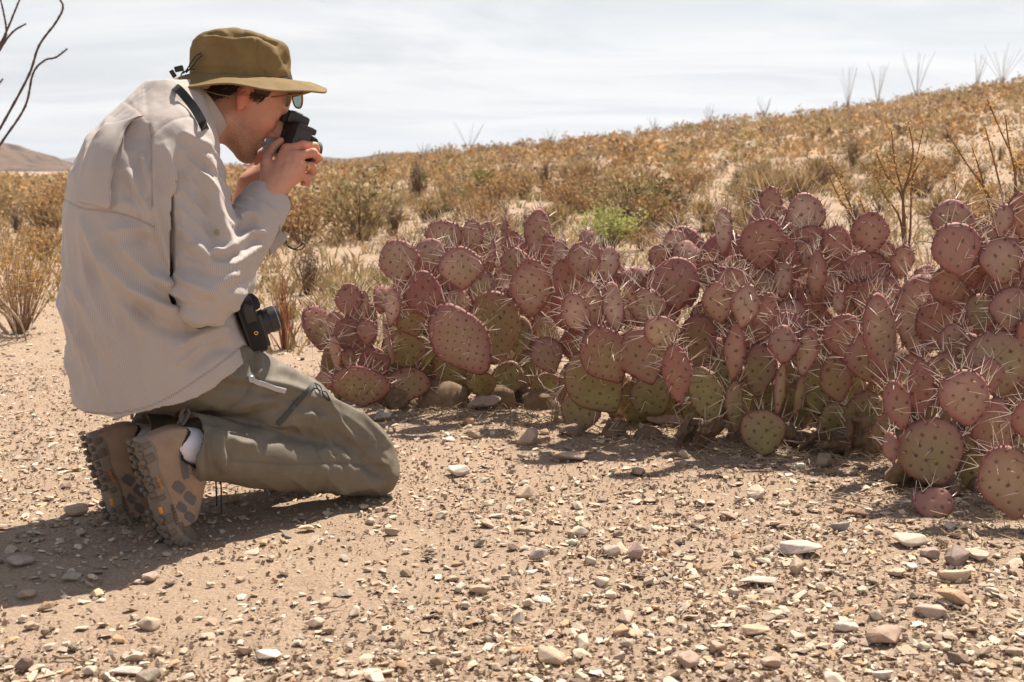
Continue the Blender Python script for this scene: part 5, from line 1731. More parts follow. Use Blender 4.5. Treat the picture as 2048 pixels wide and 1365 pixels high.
for f_ in FING_R:
    for j in (0, 1):
        red = np.maximum(red, 0.55 * np.exp(-(np.linalg.norm(BV - NW(*f_[j]), axis=1) / 0.018) ** 2))
col = col * (1 - red[:, None]) + np.array([0.62, 0.17, 0.11]) * red[:, None]
lips = np.exp(-((q - [0.096, 0, -0.061]) ** 2 / np.array([0.012, 0.02, 0.011]) ** 2).sum(1)) * isface
col = col * (1 - 0.6 * lips[:, None]) + np.array([0.45, 0.15, 0.12]) * 0.6 * lips[:, None]
attr(me, 'Col', np.concatenate([col, np.ones((len(col), 1))], 1), 'FLOAT_COLOR')
jawl = isface * sstep(-0.015, -0.055, q[:, 2] + 0.10 * (q[:, 0] - 0.02)) * sstep(-0.02, 0.03, q[:, 0])
goat = isface * np.exp(-((q - [0.085, 0, -0.098]) ** 2 / np.array([0.03, 0.032, 0.026]) ** 2).sum(1))
mous = isface * np.exp(-((q - [0.10, 0, -0.044]) ** 2 / np.array([0.02, 0.026, 0.009]) ** 2).sum(1))
brow = isface * np.maximum(*[np.exp(-((q - [0.09, s * 0.032, 0.036]) ** 2 / np.array([0.02, 0.024, 0.006]) ** 2).sum(1)) for s in (-1, 1)])
attr(me, 'beard', np.clip(0.55 * jawl + 0.9 * goat + 0.6 * mous + 0.9 * brow, 0, 0.92))
body = child('body', me, person)

# ---- hair under the hat, sideburn and eyelashes side
m_hair = simple_mat('dark_brown_hair', (0.050, 0.028, 0.018), 0.5, 0.5, 300, bmp=0.6, bscale=600)
def hair_sdf(P):
    q_ = (P - HO) @ HM.T
    d = ell_sdf(q_, (-0.008, 0, 0.05), np.eye(3), (0.107, 0.0825, 0.092))
    low = 0.008 + 0.02 * sstep(-0.02, -0.08, q_[:, 0]) * -1.6
    low = low + 0.028 * sstep(-0.004, 0.02, q_[:, 0])
    cut = low - q_[:, 2]
    face = (q_[:, 0] - 0.034) - 0.55 * np.clip(q_[:, 2] - 0.06, 0, 1)
    d = np.maximum(d, np.maximum(cut, face))
    # free the ear
    for s in (-1, 1):
        d = np.maximum(d, 0.026 - np.linalg.norm((q_ - [-0.014, s * 0.085, 0.006]) / [1, 1.2, 1.25], axis=1))
        d = np.minimum(d, cone_sdf(q_, (0.014, s * 0.066, 0.034), (0.010, s * 0.0665, 0.014), 0.007, 0.004))
    return d
HVt, HFt = sdf_mesh(hair_sdf, HO - 0.16, HO + 0.16, 0.004)
HVt = smooth_mesh(HVt, HFt, 1)
HNt = vnormals(HVt, HFt)
HVt = HVt + HNt * (vnoise((HVt - HO) @ HM.T * [0.35, 1, 1.0], 160, 3) * 0.0018)[:, None]
child('hair', mesh_np('hair', HVt, HFt, True, [m_hair]), person)
# locks that hang below the brim
mbh = MB(); hr = random.Random(4)
for k in range(150):
    s = -1
    x0 = hr.uniform(-0.085, 0.03)
    if -0.036 < x0 < 0.006:
        continue
    z0 = 0.034 if x0 > 0 else 0.0 - 0.016 * (x0 < -0.05)
    yy = -0.079 * math.sqrt(max(0.05, 1 - ((x0 + 0.008) / 0.107) ** 2))
    p0 = hw_(x0, yy, z0 + hr.uniform(0.0, 0.02)); p1 = hw_(x0 - 0.006 + hr.gauss(0, 0.004), yy - 0.002, z0 - 0.012); p2 = hw_(x0 - 0.012 + hr.gauss(0, 0.007), yy - hr.uniform(0.0, 0.004), z0 - hr.uniform(0.016, 0.03))
    mbh.tube([p0, p1, p2], [0.0016, 0.0013, 0.0004], 4, 0, False)
mbh.build('hair_locks', m_hair, person, kind='stuff')
# eye: dark lid line with lashes
mbe = MB()
mbe.tube([hw_(0.087, -0.043, 0.0175), hw_(0.0895, -0.033, 0.0195), hw_(0.0885, -0.022, 0.0185)], [0.0012, 0.002, 0.0012], 6)
mbe.build('eyelashes', m_hair, person)

# ---- drapery helper
def drape(V, N, folds, steps=(), seams=()):
    px, py = proj(V)
    # only the side turned to the photograph's viewer shows these folds
    front = sstep(0.25, -0.25, N @ np.array([0.0, 1.0, 0.0]))
    off = np.zeros(len(V)); seam = np.zeros(len(V))
    for (l, am, wd) in folds:
        dd, sd_, t = poly_dist(px, py, [tuple(p) for p in curve_pts(l, 5)])
        tap = np.clip(np.minimum(t, 1 - t) * 5, 0, 1) ** 0.7
        off += 2.3 * am * tap * (np.exp(-(dd / wd) ** 1.25) - 0.7 * np.exp(-((dd * sd_ - 1.9 * wd) / (1.1 * wd)) ** 2))
    for (l, am, wd, reach) in steps:
        dd, sd_, t = poly_dist(px, py, [tuple(p) for p in curve_pts(l, 5)])
        ends = np.clip(np.minimum(t, 1 - t) * 12, 0, 1)
        off += am * ends * sstep(-wd, wd, dd * sd_) * (1 - sstep(reach * 0.3, reach, dd))
    for l in seams:
        dd, _, _ = poly_dist(px, py, [tuple(p) for p in curve_pts(l, 5)])
        seam = np.maximum(seam, np.exp(-(dd / 2.4) ** 2))
        off -= 0.0016 * np.exp(-(dd / 4.0) ** 2)
    return V + N * (off * front)[:, None], seam * front

def zz2(*pts): return [(80 + x / 2.275, 150 + y / 2.275) for x, y in pts]
def zz3(*pts): return [(100 + x / 2.394, 560 + y / 2.394) for x, y in pts]

def ridged(P, A, lam, seed, amp, lo=-0.15, hi=0.45, ms=4.0, warp=3.0):
    """Sharp cloth creases running across the direction A."""
    A = np.asarray(A, float); A = A / np.linalg.norm(A)
    ph = 2 * math.pi * (P @ A) / lam + warp * fbm(P, 5.0, 2, seed)
    r = (1 - np.abs(np.sin(ph / 2))) ** 2.0
    return amp * (r - 0.33) * sstep(lo, hi, fbm(P, ms, 2, seed + 5))

# ---- shirt
SEC = np.array([  # z, fc, lc, half width (L), half depth (F)
 [0.24, 0.016, 0.010, 0.246, 0.226], [0.32, 0.010, 0.010, 0.246, 0.224], [0.42, -0.014, 0.010, 0.236, 0.208], [0.52, -0.042, 0.012, 0.226, 0.186], [0.62, -0.052, 0.012, 0.219, 0.172],
 [0.75, -0.050, 0.010, 0.215, 0.165], [0.86, -0.030, 0.01, 0.206, 0.146], [0.94, -0.005, 0.01, 0.180, 0.118], [1.00, 0.018, 0.005, 0.125, 0.085],
 [1.035, 0.030, 0.0, 0.085, 0.065], [1.06, 0.035, 0.0, 0.05, 0.05]])
SECd = np.array(curve_pts(SEC, 8))
def torso_uv(P):
    q_ = P - PC
    f_ = q_ @ Fv; l_ = q_ @ Lv; z_ = P[:, 2]
    it = [np.interp(z_, SECd[:, 0], SECd[:, k]) for k in range(1, 5)]
    return f_ - it[0], l_ - it[1], z_, it[2], it[3], f_
CUFF_C = NW(518, 428, 2.895); CUFF_D = (RW - RE) / np.linalg.norm(RW - RE)
CUFL_C = LE + (LW - LE) * 0.50; CUFL_D = (LW - LE) / np.linalg.norm(LW - LE)
def sleeve_r(P):
    d = chain_sdf(P, [RS + Lv * 0.06 - Zv * 0.01, RS - Lv * 0.0 - Zv * 0.03, RE, CUFF_C + CUFF_D * 0.03], (0.070, 0.086, 0.079, 0.060), 0.012)
    d = smin(d, np.linalg.norm((P - (RE - Zv * 0.012 - Fv * 0.012)), axis=1) - 0.076, 0.02)
    return np.maximum(d, (P - CUFF_C) @ CUFF_D)
def sleeve_l(P):
    d = chain_sdf(P, [LS, LE, CUFL_C + CUFL_D * 0.03], (0.088, 0.075, 0.058), 0.012)
    return np.maximum(d, (P - CUFL_C) @ CUFL_D)
def torso_sdf(P):
    f_, l_, z_, a, b_, fr = torso_uv(P)
    r = (np.abs(l_ / a) ** 2.3 + np.abs(f_ / b_) ** 2.3) ** (1 / 2.3)
    d = (r - 1) * np.minimum(a, b_)
    ch = PC + Fv * 0.005 + Zv * 0.505
    d = smin(d, cone_sdf(P, ch, RS, 0.075, 0.076), 0.03)
    d = smin(d, cone_sdf(P, ch, LS, 0.075, 0.076), 0.03)
    hem = np.interp(fr, [-0.4, -0.16, 0.0, 0.16, 0.3], [0.292, 0.296, 0.345, 0.425, 0.47]) + 0.004 * np.sin(fr * 40)
    d = np.maximum(d, hem - z_)
    return np.maximum(d, z_ - 1.055)
def shirt_sdf(P):
    sl = sleeve_r(P)
    gap = -0.07 + 0.079 * sstep(0.99, 0.82, P[:, 2]) * sstep(0.36, 0.50, P[:, 2])
    d = np.maximum(torso_sdf(P), gap - sl)
    d = smin(d, sl, 0.004)
    d = smin(d, sleeve_l(P), 0.02)
    # room for the neck
    return -smin(-d, cone_sdf(P, NB - Zv * 0.02, HO - hf * 0.03 - hu * 0.03, 0.066, 0.066), 0.01)
SV, SF = sdf_mesh(shirt_sdf, (-1.36, 2.40, 0.22), (-0.36, 3.52, 1.12), 0.0046)
SV = smooth_mesh(SV, SF, 2, 0.5)
SN = vnormals(SV, SF)
dT, dR, dL = torso_sdf(SV), sleeve_r(SV), sleeve_l(SV)
onR = (dR < dT) & (dR < dL); onL = (dL < dT) & (dL <= dR)
f_, l_, z_, a_, b_, _ = torso_uv(SV)
uT = np.arctan2(l_, -f_) * 0.20 + 0.012 * fbm(SV, 5, 2, 3)
def axis_u(P, a, b_, rr):
    t = (b_ - a) / np.linalg.norm(b_ - a)
    s = np.cross(t, [0, 1, 0]); s /= np.linalg.norm(s); n_ = np.cross(t, s)
    q_ = P - a
    return np.arctan2(q_ @ s, -np.abs(1) * (q_ @ n_)) * rr
lower = ((SV - RE) @ CUFF_D > 0.02) & onR
def plain_u(P, a, b_):
    """Distance across the limb as the viewer of the outer side sees it."""
    t = (b_ - a) / np.linalg.norm(b_ - a)
    s = np.cross(t, [0, 1, 0]); s /= np.linalg.norm(s)
    x = (P - a) @ s
    return x + 0.25 * ((P - a) @ np.cross(t, s))
u = np.where(onR, plain_u(SV, RS, RE), np.where(onL, plain_u(SV, LS, LE), uT))
u = np.where(lower, plain_u(SV, RE, RW), u)
shirt_folds = [
 (zz2((180, 640), (300, 850), (450, 1000), (620, 1090)), 0.0075, 15), (zz2((330, 700), (420, 830), (560, 960), (640, 1010)), 0.0065, 13),
 (zz2((110, 650), (150, 900), (230, 1150), (330, 1320)), 0.0055, 12), (zz2((90, 800), (110, 1000), (170, 1300)), 0.0045, 10),
 (zz2((160, 700), (220, 950), (330, 1200)), 0.005, 12), (zz2((260, 760), (330, 980), (480, 1180)), 0.006, 15),
 (zz2((600, 1260), (700, 1190), (860, 1150)), 0.009, 12), (zz2((400, 960), (600, 1060), (860, 1130)), 0.008, 14),
 (zz2((520, 900), (600, 960), (700, 1040)), 0.007, 12), (zz2((620, 1320), (760, 1220), (900, 1180)), 0.007, 11),
 (zz2((380, 560), (460, 640), (530, 760)), 0.006, 12), (zz2((400, 420), (450, 540), (520, 660)), 0.0065, 11), (zz2((450, 330), (480, 450), (505, 560)), 0.005, 9),
 (zz2((280, 190), (230, 320), (200, 480)), 0.0045, 10), (zz2((330, 200), (290, 330), (260, 520)), 0.0045, 9), (zz2((230, 240), (170, 380), (140, 500)), 0.004, 9),
 (zz2((300, 720), (420, 700), (520, 720)), 0.004, 12), (zz2((500, 1080), (640, 1120), (760, 1120)), 0.006, 12),
 # sleeve
 (zz2((735, 430), (795, 540), (830, 690), (875, 790)), 0.0075, 12), (zz2((690, 320), (760, 370), (800, 440)), 0.005, 9), (zz2((640, 260), (720, 300), (790, 330)), 0.0045, 9),
 (zz2((600, 420), (640, 620), (720, 860)), 0.004, 16), (zz2((780, 790), (830, 800), (880, 770)), 0.008, 9), (zz2((700, 760), (780, 840), (880, 870)), 0.0055, 13),
 (zz2((860, 690), (950, 640), (1020, 670)), 0.008, 10), (zz2((880, 790), (960, 720), (1040, 720)), 0.007, 10), (zz2((860, 880), (950, 810), (1030, 760)), 0.0065, 10),
 (zz2((800, 960), (900, 900), (990, 820)), 0.005, 11), (zz2((640, 900), (720, 980), (820, 1000)), 0.005, 13), (zz2((560, 300), (600, 420), (610, 560)), 0.004, 12)]
shirt_steps = [(zz2((490, 205), (440, 215), (388, 290), (352, 400), (328, 520), (333, 622)), 0.006, 4, 90),
               (zz2((497, 215), (500, 300), (506, 420), (512, 600), (560, 800), (612, 930)), -0.016, 6, 75)]
shirt_seams = [zz2((100, 565), (200, 608), (335, 625), (430, 652), (520, 692)), zz2((350, 105), (430, 150), (490, 205)), zz2((495, 285), (560, 225), (640, 192), (735, 188)),
               zz2((497, 215), (500, 300), (506, 420), (512, 600)), [(140, 818), (200, 828), (270, 822), (340, 795), (420, 742), (490, 690)]]
SV, seam = drape(SV, SN, shirt_folds, shirt_steps, shirt_seams)
nz = fbm(SV * [1, 1, 0.4], 24, 3, 61) * 0.005 + fbm(SV, 7, 2, 71) * 0.006
low_m = sstep(0.80, 0.62, SV[:, 2])
tor = (~onR & ~onL).astype(float)
cr_t = ridged(SV, (0.80, 0.10, 0.52), 0.075, 201, 0.011) * low_m + ridged(SV, (0.98, 0.1, 0.12), 0.05, 207, 0.006) + ridged(SV, (0.55, 0.1, 0.85), 0.055, 213, 0.008, 0.0, 0.5) * sstep(0.62, 0.45, SV[:, 2]) * sstep(-0.85, -0.7, SV[:, 0])
upm = onR & ~lower
cr_s = np.where(upm, ridged(SV, (0.9, 0, 0.25), 0.06, 221, 0.006) + ridged(SV, (0.35, 0, 0.95), 0.04, 223, 0.008) * sstep(0.74, 0.62, SV[:, 2]), 0) + np.where(lower, ridged(SV, CUFF_D * 0.8 + np.array([0.5, 0, 0.2]), 0.030, 227, 0.008, -0.5, 0.2), 0)
nz = nz + cr_t * tor + cr_s
SV = SV + SN * nz[:, None]
SV = smooth_mesh(SV, SF, 1, 0.3)

def stripe_mat(name, period=0.0035):
    m, ns, ls, b = new_mat(name)
    a = ns.new('ShaderNodeAttribute'); a.attribute_name = 'stripe'
    s = ns.new('ShaderNodeAttribute'); s.attribute_name = 'seam'
    ml = ns.new('ShaderNodeMath'); ml.operation = 'MULTIPLY'; ml.inputs[1].default_value = 2 * math.pi / period
    ls.new(a.outputs['Fac'], ml.inputs[0])
    sn = ns.new('ShaderNodeMath'); sn.operation = 'SINE'; ls.new(ml.outputs[0], sn.inputs[0])
    geo = ns.new('ShaderNodeNewGeometry')
    n1 = noise(ns, ls, 9, 4, 0.6, vec=geo.outputs['Position']); n2 = noise(ns, ls, 900, 2, 0.5, vec=geo.outputs['Position'])
    c = mixc(ns, ls, ramp(ns, ls, sn.outputs[0], -0.35, 0.35), (0.395, 0.34, 0.312), (0.475, 0.42, 0.39))
    c = mixc(ns, ls, ramp(ns, ls, n1, 0.3, 0.7, 0, 0.3), c, (0.38, 0.325, 0.295))
    c = mixc(ns, ls, ramp(ns, ls, s.outputs['Fac'], 0.2, 1, 0, 0.75), c, (0.25, 0.18, 0.15))
    ls.new(c, b.inputs['Base Color']); b.inputs['Roughness'].default_value = 0.75; b.inputs['Specular IOR Level'].default_value = 0.25
    b.inputs['Sheen Weight'].default_value = 0.15
    n4 = noise(ns, ls, 40, 5, 0.6, vec=geo.outputs['Position'], mapscale=(1, 1, 0.4))
    cz_ = creases(ns, ls, geo.outputs['Position'], 7.0, (1, 1, 0.55))
    bb_ = bump(ns, ls, b, n4, 0.3, 0.004)
    b2 = ns.new('ShaderNodeBump'); b2.inputs['Strength'].default_value = 0.5; b2.inputs['Distance'].default_value = 0.012
    ls.new(cz_, b2.inputs['Height']); ls.new(bb_.outputs[0], b2.inputs['Normal']); ls.new(b2.outputs[0], b.inputs['Normal'])
    return m
m_shirt = stripe_mat('striped_cotton')
me = mesh_np('shirt', SV, SF, True, [m_shirt]); attr(me, 'stripe', u); attr(me, 'seam', seam)
shirt = child('shirt', me, person)

def loft_mesh(rings, closed=True, cap=False):
    V = np.concatenate(rings); n = len(rings[0]); F = []
    for i in range(len(rings) - 1):
        for k in range(n if closed else n - 1):
            k2 = (k + 1) % n
            F.append((i * n + k, i * n + k2, (i + 1) * n + k2, (i + 1) * n + k))
    return V, np.array(F)

def band(center, axis, prof, n=64, squash=(1, 1), up_hint=(0, 1, 0), noise_amp=0.0, seed=0):
    """Closed cloth band: prof = list of (t along axis, radius) going up outside and down inside."""
    axis = np.array(axis, float); axis /= np.linalg.norm(axis)
    s = np.cross(axis, up_hint); s /= np.linalg.norm(s); n_ = np.cross(axis, s)
    rings = []
    for (t, r) in prof:
        th = np.linspace(0, 2 * np.pi, n, endpoint=False)
        w = 1 + noise_amp * np.sin(2 * th + seed) + noise_amp * 0.6 * np.sin(5 * th + seed * 2 + t * 30)
        rings.append(np.asarray(center) + axis * t + (np.cos(th) * w)[:, None] * s * r * squash[0] + (np.sin(th) * w)[:, None] * n_ * r * squash[1])
    V, F = loft_mesh(rings)
    return V, F
# cuffs
for (c0, d0, rr, k) in ((CUFF_C, CUFF_D, 0.061, 0), (CUFL_C, CUFL_D, 0.055, 1)):
    prof = [(-0.012, rr * 0.99), (-0.008, rr * 1.03), (0.0, rr * 1.035), (0.02, rr * 1.01), (0.045, rr * 0.95), (0.058, rr * 0.93), (0.060, rr * 0.90), (0.057, rr * 0.86), (0.02, rr * 0.88), (-0.01, rr * 0.9)]
    V, F = band(c0, d0, prof, 72, (1.0, 0.86), (0, 1, 0), 0.03, k)
    me = mesh_np('cuff', V, F[:, ::-1], True, [m_shirt])
    attr(me, 'stripe', (V - c0) @ d0 * 1.0); attr(me, 'seam', np.exp(-(((V - c0) @ d0 - 0.004) / 0.002) ** 2))
    child('cuff', me, shirt)
# loose cuff flap with its drawcord behind the forearm
def sheet(pts4, nu=10, nv=10, th=0.003, bulge=0.0):
    """Thin curved panel through four corner points."""
    A, B, C_, D = [np.array(p) for p in pts4]
    nrm = np.cross(B - A, D - A); nrm /= np.linalg.norm(nrm)
    V = []
    for s in (1, -1):
        for i in range(nu):
            for j in range(nv):
                a, b_ = i / (nu - 1), j / (nv - 1)
                p = (A * (1 - a) + B * a) * (1 - b_) + (D * (1 - a) + C_ * a) * b_
                V.append(p + nrm * (s * th / 2 + bulge * math.sin(math.pi * a) * math.sin(math.pi * b_)))
    F = []
    o = nu * nv
    for i in range(nu - 1):
        for j in range(nv - 1):
            k = i * nv + j
            F.append((k, k + nv, k + nv + 1, k + 1)); F.append((o + k, o + k + 1, o + k + nv + 1, o + k + nv))
    for i in range(nu - 1):
        for j in (0, nv - 1):
            k = i * nv + j
            F.append((k, k + nv, o + k + nv, o + k) if j == nv - 1 else (k, o + k, o + k + nv, k + nv))
    for j in range(nv - 1):
        for i in (0, nu - 1):
            k = i * nv + j
            F.append((k, k + 1, o + k + 1, o + k) if i == 0 else (k, o + k, o + k + 1, k + 1))
    return np.array(V), np.array(F)
V, F = sheet([NW(537, 492, 2.93), NW(540, 512, 2.93), NW(579, 474, 2.96), NW(560, 462, 2.96)], th=0.004)
me = mesh_np('cuff_flap', V, F, True, [m_shirt]); attr(me, 'stripe', V @ np.array([0.5, 0.1, 0.8])); attr(me, 'seam', np.zeros(len(V)))
child('cuff_flap', me, shirt)
m_black = simple_mat('black_cord', (0.018, 0.016, 0.016), 0.5, 0.3, 80)
mb = MB()
mb.tube([W(p[0], p[1], 2.96) for p in curve_pts([(572, 476), (574, 490), (584, 498), (600, 500), (610, 492), (606, 488), (590, 498), (576, 492)], 5)], 0.0016, 6)
mb.build('drawcord', m_black, shirt)
# collar
V, F = band(NB + (HO - NB) * 0.10 - Fv * 0.012, (HO - NB) * [1, 1, 1] + Zv * 0.05, [(-0.03, 0.085), (-0.01, 0.078), (0.012, 0.0745), (0.03, 0.074), (0.033, 0.072), (0.028, 0.068), (0.0, 0.069), (-0.03, 0.074)], 64, (1.0, 0.98), (0, 1, 0), 0.02, 3)
me = mesh_np('collar', V, F[:, ::-1], True, [m_shirt]); attr(me, 'stripe', V @ np.array([0.9, 0.2, -0.4])); attr(me, 'seam', np.zeros(len(V)))
child('collar', me, shirt)

def on_surface(V, N, px, py, tol=7):
    x, y = proj(V)
    m = (np.hypot(x - px, y - py) < tol) & (N[:, 1] < 0.1)
    if not m.any():
        m = np.hypot(x - px, y - py) < tol * 3
    d = V[:, 1].copy(); d[~m] = 1e9
    i = int(np.argmin(d))
    near = m & (V[:, 1] < V[i, 1] + 0.012)
    n_ = N[near].mean(0); n_ /= np.linalg.norm(n_)
    Y = V[near, 1].mean() if near.sum() > 2 else V[i, 1]
    return NW(px, py, Y), n_
SN = vnormals(SV, SF)
# the vent flap across the back: a real overlapping layer of cloth
edge = curve_pts(zz2((482, 200), (440, 214), (388, 290), (352, 400), (330, 520), (333, 618)), 5)
nu, nv = 9, len(edge)
outer, inner = [], []
for j, (ex, ey) in enumerate(edge):
    tj = j / (nv - 1)
    lx_, ly_ = ex - 62 - 10 * tj, ey + 12 - 30 * tj
    for i in range(nu):
        a = i / (nu - 1)
        p_, n_ = on_surface(SV, SN, lx_ + (ex - lx_) * a, ly_ + (ey - ly_) * a, 8)
        lift = 0.0005 + 0.017 * a ** 2.0 * (0.35 + 0.65 * math.sin(math.pi * min(1, 0.12 + 0.8 * tj)))
        outer.append(p_ + n_ * (lift + 0.0016)); inner.append(p_ + n_ * (lift - 0.0016))
outer, inner = np.array(outer), np.array(inner)
VV_ = np.concatenate([outer, inner]); o2 = nu * nv; FF_ = []
for j in range(nv - 1):
    for i in range(nu - 1):
        k = j * nu + i
        FF_ += [(k, k + 1, k + nu + 1, k + nu), (o2 + k, o2 + k + nu, o2 + k + nu + 1, o2 + k + 1)]
    k = j * nu + nu - 1
    FF_.append((k, o2 + k, o2 + k + nu, k + nu))
for i in range(nu - 1):
    k = (nv - 1) * nu + i
    FF_.append((k, k + 1, o2 + k + 1, o2 + k))
VV_ = smooth_mesh(VV_, np.array(FF_), 2, 0.35)
f_, l_, z_, a_, b_, _ = torso_uv(VV_)
me = mesh_np('vent_flap', VV_, np.array(FF_)[:, ::-1], True, [m_shirt]); attr(me, 'stripe', np.arctan2(l_, -f_) * 0.20)
exy = np.stack(proj(VV_), 1); dd_, _, _ = poly_dist(exy[:, 0], exy[:, 1], [tuple(p) for p in edge])
attr(me, 'seam', np.exp(-((dd_ - 6) / 1.6) ** 2))
child('vent_flap', me, shirt)
m_button = simple_mat('horn_button', (0.34, 0.27, 0.17), 0.35, 0.2, 90)
p, n_ = on_surface(SV, SN, 433, 465)
mb = MB(); mb.lathe(Vector(p), Vector(n_), [(0.0, 0.0062), (0.003, 0.0064), (0.0042, 0.0058), (0.0036, 0.0042), (0.0036, 0.001)], 20)
bt = mb.build('button', m_button, shirt)
mb = MB()
for a, b_ in ((-1, -1), (1, -1), (1, 1), (-1, 1)):
    q_ = Vector(p) + Vector(n_) * 0.0037 + Vector((0.0014 * a, 0, 0.0014 * b_))
    mb.lathe(q_, Vector(n_), [(0, 0.0006), (0.0006, 0.0006)], 8)
mb.build('button_holes', m_black, bt, kind='stuff')

# ---- trousers
def trousers_sdf(P):
    d = ell_sdf(P, PC - Fv * 0.035 + Zv * 0.0, np.array([Fv, Lv, Zv]), (0.165, 0.190, 0.135))
    th = None
    for (h, kt, ks, a) in ((RH, RKt, RKs, RA), (LH, LKt, LKs, LA)):
        hem = a + (ks - a) * 0.03
        t1 = cone_sdf(P, h, kt, 0.106, 0.068)
        t1 = smin(t1, cone_sdf(P, h + (kt - h) * 0.2 + Zv * 0.004, h + (kt - h) * 0.62 + Zv * 0.010, 0.100, 0.084), 0.03)
        d = smin(d, t1, 0.05)
        s1 = cone_sdf(P, ks, hem, 0.066, 0.077)
        ax = (ks - hem) / np.linalg.norm(ks - hem)
        s1 = np.maximum(s1, -((P - hem) @ ax) - 0.004)
        s1 = -smin(-s1, np.maximum(cone_sdf(P, a - (ks - a) * 0.2, hem + ax * 0.02, 0.066, 0.066), -0.5), 0.004)
        k_ = smin(t1, s1, 0.006)
        kn = smin(np.linalg.norm(P - kt, axis=1) - 0.070, np.linalg.norm(P - ks, axis=1) - 0.068, 0.04)
        d = smin(d, smin(s1, kn, 0.012), 0.006)
    return np.maximum(d, P[:, 2] - 0.52)
TV, TF = sdf_mesh(trousers_sdf, (-1.32, 2.44, -0.03), (-0.22, 3.42, 0.60), 0.0046)
TV = smooth_mesh(TV, TF, 2, 0.5)
TN = vnormals(TV, TF)
tr_folds = [
 (zz3((720, 430), (880, 462), (1010, 475)), 0.005, 11), (zz3((1000, 480), (1180, 520), (1340, 570)), 0.005, 12), (zz3((860, 620), (1000, 580), (1130, 560)), 0.004, 13),
 (zz3((1130, 640), (1330, 660), (1490, 760), (1640, 870)), 0.0065, 12), (zz3((1180, 560), (1390, 600), (1540, 700), (1620, 800)), 0.006, 12),
 (zz3((1290, 600), (1450, 680), (1580, 800)), 0.005, 9), (zz3((1000, 700), (1150, 690), (1330, 720)), 0.005, 12), (zz3((1300, 800), (1340, 830), (1370, 870)), 0.004, 8),
 (zz3((1370, 790), (1410, 830), (1440, 870)), 0.004, 8), (zz3((1440, 800), (1480, 840), (1510, 880)), 0.004, 8), (zz3((1500, 810), (1550, 860), (1640, 900)), 0.006, 10),
 (zz3((700, 690), (712, 800), (722, 980)), 0.006, 9), (zz3((800, 690), (812, 790), (830, 930)), 0.0085, 10), (zz3((850, 740), (900, 780), (1000, 790)), 0.004, 11),
 (zz3((860, 1000), (1050, 1010), (1250, 1040)), 0.004, 12), (zz3((1330, 1020), (1480, 1000), (1620, 960)), 0.004, 12), (zz3((1100, 400), (1220, 450), (1330, 540)), 0.004, 10),
 (zz3((980, 340), (1000, 420), (985, 470)), 0.007, 6), (zz3((700, 560), (820, 610), (980, 640)), 0.0035, 14), (zz3((560, 690), (660, 640), (760, 600)), 0.004, 12)]
tr_seams = [zz3((820, 862), (1100, 882), (1400, 878), (1650, 890)), zz3((640, 650), (780, 640), (930, 560), (985, 470))]
TV, tseam = drape(TV, TN, tr_folds, [(zz3((872, 322), (960, 320), (1000, 370), (988, 470)), 0.005, 5, 40)], tr_seams)
thA = (RKt - RH) / np.linalg.norm(RKt - RH)
acr = np.array([-thA[2], 0, thA[0]])
kn_ = sstep(0.30, 0.12, np.linalg.norm(TV - (RKt + RKs) / 2, axis=1))
hip_ = sstep(0.34, 0.18, np.linalg.norm(TV - RH, axis=1))
shin_ = sstep(0.16, 0.10, TV[:, 2])
cr_ = ridged(TV, acr + 0.35 * thA, 0.055, 301, 0.008) * (1 - shin_) + ridged(TV, acr * 0.7 + thA * 0.7, 0.036, 307, 0.008, -0.3, 0.3) * kn_ + ridged(TV, acr * 0.8 - thA * 0.6, 0.05, 311, 0.007, -0.2, 0.3) * hip_ + ridged(TV, (0.9, 0, 0.45), 0.06, 317, 0.006) * shin_
TV = TV + TN * (cr_ + fbm(TV, 16, 3, 91) * 0.0035 + fbm(TV, 6, 2, 95) * 0.003)[:, None]
TV = smooth_mesh(TV, TF, 1, 0.3)
TV[:, 2] = np.maximum(TV[:, 2], 0.001)
m_tr, ns, ls, b = new_mat('grey_green_trousers')
s = ns.new('ShaderNodeAttribute'); s.attribute_name = 'seam'
geo = ns.new('ShaderNodeNewGeometry')
n1 = noise(ns, ls, 12, 5, 0.65, vec=geo.outputs['Position']); n2 = noise(ns, ls, 1200, 2, 0.5, vec=geo.outputs['Position'])
n3 = noise(ns, ls, 38, 6, 0.7, vec=geo.outputs['Position'])
c = mixc(ns, ls, ramp(ns, ls, n1, 0.3, 0.7), (0.135, 0.114, 0.085), (0.180, 0.155, 0.118))
c = mixc(ns, ls, ramp(ns, ls, n3, 0.60, 0.76, 0, 0.35), c, (0.34, 0.275, 0.21))
c = mixc(ns, ls, ramp(ns, ls, s.outputs['Fac'], 0, 1, 0, 0.55), c, (0.10, 0.085, 0.06))
ls.new(c, b.inputs['Base Color']); b.inputs['Roughness'].default_value = 0.62; b.inputs['Specular IOR Level'].default_value = 0.35
n4 = noise(ns, ls, 34, 5, 0.6, vec=geo.outputs['Position'], mapscale=(1, 1, 1.6))
cz_ = creases(ns, ls, geo.outputs['Position'], 8.0, (0.6, 0.6, 1.3))
bb_ = bump(ns, ls, b, n4, 0.3, 0.004)
b2 = ns.new('ShaderNodeBump'); b2.inputs['Strength'].default_value = 0.5; b2.inputs['Distance'].default_value = 0.012
ls.new(cz_, b2.inputs['Height']); ls.new(bb_.outputs[0], b2.inputs['Normal']); ls.new(b2.outputs[0], b.inputs['Normal'])
me = mesh_np('trousers', TV, TF, True, [m_tr]); attr(me, 'seam', tseam)
trousers = child('trousers', me, person)
TN = vnormals(TV, TF)

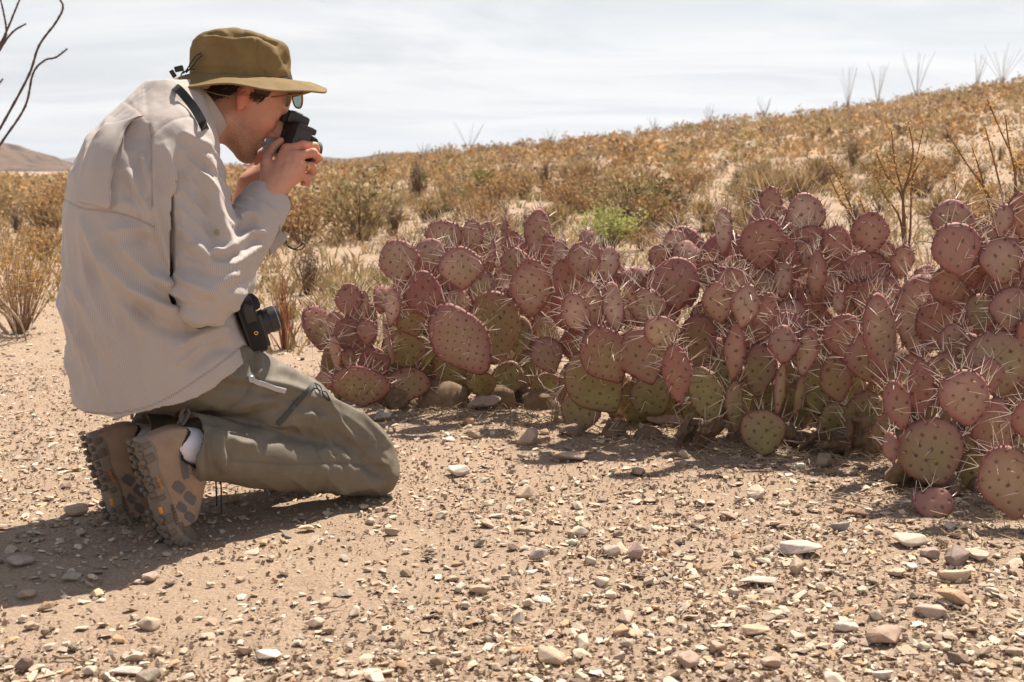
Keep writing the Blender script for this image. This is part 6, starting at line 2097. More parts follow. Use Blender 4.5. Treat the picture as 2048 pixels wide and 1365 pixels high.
def ribbon_on(V, N, line, w, name, mat, parent, lift=0.002, thick=0.003, n=6):
    """Flat strip following a cloth surface."""
    pts = [on_surface(V, N, p[0], p[1]) for p in curve_pts(line, n)]
    mb = MB(); vs = []
    for i, (p, n_) in enumerate(pts):
        a = pts[min(i + 1, len(pts) - 1)][0] - pts[max(i - 1, 0)][0]
        s = np.cross(a, n_); s /= max(1e-9, np.linalg.norm(s))
        c0 = p + n_ * lift
        vs += [c0 - s * w / 2 + n_ * 0, c0 - s * w / 2 + n_ * thick, c0 + s * w / 2 + n_ * thick, c0 + s * w / 2]
    fs = []
    for i in range(len(pts) - 1):
        for k in range(4):
            k2 = (k + 1) % 4
            fs.append((i * 4 + k, i * 4 + k2, (i + 1) * 4 + k2, (i + 1) * 4 + k))
    fs += [(3, 2, 1, 0), tuple((len(pts) - 1) * 4 + k for k in range(4))]
    mb.add(vs, fs)
    return mb.build(name, mat, parent)
m_zip = simple_mat('dark_zip', (0.055, 0.05, 0.045), 0.6, 0.3, 200)
zp = ribbon_on(TV, TN, [(627, 769), (600, 798), (575, 828), (555, 849)], 0.012, 'pocket_zip', m_zip, trousers, 0.0025, 0.002)
mb = MB()
pp = [on_surface(TV, TN, *p)[0] + on_surface(TV, TN, *p)[1] * 0.004 for p in curve_pts([(628, 768), (640, 776), (646, 792), (658, 802), (650, 786), (636, 782), (630, 772)], 4)]
mb.tube([Vector(p) for p in pp], 0.0016, 6); mb.build('zip_pull', m_black, zp)
ribbon_on(TV, TN, [(352, 836), (366, 824)], 0.011, 'brand_tag', m_black, trousers, 0.004, 0.002, 2)

# ---- socks
m_sock = simple_mat('white_sock', (0.72, 0.68, 0.74), 0.9, 0.08, 300, bmp=0.4, bscale=500)
for (a, ks) in ((RA, RKs), (LA, LKs)):
    ax = (ks - a) / np.linalg.norm(ks - a)
    mb = MB(); mb.tube([Vector(a + Tsh * 0.03 - ax * 0.05), Vector(a - ax * 0.03), Vector(a), Vector(a + ax * 0.025), Vector(a + ax * 0.034)], [0.026, 0.036, 0.0425, 0.044, 0.044], 24)
    mb.build('sock', m_sock, person)

# ---- hiking shoes
m_suede = simple_mat('brown_suede', (0.31, 0.215, 0.15), 0.95, 0.28, 35, bmp=0.3, bscale=300, spec=0.1)
m_mesh = simple_mat('grey_mesh', (0.145, 0.13, 0.13), 0.9, 0.35, 500, bmp=0.8, bscale=420)
m_rub = simple_mat('sole_rubber', (0.155, 0.12, 0.092), 0.85, 0.35, 40, bmp=0.25, bscale=200)
m_mid = simple_mat('midsole_foam', (0.22, 0.172, 0.135), 0.9, 0.22, 50)
m_or = simple_mat('orange_inlay', (0.72, 0.27, 0.03), 0.6, 0.15, 60)
m_blk = simple_mat('black_lining', (0.022, 0.02, 0.02), 0.8, 0.3, 90)

SLEN = 0.342
def shoe_w(s):     # half width of the sole along its length 0..1
    return np.interp(s, [0, 0.03, 0.1, 0.25, 0.42, 0.6, 0.72, 0.84, 0.93, 0.98, 1.0], [0.012, 0.026, 0.037, 0.040, 0.0385, 0.046, 0.050, 0.046, 0.034, 0.020, 0.010])
def shoe_c(s):     # sideways drift of the centre line (towards the big toe)
    return np.interp(s, [0, 0.4, 0.75, 1.0], [0.0, -0.003, 0.004, 0.010])
def upper_h(s):
    return np.interp(s, [0, 0.015, 0.04, 0.075, 0.13, 0.22, 0.30, 0.38, 0.45, 0.58, 0.7, 0.82, 0.92, 1.0], [0.064, 0.096, 0.122, 0.126, 0.102, 0.090, 0.106, 0.130, 0.132, 0.106, 0.082, 0.062, 0.050, 0.03])
SOLE_T = 0.034
def shoe_bend(Q, s0=0.67, ang=R(42), rad=0.06):
    """Toes bent up against the ground: x beyond the ball is rolled upwards."""
    x0 = s0 * SLEN
    out = Q.copy()
    m = Q[:, 0] > x0
    dx_ = Q[m, 0] - x0
    arc = rad * ang
    t = np.clip(dx_ / arc, 0, 1) * ang
    ext = np.maximum(dx_ - arc, 0)
    zc = rad
    h_ = Q[m, 2]
    out[m, 0] = x0 + np.sin(t) * (zc - h_) * 1.0 + np.cos(t) * ext
    out[m, 2] = zc - np.cos(t) * (zc - h_) + np.sin(t) * ext
    return out
def shoe_upper_sdf(P):
    s = P[:, 0] / SLEN; z = P[:, 2]
    w = shoe_w(np.clip(s, 0, 1)) * 0.94; h = upper_h(np.clip(s, 0, 1)); c0 = shoe_c(np.clip(s, 0, 1))
    t = np.clip((z - 0.02) / (h - 0.02), 0, 1.4)
    wz = w * np.clip(1.02 - 0.12 * t - 0.36 * t ** 4.0 * (1 - 0.5 * np.clip((0.3 - s) / 0.2, 0, 1)), 0.05, 2)
    wz = wz + 0.013 * np.clip(t, 0, 1) * sstep(0.48, 0.28, s)
    d = np.maximum(np.abs(P[:, 1] - c0) - wz, z - h)
    d = np.maximum(d, 0.018 - z)
    d = np.maximum(d, np.maximum(-P[:, 0] + 0.003 + 0.12 * np.clip(0.03 - z, 0, 1) , P[:, 0] - SLEN * 0.985))
    return d
def shoe_mid_sdf(P):
    s = P[:, 0] / SLEN
    w = shoe_w(np.clip(s, 0, 1)); c0 = shoe_c(np.clip(s, 0, 1))
    wave = 0.004 * np.sin(s * 19)
    top = SOLE_T + 0.008 * np.clip(0.2 - s, 0, 1) * 5 + wave * 0.7 + 0.010 * np.clip(s - 0.88, 0, 1) * 8
    d = np.maximum(np.abs(P[:, 1] - c0) - w * (0.97 + 0.06 * np.sin((P[:, 2] - 0.008) * 80)), np.maximum(0.006 - P[:, 2], P[:, 2] - top))
    return np.maximum(d, np.maximum(-P[:, 0], P[:, 0] - SLEN))
UV_, UF_ = sdf_mesh(shoe_upper_sdf, (-0.02, -0.065, 0.0), (SLEN + 0.02, 0.065, 0.17), 0.0032)
UV_ = smooth_mesh(UV_, UF_, 5, 0.55)
MV_, MF_ = sdf_mesh(shoe_mid_sdf, (-0.02, -0.065, -0.005), (SLEN + 0.02, 0.065, 0.06), 0.0032)
MV_ = smooth_mesh(MV_, MF_, 3, 0.5)
UN_ = vnormals(UV_, UF_)
# overlay pattern on the upper: suede straps proud of mesh windows
ux, uz = UV_[:, 0] / SLEN, UV_[:, 2]
win = np.zeros(len(UV_))
for (cx, cz, rx, rz, an) in [(0.25, 0.088, 0.125, 0.0115, -0.16), (0.39, 0.060, 0.055, 0.012, 0.62), (0.50, 0.080, 0.062, 0.012, 0.55), (0.53, 0.053, 0.045, 0.010, 0.55), (0.62, 0.066, 0.055, 0.010, 0.6), (0.70, 0.048, 0.042, 0.0065, 0.35)]:
    ax_, az_ = (ux - cx) * SLEN, uz - cz
    u1 = ax_ * math.cos(an) + az_ * math.sin(an); v1 = -ax_ * math.sin(an) + az_ * math.cos(an)
    win = np.maximum(win, 1 - sstep(0.8, 1.0, (np.abs(u1 / (rx * SLEN)) ** 4 + np.abs(v1 / rz) ** 4) ** 0.25))
win *= (np.abs(UN_[:, 1]) > 0.3)
UV_ = UV_ - UN_ * (win * 0.0034 - 0.0012 * np.exp(-((win - 0.25) / 0.2) ** 2))[:, None]
fcw = win[UF_].mean(1)
fcx = ux[UF_].mean(1); fcz = uz[UF_].mean(1)
mi = np.where(fcw > 0.5, 1, 0)
mi = np.where((fcz > np.interp(fcx, [0, 0.05, 0.12, 0.22, 0.35], [0.118, 0.118, 0.095, 0.083, 0.118])) & (fcx < 0.36), 2, mi)
mi = np.where((fcx > 0.76) | ((fcz < 0.046) & (fcx > 0.62)), 3, mi)
mi = np.where((UN_[UF_].mean(1)[:, 2] > 0.75) & (fcx > 0.34) & (fcx < 0.72), 2, mi)
UVb = shoe_bend(UV_); MVb = shoe_bend(MV_)

def lug_list():
    rl = random.Random(12)
    out = []
    for i in range(17):
        s = 0.03 + i * 0.058
        for side in (-1, 1):
            if s > 0.985:
                continue
            w = float(shoe_w(s)); c0 = float(shoe_c(s))
            if 0.40 < s < 0.50:
                continue
            out.append((s, c0 + side * (w - 0.009), 0.0135, 0.018, rl.uniform(-0.25, 0.25)))
            if w > 0.035 and i % 2 == 0:
                out.append((s + 0.02, c0 + side * w * 0.35, 0.012, 0.014, rl.uniform(-0.5, 0.5)))
    return out
LUGS = lug_list()

def text_mesh(txt, size, name, mat):
    cu = bpy.data.curves.new(name, 'FONT'); cu.body = txt; cu.size = size; cu.extrude = 0.0004; cu.align_x = 'CENTER'; cu.align_y = 'CENTER'
    to = bpy.data.objects.new(name + '_src', cu); COL.objects.link(to)
    dg = bpy.context.evaluated_depsgraph_get()
    me = bpy.data.meshes.new_from_object(to.evaluated_get(dg))
    bpy.data.objects.remove(to); bpy.data.curves.remove(cu)
    me.materials.clear(); me.materials.append(mat); me.name = name
    return me
m_letter = simple_mat('dark_lettering', (0.06, 0.045, 0.035), 0.8, 0.2, 60)

def shoe(HS, mirror, label):
    """mirror = +1: outer side towards the viewer (right foot)."""
    root_ax = np.array([Tsh, Lv * mirror, Ush])          # local x, y, z in the world
    def tw(Q):
        return HS + Q @ root_ax
    flip = np.linalg.det(root_ax) < 0
    def mk(name, V, F, mats, par, idx=None, smooth=True, **kw):
        F = F[:, ::-1] if flip else F
        return child(name, mesh_np(name, tw(V), F, smooth, mats, idx), par, **kw)
    sh = mk('shoe', UVb, UF_, [m_suede, m_mesh, m_blk, m_rub], person, mi, label=label)
    ms = mk('midsole', MVb, MF_, [m_mid], sh)
    for (s, y, lx, ly, an) in LUGS:
        mb = MB()
        mb.box((s * SLEN, y, 0.001), (math.cos(an), math.sin(an), 0), (-math.sin(an), math.cos(an), 0), (0, 0, 1), lx * (0.9 + 0.3 * abs(an)), ly, 0.012, 0.0038)
        V = shoe_bend(np.array(mb.v))
        mb.v = [tuple(p) for p in tw(V)]
        if flip:
            mb.f = [tuple(reversed(f)) for f in mb.f]
        mb.build('tread_lug', m_rub, ms)
    # side lugs climbing the edge, on the outer side
    for s, zc, lx, lz in ((0.05, 0.018, 0.015, 0.020), (0.13, 0.017, 0.020, 0.022), (0.30, 0.016, 0.026, 0.020), (0.41, 0.016, 0.012, 0.016), (0.56, 0.017, 0.022, 0.018), (0.66, 0.016, 0.016, 0.018), (0.75, 0.015, 0.014, 0.016), (0.84, 0.014, 0.013, 0.016)):
        for side in (-1, 1):
            mb = MB()
            w = float(shoe_w(s)); c0 = float(shoe_c(s))
            mb.box((s * SLEN, c0 + side * (w + 0.0005), zc), (1, 0, 0.15), (0, 1, 0), (-0.15, 0, 1), lx, 0.007, lz, 0.0028)
            V = shoe_bend(np.array(mb.v)); mb.v = [tuple(p) for p in tw(V)]
            if flip:
                mb.f = [tuple(reversed(f)) for f in mb.f]
            mb.build('side_lug', m_rub, ms)
    # orange plugs
    for s, lx in ((0.49, 0.017),):
        for side in (-1,):
            mb = MB(); w = float(shoe_w(s)); c0 = float(shoe_c(s))
            mb.box((s * SLEN, c0 + side * (w - 0.004), 0.006), (1, 0, 0), (0, 1, 0), (0, 0, 1), lx, 0.010, 0.008, 0.003)
            mb.v = [tuple(p) for p in tw(np.array(mb.v))]
            mb.build('orange_plug', m_or, ms)
    # heel loop
    mb = MB()
    pts = tw(np.array([[0.010, -0.006, 0.118], [0.0, -0.006, 0.130], [-0.014, -0.004, 0.142], [-0.024, 0.0, 0.138], [-0.014, 0.004, 0.128], [0.006, 0.006, 0.122]]))
    cp = curve_pts(pts, 5)
    vs, fs = [], []
    for i, p in enumerate(cp):
        for dy_, dz_ in ((-0.008, -0.001), (0.008, -0.001), (0.008, 0.001), (-0.008, 0.001)):
            vs.append(np.array(p) + Lv * dy_ + Fv * dz_)
    for i in range(len(cp) - 1):
        for k in range(4):
            fs.append((i * 4 + k, i * 4 + (k + 1) % 4, (i + 1) * 4 + (k + 1) % 4, (i + 1) * 4 + k))
    mb.add(vs, fs); mb.build('heel_loop', m_mesh, sh)
    # laces
    for i, s in enumerate((0.40, 0.46, 0.52, 0.58, 0.64)):
        mb = MB(); h = float(upper_h(s)); w = float(shoe_w(s)) * 0.52; c0 = float(shoe_c(s))
        Q = np.array([[s * SLEN, c0 - w, h - 0.010], [s * SLEN + 0.003, c0 - w * 0.5, h + 0.001], [s * SLEN + 0.006, c0, h + 0.004], [s * SLEN + 0.003, c0 + w * 0.5, h + 0.001], [s * SLEN, c0 + w, h - 0.010]])
        mb.tube([Vector(p) for p in tw(shoe_bend(np.array(curve_pts(Q, 3))))], 0.0024, 6); mb.build('lace', m_blk, sh)
    mb = MB()
    k0 = tw(np.array([[0.42 * SLEN, 0, 0.142]]))[0]
    for sgn, ln in ((-1, 0.085), (1, 0.10)):
        e = k0 + Fv * 0.03
        mb.tube([Vector(p) for p in curve_pts([k0, k0 + Fv * 0.02 + Zv * 0.012 - Lv * 0.01 * sgn, e - Lv * 0.014 * sgn - Zv * 0.02, e - Lv * 0.012 * sgn - Zv * ln], 5)], 0.0021, 6)
    mb.lathe(Vector(k0), Vector(Fv), [(-0.006, 0.006), (0.0, 0.009), (0.006, 0.006)], 12)
    mb.build('lace_bow', m_blk, sh)
    # lettering
    for txt, sz, s, zc, mt, rot, off in (('vibram', 0.0125, 0.30, 0.020, m_or, 0.12, 0.0062), ('MERRELL', 0.0125, 0.55, 0.031, m_letter, 0.0, 0.0028)):
        me = text_mesh(txt, sz, 'lettering', mt)
        V = np.array([v.co[:] for v in me.vertices])
        ca, sa = math.cos(rot), math.sin(rot)
        side = -1
        xs = s * SLEN + V[:, 0] * ca - V[:, 1] * sa * 1
        zs_ = zc + V[:, 0] * sa + V[:, 1] * ca
        ww = shoe_w(np.clip(xs / SLEN, 0, 1)); cc = shoe_c(np.clip(xs / SLEN, 0, 1))
        Q = np.stack([xs, cc + side * (ww + off + V[:, 2]), zs_], 1)
        Vw = tw(shoe_bend(Q))
        me.vertices.foreach_set('co', Vw.astype(np.float32).ravel()); me.update()
        child('lettering', me, ms)
    return sh
shoe(HSR, 1, 'near dusty brown hiking shoe, sole turned to the left')
shoe(HSL, 1, 'far hiking shoe half hidden behind the near one')
# ================================================================== hat, glasses, cameras
m_hat, ns, ls, b = new_mat('tan_hat_cloth')
geo = ns.new('ShaderNodeNewGeometry')
n1 = noise(ns, ls, 18, 5, 0.65, vec=geo.outputs['Position']); n2 = noise(ns, ls, 1000, 2, 0.5, vec=geo.outputs['Position'])
c = mixc(ns, ls, ramp(ns, ls, n1, 0.3, 0.7), (0.165, 0.108, 0.044), (0.225, 0.152, 0.064))
ls.new(c, b.inputs['Base Color']); b.inputs['Roughness'].default_value = 0.8; b.inputs['Specular IOR Level'].default_value = 0.2
bump(ns, ls, b, n2, 0.12, 0.001)

HatO = NW(481, 151, 3.0)
hy = R(20); tilt = R(-3)
hx = np.array([math.cos(hy) * math.cos(tilt), math.sin(hy) * math.cos(tilt), math.sin(tilt)]); hyv = np.array([-math.sin(hy), math.cos(hy), 0.0]); hz_ = np.cross(hx, hyv)
NTH = 120
th = np.linspace(0, 2 * np.pi, NTH, endpoint=False)
def hat_ring(rx, ry, z, amp=0, seed=0):
    """One ring: rx front-back radius, ry side radius; th = 0 to the front."""
    e = 1 + amp * np.sin(3 * th + seed) * 0.6 + amp * np.sin(7 * th + 2 * seed)
    P = HatO + (np.cos(th) * rx * e)[:, None] * hx + (np.sin(th) * ry * e)[:, None] * hyv
    return P + (np.asarray(z) if np.ndim(z) else np.full(NTH, z))[:, None] * hz_
RX, RY = 0.122, 0.098
prof = [(z * 0.90, r) for z, r in [(-0.012, 1.0), (0.0, 1.0), (0.006, 1.004), (0.018, 1.006), (0.024, 0.998), (0.040, 0.995), (0.058, 0.985), (0.075, 0.965), (0.088, 0.94), (0.097, 0.905),
        (0.1005, 0.885), (0.104, 0.86), (0.110, 0.78), (0.115, 0.66), (0.118, 0.5), (0.1195, 0.32), (0.120, 0.12)]]
rings = []
for i, (z, r) in enumerate(prof):
    back = 0.012 * np.exp(-((th - np.pi) / 0.9) ** 2) * (z > 0.06)
    zz_ = z + 0.006 * np.cos(th) * -1 * (z / 0.12) - 0.010 * (z / 0.12) ** 2 * np.clip(np.cos(th), 0, 1) ** 2
    rings.append(hat_ring(RX * r, RY * r, zz_ - back, 0.004 + 0.006 * (z > 0.03), 1.3 + z * 9))
V, F = loft_mesh(rings)
top = len(V); V = np.concatenate([V, [HatO + hz_ * 0.1065]])
F = np.concatenate([F, [(top - NTH + k, top - NTH + (k + 1) % NTH, top, top) for k in range(NTH)]])
# subdivide once for creases
me = bpy.data.meshes.new('tmp'); me.from_pydata([tuple(p) for p in V], [], [tuple(dict.fromkeys(f)) for f in F.tolist()])
bm = bmesh.new(); bm.from_mesh(me); bmesh.ops.subdivide_edges(bm, edges=list(bm.edges), cuts=1, use_grid_fill=True, smooth=0.6); bmesh.ops.recalc_face_normals(bm, faces=list(bm.faces))
bm.to_mesh(me); bm.free()
HV = np.array([v.co[:] for v in me.vertices]); HNn = np.array([v.normal[:] for v in me.vertices])
def z1(*pts): return [(280 + x / 3.25, 20 + y / 3.25) for x, y in pts]
off = np.zeros(len(HV)); px, py = proj(HV)
frn = sstep(0.2, -0.3, HNn[:, 1])
for (l, am, wd) in [(z1((380, 190), (480, 150), (600, 175), (720, 160), (840, 185), (900, 230)), -0.0045, 4), (z1((370, 175), (470, 180), (600, 190), (710, 178)), 0.003, 5),
                    (z1((400, 240), (470, 210), (600, 200), (700, 185)), -0.0025, 7), (z1((735, 165), (745, 290), (760, 430)), 0.0022, 3.5), (z1((750, 165), (762, 290), (778, 430)), -0.0016, 2.5),
                    (z1((800, 170), (860, 200), (915, 240)), -0.005, 6), (z1((870, 320), (900, 280), (940, 300)), 0.004, 6), (z1((880, 250), (930, 300), (960, 370)), -0.004, 7),
                    (z1((430, 230), (460, 300), (540, 330)), 0.0025, 9), (z1((560, 260), (620, 300), (680, 290)), -0.002, 10), (z1((350, 372), (500, 368), (730, 376)), 0.0022, 2.6),
                    (z1((350, 384), (500, 380), (730, 388)), -0.0018, 2.6), (z1((540, 130), (620, 150), (700, 140)), -0.003, 6), (z1((760, 380), (850, 350), (940, 330)), 0.002, 6)]:
    dd, sd_, t = poly_dist(px, py, [tuple(p) for p in curve_pts(l, 4)])
    off += 1.5 * am * np.clip(np.minimum(t, 1 - t) * 6, 0.15, 1) * np.exp(-(dd / wd) ** 2)
HV = HV + HNn * (off * frn + fbm(HV, 26, 3, 4) * 0.003 + ridged(HV, hz_ + 0.25 * hx, 0.026, 401, 0.006, -0.2, 0.3, 9.0) * sstep(0.055, 0.09, (HV - HatO) @ hz_) + ridged(HV, hx + 0.5 * hz_, 0.045, 407, 0.0045, -0.1, 0.4, 8.0))[:, None]
me.vertices.foreach_set('co', HV.astype(np.float32).ravel()); me.materials.append(m_hat)
me.polygons.foreach_set('use_smooth', [True] * len(me.polygons)); me.update(); me.name = 'hat'
hat = child('hat', me, person, label='tan wide-brimmed sun hat')

# brim: droops at the sides, lifts a little at front and back
def brim_edge(t, th):
    """Point offset outside the crown at fraction t of the brim width."""
    cf = np.clip(np.cos(th), 0, 1); cb = np.clip(-np.cos(th), 0, 1)
    w = 0.068 + 0.022 * cf ** 2 + 0.016 * cb ** 2
    droop = -0.034 * np.abs(np.sin(th)) ** 1.3 * t ** 1.2 - 0.030 * cb ** 2 * t - 0.012 * cf ** 3 * t ** 1.5 + 0.012 * cf * t * (1 - t) * 2
    droop = droop + 0.005 * np.sin(3 * th + 0.6) * t + 0.003 * np.sin(6 * th) * t
    return w * t, droop
tt = [0, 0.12, 0.25, 0.4, 0.55, 0.7, 0.82, 0.92, 0.985, 1.0]
rings = []
for t in tt:
    w, dz = brim_edge(t, th)
    st = 0.0007 * math.sin(t * 60)
    rings.append(hat_ring(RX + w, RY + w * 0.95, -0.008 + dz + 0.002 + st))
for t in reversed(tt):
    w, dz = brim_edge(t, th)
    rings.append(hat_ring(RX + w * 0.998 - 0.0006, RY + w * 0.948, -0.008 + dz - 0.0018))
V, F = loft_mesh(rings)
child('brim', mesh_np('brim', V, F, True, [m_hat]), hat)
m_cord = simple_mat('hat_cord', (0.17, 0.13, 0.075), 0.7, 0.3, 300)
mb = MB()
for l, dY in (([(402, 107), (392, 112), (382, 126), (372, 142), (364, 148)], 2.905), ([(404, 111), (394, 120), (384, 134), (372, 146)], 2.90), ([(366, 146), (378, 139), (390, 139)], 2.90)):
    mb.tube([W(p[0], p[1], dY + 0.012 * i / 8) for i, p in enumerate(curve_pts(l, 4))], 0.0016, 6)
mb.build('cord', m_black, hat)
mb = MB()
mb.tube([W(p[0], p[1], Y_) for p, Y_ in zip(curve_pts([(368, 140), (362, 152), (366, 163), (385, 174), (410, 182), (440, 190), (468, 193), (484, 188), (492, 182)], 4), np.linspace(2.885, 2.90, 33))], 0.0017, 6)
mb.build('chin_cord', m_cord, hat)
mb = MB()
mb.box(W(358, 138, 2.90), (0.95, 0.2, 0.25), (-0.2, 0.98, 0), (-0.25, 0, 0.97), 0.021, 0.012, 0.013, 0.002)
mb.box(W(346, 148, 2.905), (0.5, 0.1, -0.86), (-0.2, 0.98, 0), (0.86, 0, 0.5), 0.018, 0.012, 0.011, 0.002)
mb.build('cord_lock', m_black, hat)
HNn = np.array([v.normal[:] for v in me.vertices]) if False else HNn
for (ex, ey) in ((491, 145), (531, 145)):
    p, n_ = on_surface(HV, HNn, ex, ey, 6)
    mb = MB(); mb.lathe(Vector(p + n_ * 0.0005), Vector(n_), [(-0.001, 0.0046), (0.0014, 0.0044), (0.002, 0.0034), (0.0008, 0.0022)], 16)
    mb.build('eyelet', m_hat, hat)

# ---- sunglasses pushed up to the brow
m_tort = simple_mat('tortoise_frame', (0.20, 0.075, 0.028), 0.25, 0.5, 120, spec=0.6)
m_lens, ns, ls, b = new_mat('green_lens')
b.inputs['Base Color'].default_value = (0.36, 0.50, 0.44, 1); b.inputs['Roughness'].default_value = 0.05
b.inputs['Transmission Weight'].default_value = 0.75; b.inputs['IOR'].default_value = 1.25
glasses = empty('sunglasses', Vector(NW(590, 198, 3.0)), category='sunglasses', label='sunglasses with green lenses and tortoise frame pushed up under the hat brim')
gc = NW(595, 198, 2.955)
gf = np.array([0.76, 0.62, 0.10]); gf /= np.linalg.norm(gf)
gs = np.cross([0.22, 0, 1.0], gf); gs /= np.linalg.norm(gs); gu = np.cross(gf, gs)
def lens_outline(n=36, a=0.023, b_=0.022):
    t = np.linspace(0, 2 * np.pi, n, endpoint=False)
    ex = 2.6
    x = np.sign(np.cos(t)) * np.abs(np.cos(t)) ** (2 / ex) * a; z = np.sign(np.sin(t)) * np.abs(np.sin(t)) ** (2 / ex) * b_
    x = x * (1 + 0.12 * z / b_)
    return x, z
for k, sh_ in enumerate((0.0, 0.054)):
    c0 = gc + gs * sh_ + gf * (-0.004 * k)
    x, z = lens_outline()
    P = c0 + x[:, None] * gs + z[:, None] * gu
    mb = MB(); mb.tube([Vector(p) for p in list(P) + [P[0]]], 0.0023, 8); mb.build('rim', m_tort, glasses)
    mb = MB()
    vs = [tuple(p + gf * 0.0012) for p in P] + [tuple(p - gf * 0.0012) for p in P] + [tuple(c0 + gf * 0.004), tuple(c0 + gf * 0.0016)]
    n = len(P); fs = [(i, (i + 1) % n, 2 * n) for i in range(n)] + [(n + (i + 1) % n, n + i, 2 * n + 1) for i in range(n)] + [(i, n + i, n + (i + 1) % n, (i + 1) % n) for i in range(n)]
    mb.add(vs, fs); mb.build('lens', m_lens, glasses)
mb = MB(); mb.tube([Vector(gc + gs * 0.027 + gu * 0.008), Vector(gc + gs * 0.029 + gu * 0.011 + gf * 0.002), Vector(gc + gs * 0.032 + gu * 0.008)], 0.0024, 8); mb.build('bridge', m_tort, glasses)
for k, sg in enumerate((-1, 1)):
    p0 = gc + gs * (-0.027 if sg < 0 else 0.078) + gu * 0.014
    e = p0 + np.array([-0.075, -0.012 if sg < 0 else 0.012, -0.008])
    mb = MB(); mb.tube([Vector(p0), Vector(p0 * 0.6 + e * 0.4), Vector(e)], [0.003, 0.0022, 0.002], 8); mb.build('temple_arm', m_tort, glasses)

# ---- cameras
m_cam = simple_mat('black_camera_shell', (0.022, 0.020, 0.024), 0.42, 0.25, 60, bmp=0.15, bscale=900, spec=0.5)
m_grip = simple_mat('black_rubber_grip', (0.016, 0.015, 0.016), 0.8, 0.3, 200, bmp=0.5, bscale=700)
m_metal = simple_mat('brushed_metal', (0.45, 0.43, 0.40), 0.35, 0.15, 100, metal=0.9)
m_scr = simple_mat('dark_screen', (0.02, 0.02, 0.022), 0.45, 0.1, 30)
m_glass, ns, ls, b = new_mat('lens_glass'); b.inputs['Base Color'].default_value = (0.02, 0.02, 0.035, 1); b.inputs['Roughness'].default_value = 0.04
m_brass = simple_mat('brass', (0.62, 0.42, 0.16), 0.3, 0.15, 80, metal=0.9)

def orth(l, up):
    l = Vector(l).normalized(); up = Vector(up); up = (up - l * up.dot(l)).normalized()
    return l, up, l.cross(up)            # front, up, right-hand side
# camera held to the eye
cl, cu_, cr_ = orth((0.74, 0.58, -0.34), (0.36, 0.10, 0.95))
cc = W(574, 283, 3.04)
held = empty('camera', cc, category='camera', label='black camera held up to the eye in both hands')
def bx(name, f, u_, r_, sf, su, sr, bev, mat, par, ):
    mb = MB(); mb.box(cc + (cl * f + cu_ * u_ + cr_ * r_) * 1.16, cl, cu_, cr_, sf * 1.16, su * 1.16, sr * 1.16, bev); return mb.build(name, mat, par)
bd = bx('camera_body', 0, 0, 0, 0.040, 0.080, 0.132, 0.006, m_cam, held)
bx('grip', 0.026, -0.006, 0.048, 0.030, 0.068, 0.032, 0.010, m_grip, held)
bx('viewfinder_hump', -0.004, 0.050, 0.004, 0.052, 0.026, 0.050, 0.007, m_cam, held)
bx('eyecup', -0.034, 0.046, 0.004, 0.014, 0.024, 0.042, 0.005, m_grip, held)
bx('hot_shoe', -0.002, 0.0645, 0.004, 0.020, 0.003, 0.020, 0.0008, m_metal, held)
bx('shoulder_plate', 0.004, 0.036, 0.045, 0.046, 0.014, 0.042, 0.005, m_cam, held)
for (f, r_, rad) in ((0.024, 0.050, 0.0085), (-0.004, 0.048, 0.0095)):
    mb = MB(); mb.lathe(cc + cl * f + cu_ * 0.042 + cr_ * r_, cu_, [(0, rad), (0.008, rad), (0.0095, rad * 0.9), (0.0096, rad * 0.3)], 24); mb.build('dial', m_cam, held)
bx('rear_screen', -0.0215, -0.008, -0.012, 0.003, 0.05, 0.075, 0.001, m_scr, held)
mb = MB(); mb.lathe(cc + cl * 0.02 + cr_ * -0.008, cl, [(0, 0.033), (0.012, 0.034), (0.013, 0.031), (0.035, 0.031), (0.036, 0.034), (0.058, 0.034), (0.060, 0.031), (0.070, 0.031), (0.070, 0.027), (0.064, 0.024)], 40)
ln_ = mb.build('lens', m_cam, held)
mb = MB(); mb.lathe(cc + cl * 0.080 + cr_ * -0.008, cl, [(0, 0.0245), (0.002, 0.02), (0.003, 0.005)], 32); mb.build('front_glass', m_glass, ln_)

# camera hanging from the neck strap
cl, cu_, cr_ = orth((0.86, 0.34, 0.28), (-0.36, 0.90, 0.05))       # front, top (away), long side
cc = W(498, 648, 2.86)
hang = empty('hanging_camera', cc, category='camera', label='second black camera hanging on its strap at the belly, underside to the viewer')
sgn = -1 if cr_.z > 0 else 1                                        # +1: cr_ points down
def hb(name, f, u_, r_, sf, su, sr, bev, mat, par=None):
    mb = MB(); mb.box(cc + cl * f + cu_ * u_ + cr_ * (r_ * sgn), cl, cu_, cr_, sf, su, sr, bev); return mb.build(name, mat, par or hang)
hb('camera_body', 0, 0, 0, 0.042, 0.078, 0.138, 0.006, m_cam)
hb('grip', 0.022, 0.0, -0.048, 0.030, 0.07, 0.034, 0.010, m_grip)
hb('base_plate', 0.001, -0.0395, 0.0, 0.034, 0.002, 0.126, 0.0008, m_grip)
hb('battery_door', 0.004, -0.0412, -0.030, 0.024, 0.0016, 0.040, 0.0006, m_cam)
hb('front_panel', 0.025, 0.0, 0.02, 0.010, 0.070, 0.080, 0.003, m_cam)
mb = MB(); mb.lathe(cc + cu_ * -0.0405 + cr_ * (0.018 * sgn) + cl * 0.004, -cu_, [(0, 0.0048), (0.0014, 0.0048), (0.0014, 0.003), (-0.002, 0.003)], 20); mb.build('tripod_socket', m_brass, hang)
mb = MB(); mb.lathe(cc + cu_ * -0.0405 + cr_ * (-0.048 * sgn) + cl * 0.002, -cu_, [(0, 0.0085), (0.001, 0.0085), (0.0012, 0.0075), (0.0004, 0.007)], 24); mb.build('battery_cap', m_cam, hang)
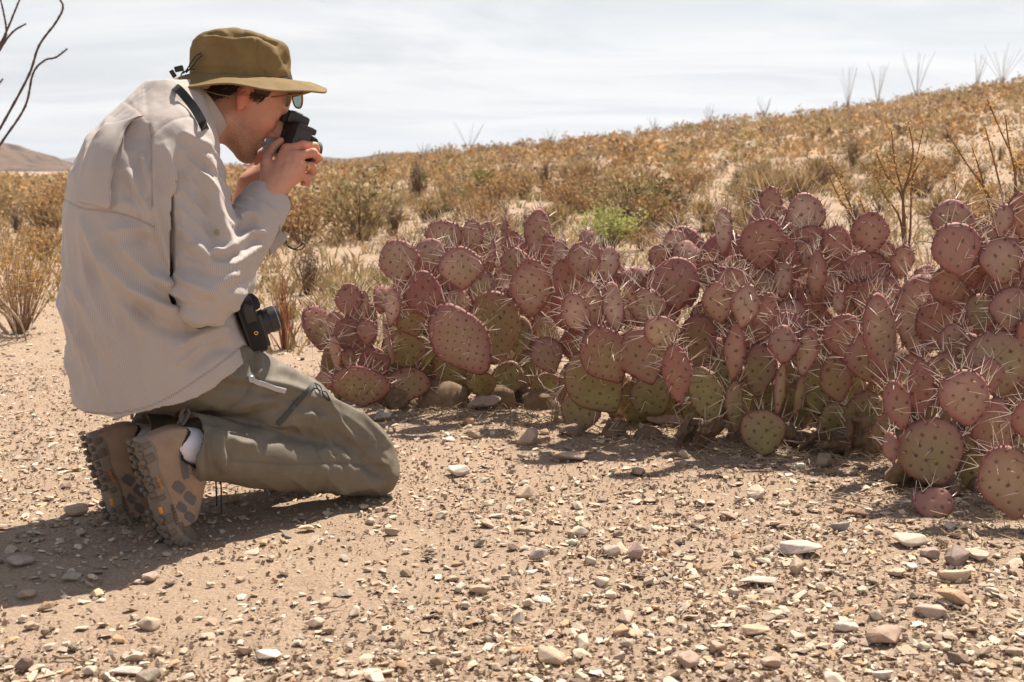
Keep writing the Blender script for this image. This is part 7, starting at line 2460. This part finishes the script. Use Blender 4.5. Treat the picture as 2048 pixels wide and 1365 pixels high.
mb = MB(); mb.lathe(cc + cl * 0.028 + cr_ * (0.008 * sgn), cl, [(0, 0.031), (0.010, 0.032), (0.011, 0.030), (0.018, 0.030), (0.019, 0.0315), (0.036, 0.0315), (0.037, 0.029), (0.046, 0.0285), (0.046, 0.025), (0.041, 0.022)], 44)
l2 = mb.build('lens', m_cam, hang)
mb = MB(); mb.lathe(cc + cl * 0.066 + cr_ * (0.008 * sgn), cl, [(0, 0.0295), (0.0015, 0.0295), (0.0015, 0.028), (0, 0.028)], 44); mb.build('lens_ring', m_metal, l2)
mb = MB(); mb.lathe(cc + cl * 0.068 + cr_ * (0.008 * sgn), cl, [(0, 0.0225), (0.002, 0.018), (0.003, 0.004)], 32); mb.build('front_glass', m_glass, l2)
mb = MB(); mb.lathe(cc + cr_ * (-0.066 * sgn) + cl * 0.010 + cu_ * 0.01, -cr_ * sgn, [(0, 0.010), (0.007, 0.010), (0.009, 0.008), (0.009, 0.002)], 24); mb.build('dial', m_cam, hang)

def ribbon(pts, nrms, w, th, name, mat, parent, **kw):
    mb = MB(); vs = []
    for i, p in enumerate(pts):
        a = np.array(pts[min(i + 1, len(pts) - 1)]) - np.array(pts[max(i - 1, 0)])
        n_ = np.array(nrms[i], float); s = np.cross(a, n_); s /= max(1e-9, np.linalg.norm(s)); n_ = np.cross(s, a); n_ /= np.linalg.norm(n_)
        p = np.array(p)
        vs += [p - s * w / 2, p - s * w / 2 + n_ * th, p + s * w / 2 + n_ * th, p + s * w / 2]
    fs = [(i * 4 + k, i * 4 + (k + 1) % 4, (i + 1) * 4 + (k + 1) % 4, (i + 1) * 4 + k) for i in range(len(pts) - 1) for k in range(4)]
    fs += [(3, 2, 1, 0), tuple((len(pts) - 1) * 4 + k for k in range(4))]
    mb.add(vs, fs)
    return mb.build(name, mat, parent, **kw)
# neck strap: round the back of the neck, over the shoulder and down to the camera
nc = np.array([-0.25, -0.72, 0.65])
pts = [NW(330, 170, 2.93), NW(343, 172, 2.90)] + [on_surface(SV, SN, x, y, 9)[0] + nc * 0.007 for (x, y) in ((356, 181), (368, 192), (379, 205), (390, 219), (400, 235), (412, 260))] + [NW(430, 320, 2.90), NW(452, 430, 2.93), NW(468, 530, 2.93), np.array(cc + cr_ * (-0.066 * sgn))]
nr_ = [nc] * 8 + [np.array([0.4, -0.85, 0.3])] * 4
cp = curve_pts([np.concatenate([p, n_]) for p, n_ in zip(pts, nr_)], 3)
ribbon([q_[:3] for q_ in cp], [q_[3:] for q_ in cp], 0.020, 0.0025, 'neck_strap', m_black, hang)

# ---- folding knife clipped in the pocket
m_steel = simple_mat('blue_steel', (0.42, 0.45, 0.52), 0.38, 0.12, 60, metal=0.75)
pk = [on_surface(TV, TN, x, y, 8) for (x, y) in ((499, 757), (512, 763), (530, 769), (548, 775), (568, 780))]
kn = empty('pocket_knife', Vector(pk[2][0]), category='knife', label='small blue-grey folding knife clipped to the trouser pocket')
ribbon([p + n_ * 0.004 for p, n_ in pk], [n_ for p, n_ in pk], 0.011, 0.006, 'handle', m_steel, kn)
mb = MB(); mb.lathe(Vector(pk[0][0] + pk[0][1] * 0.004), Vector(pk[0][1]), [(0, 0.0085), (0.006, 0.0085), (0.0072, 0.0075), (0.0072, 0.002)], 20); mb.build('pivot', m_steel, kn)
mb = MB(); mb.lathe(Vector(pk[0][0] + pk[0][1] * 0.011), Vector(pk[0][1]), [(0, 0.003), (0.001, 0.003), (0.0012, 0.001)], 12); mb.build('pivot_screw', m_metal, kn)

# ---- ring on the ring finger
f2 = P3(FING_R[2]); rc = f2[0] + (f2[1] - f2[0]) * 0.62; ra = f2[1] - f2[0]; ra /= np.linalg.norm(ra)
f2m = f2[1] + (f2[2] - f2[1]) * 0.35; rd = f2[2] - f2[1]; rd /= np.linalg.norm(rd)
mb = MB()
mb.lathe(Vector(rc - ra * 0.003), Vector(ra), [(0, 0.0108), (0.0005, 0.0122), (0.0055, 0.0122), (0.006, 0.0108), (0.003, 0.0106)], 32)
mb.box(Vector(rc + np.array([0.006, -0.010, -0.004])), (0.7, -0.6, -0.3), (0.3, 0.1, 0.9), (0.6, 0.8, -0.2), 0.007, 0.008, 0.010, 0.0015)
mb.build('ring', m_brass, person)
# ================================================================== desert air
m_haze = bpy.data.materials.new('haze_air'); m_haze.use_nodes = True
nt = m_haze.node_tree; nt.nodes.clear()
out_ = nt.nodes.new('ShaderNodeOutputMaterial'); pv = nt.nodes.new('ShaderNodeVolumePrincipled')
pv.inputs['Color'].default_value = (0.80, 0.88, 1.0, 1); pv.inputs['Density'].default_value = 0.00016
pv.inputs['Anisotropy'].default_value = 0.3
nt.links.new(pv.outputs[0], out_.inputs['Volume'])
bm = bmesh.new(); bmesh.ops.create_cube(bm, size=1.0)
for v in bm.verts:
    v.co = Vector((v.co.x * 10600, 3650 + v.co.y * 7900, -6.0 + (v.co.z + 0.5) * 180.0))
me = bpy.data.meshes.new('haze'); bm.to_mesh(me); bm.free(); me.materials.append(m_haze)
link('haze', me, kind='stuff', label='thin blue haze of dry desert air over the far land', category='haze')
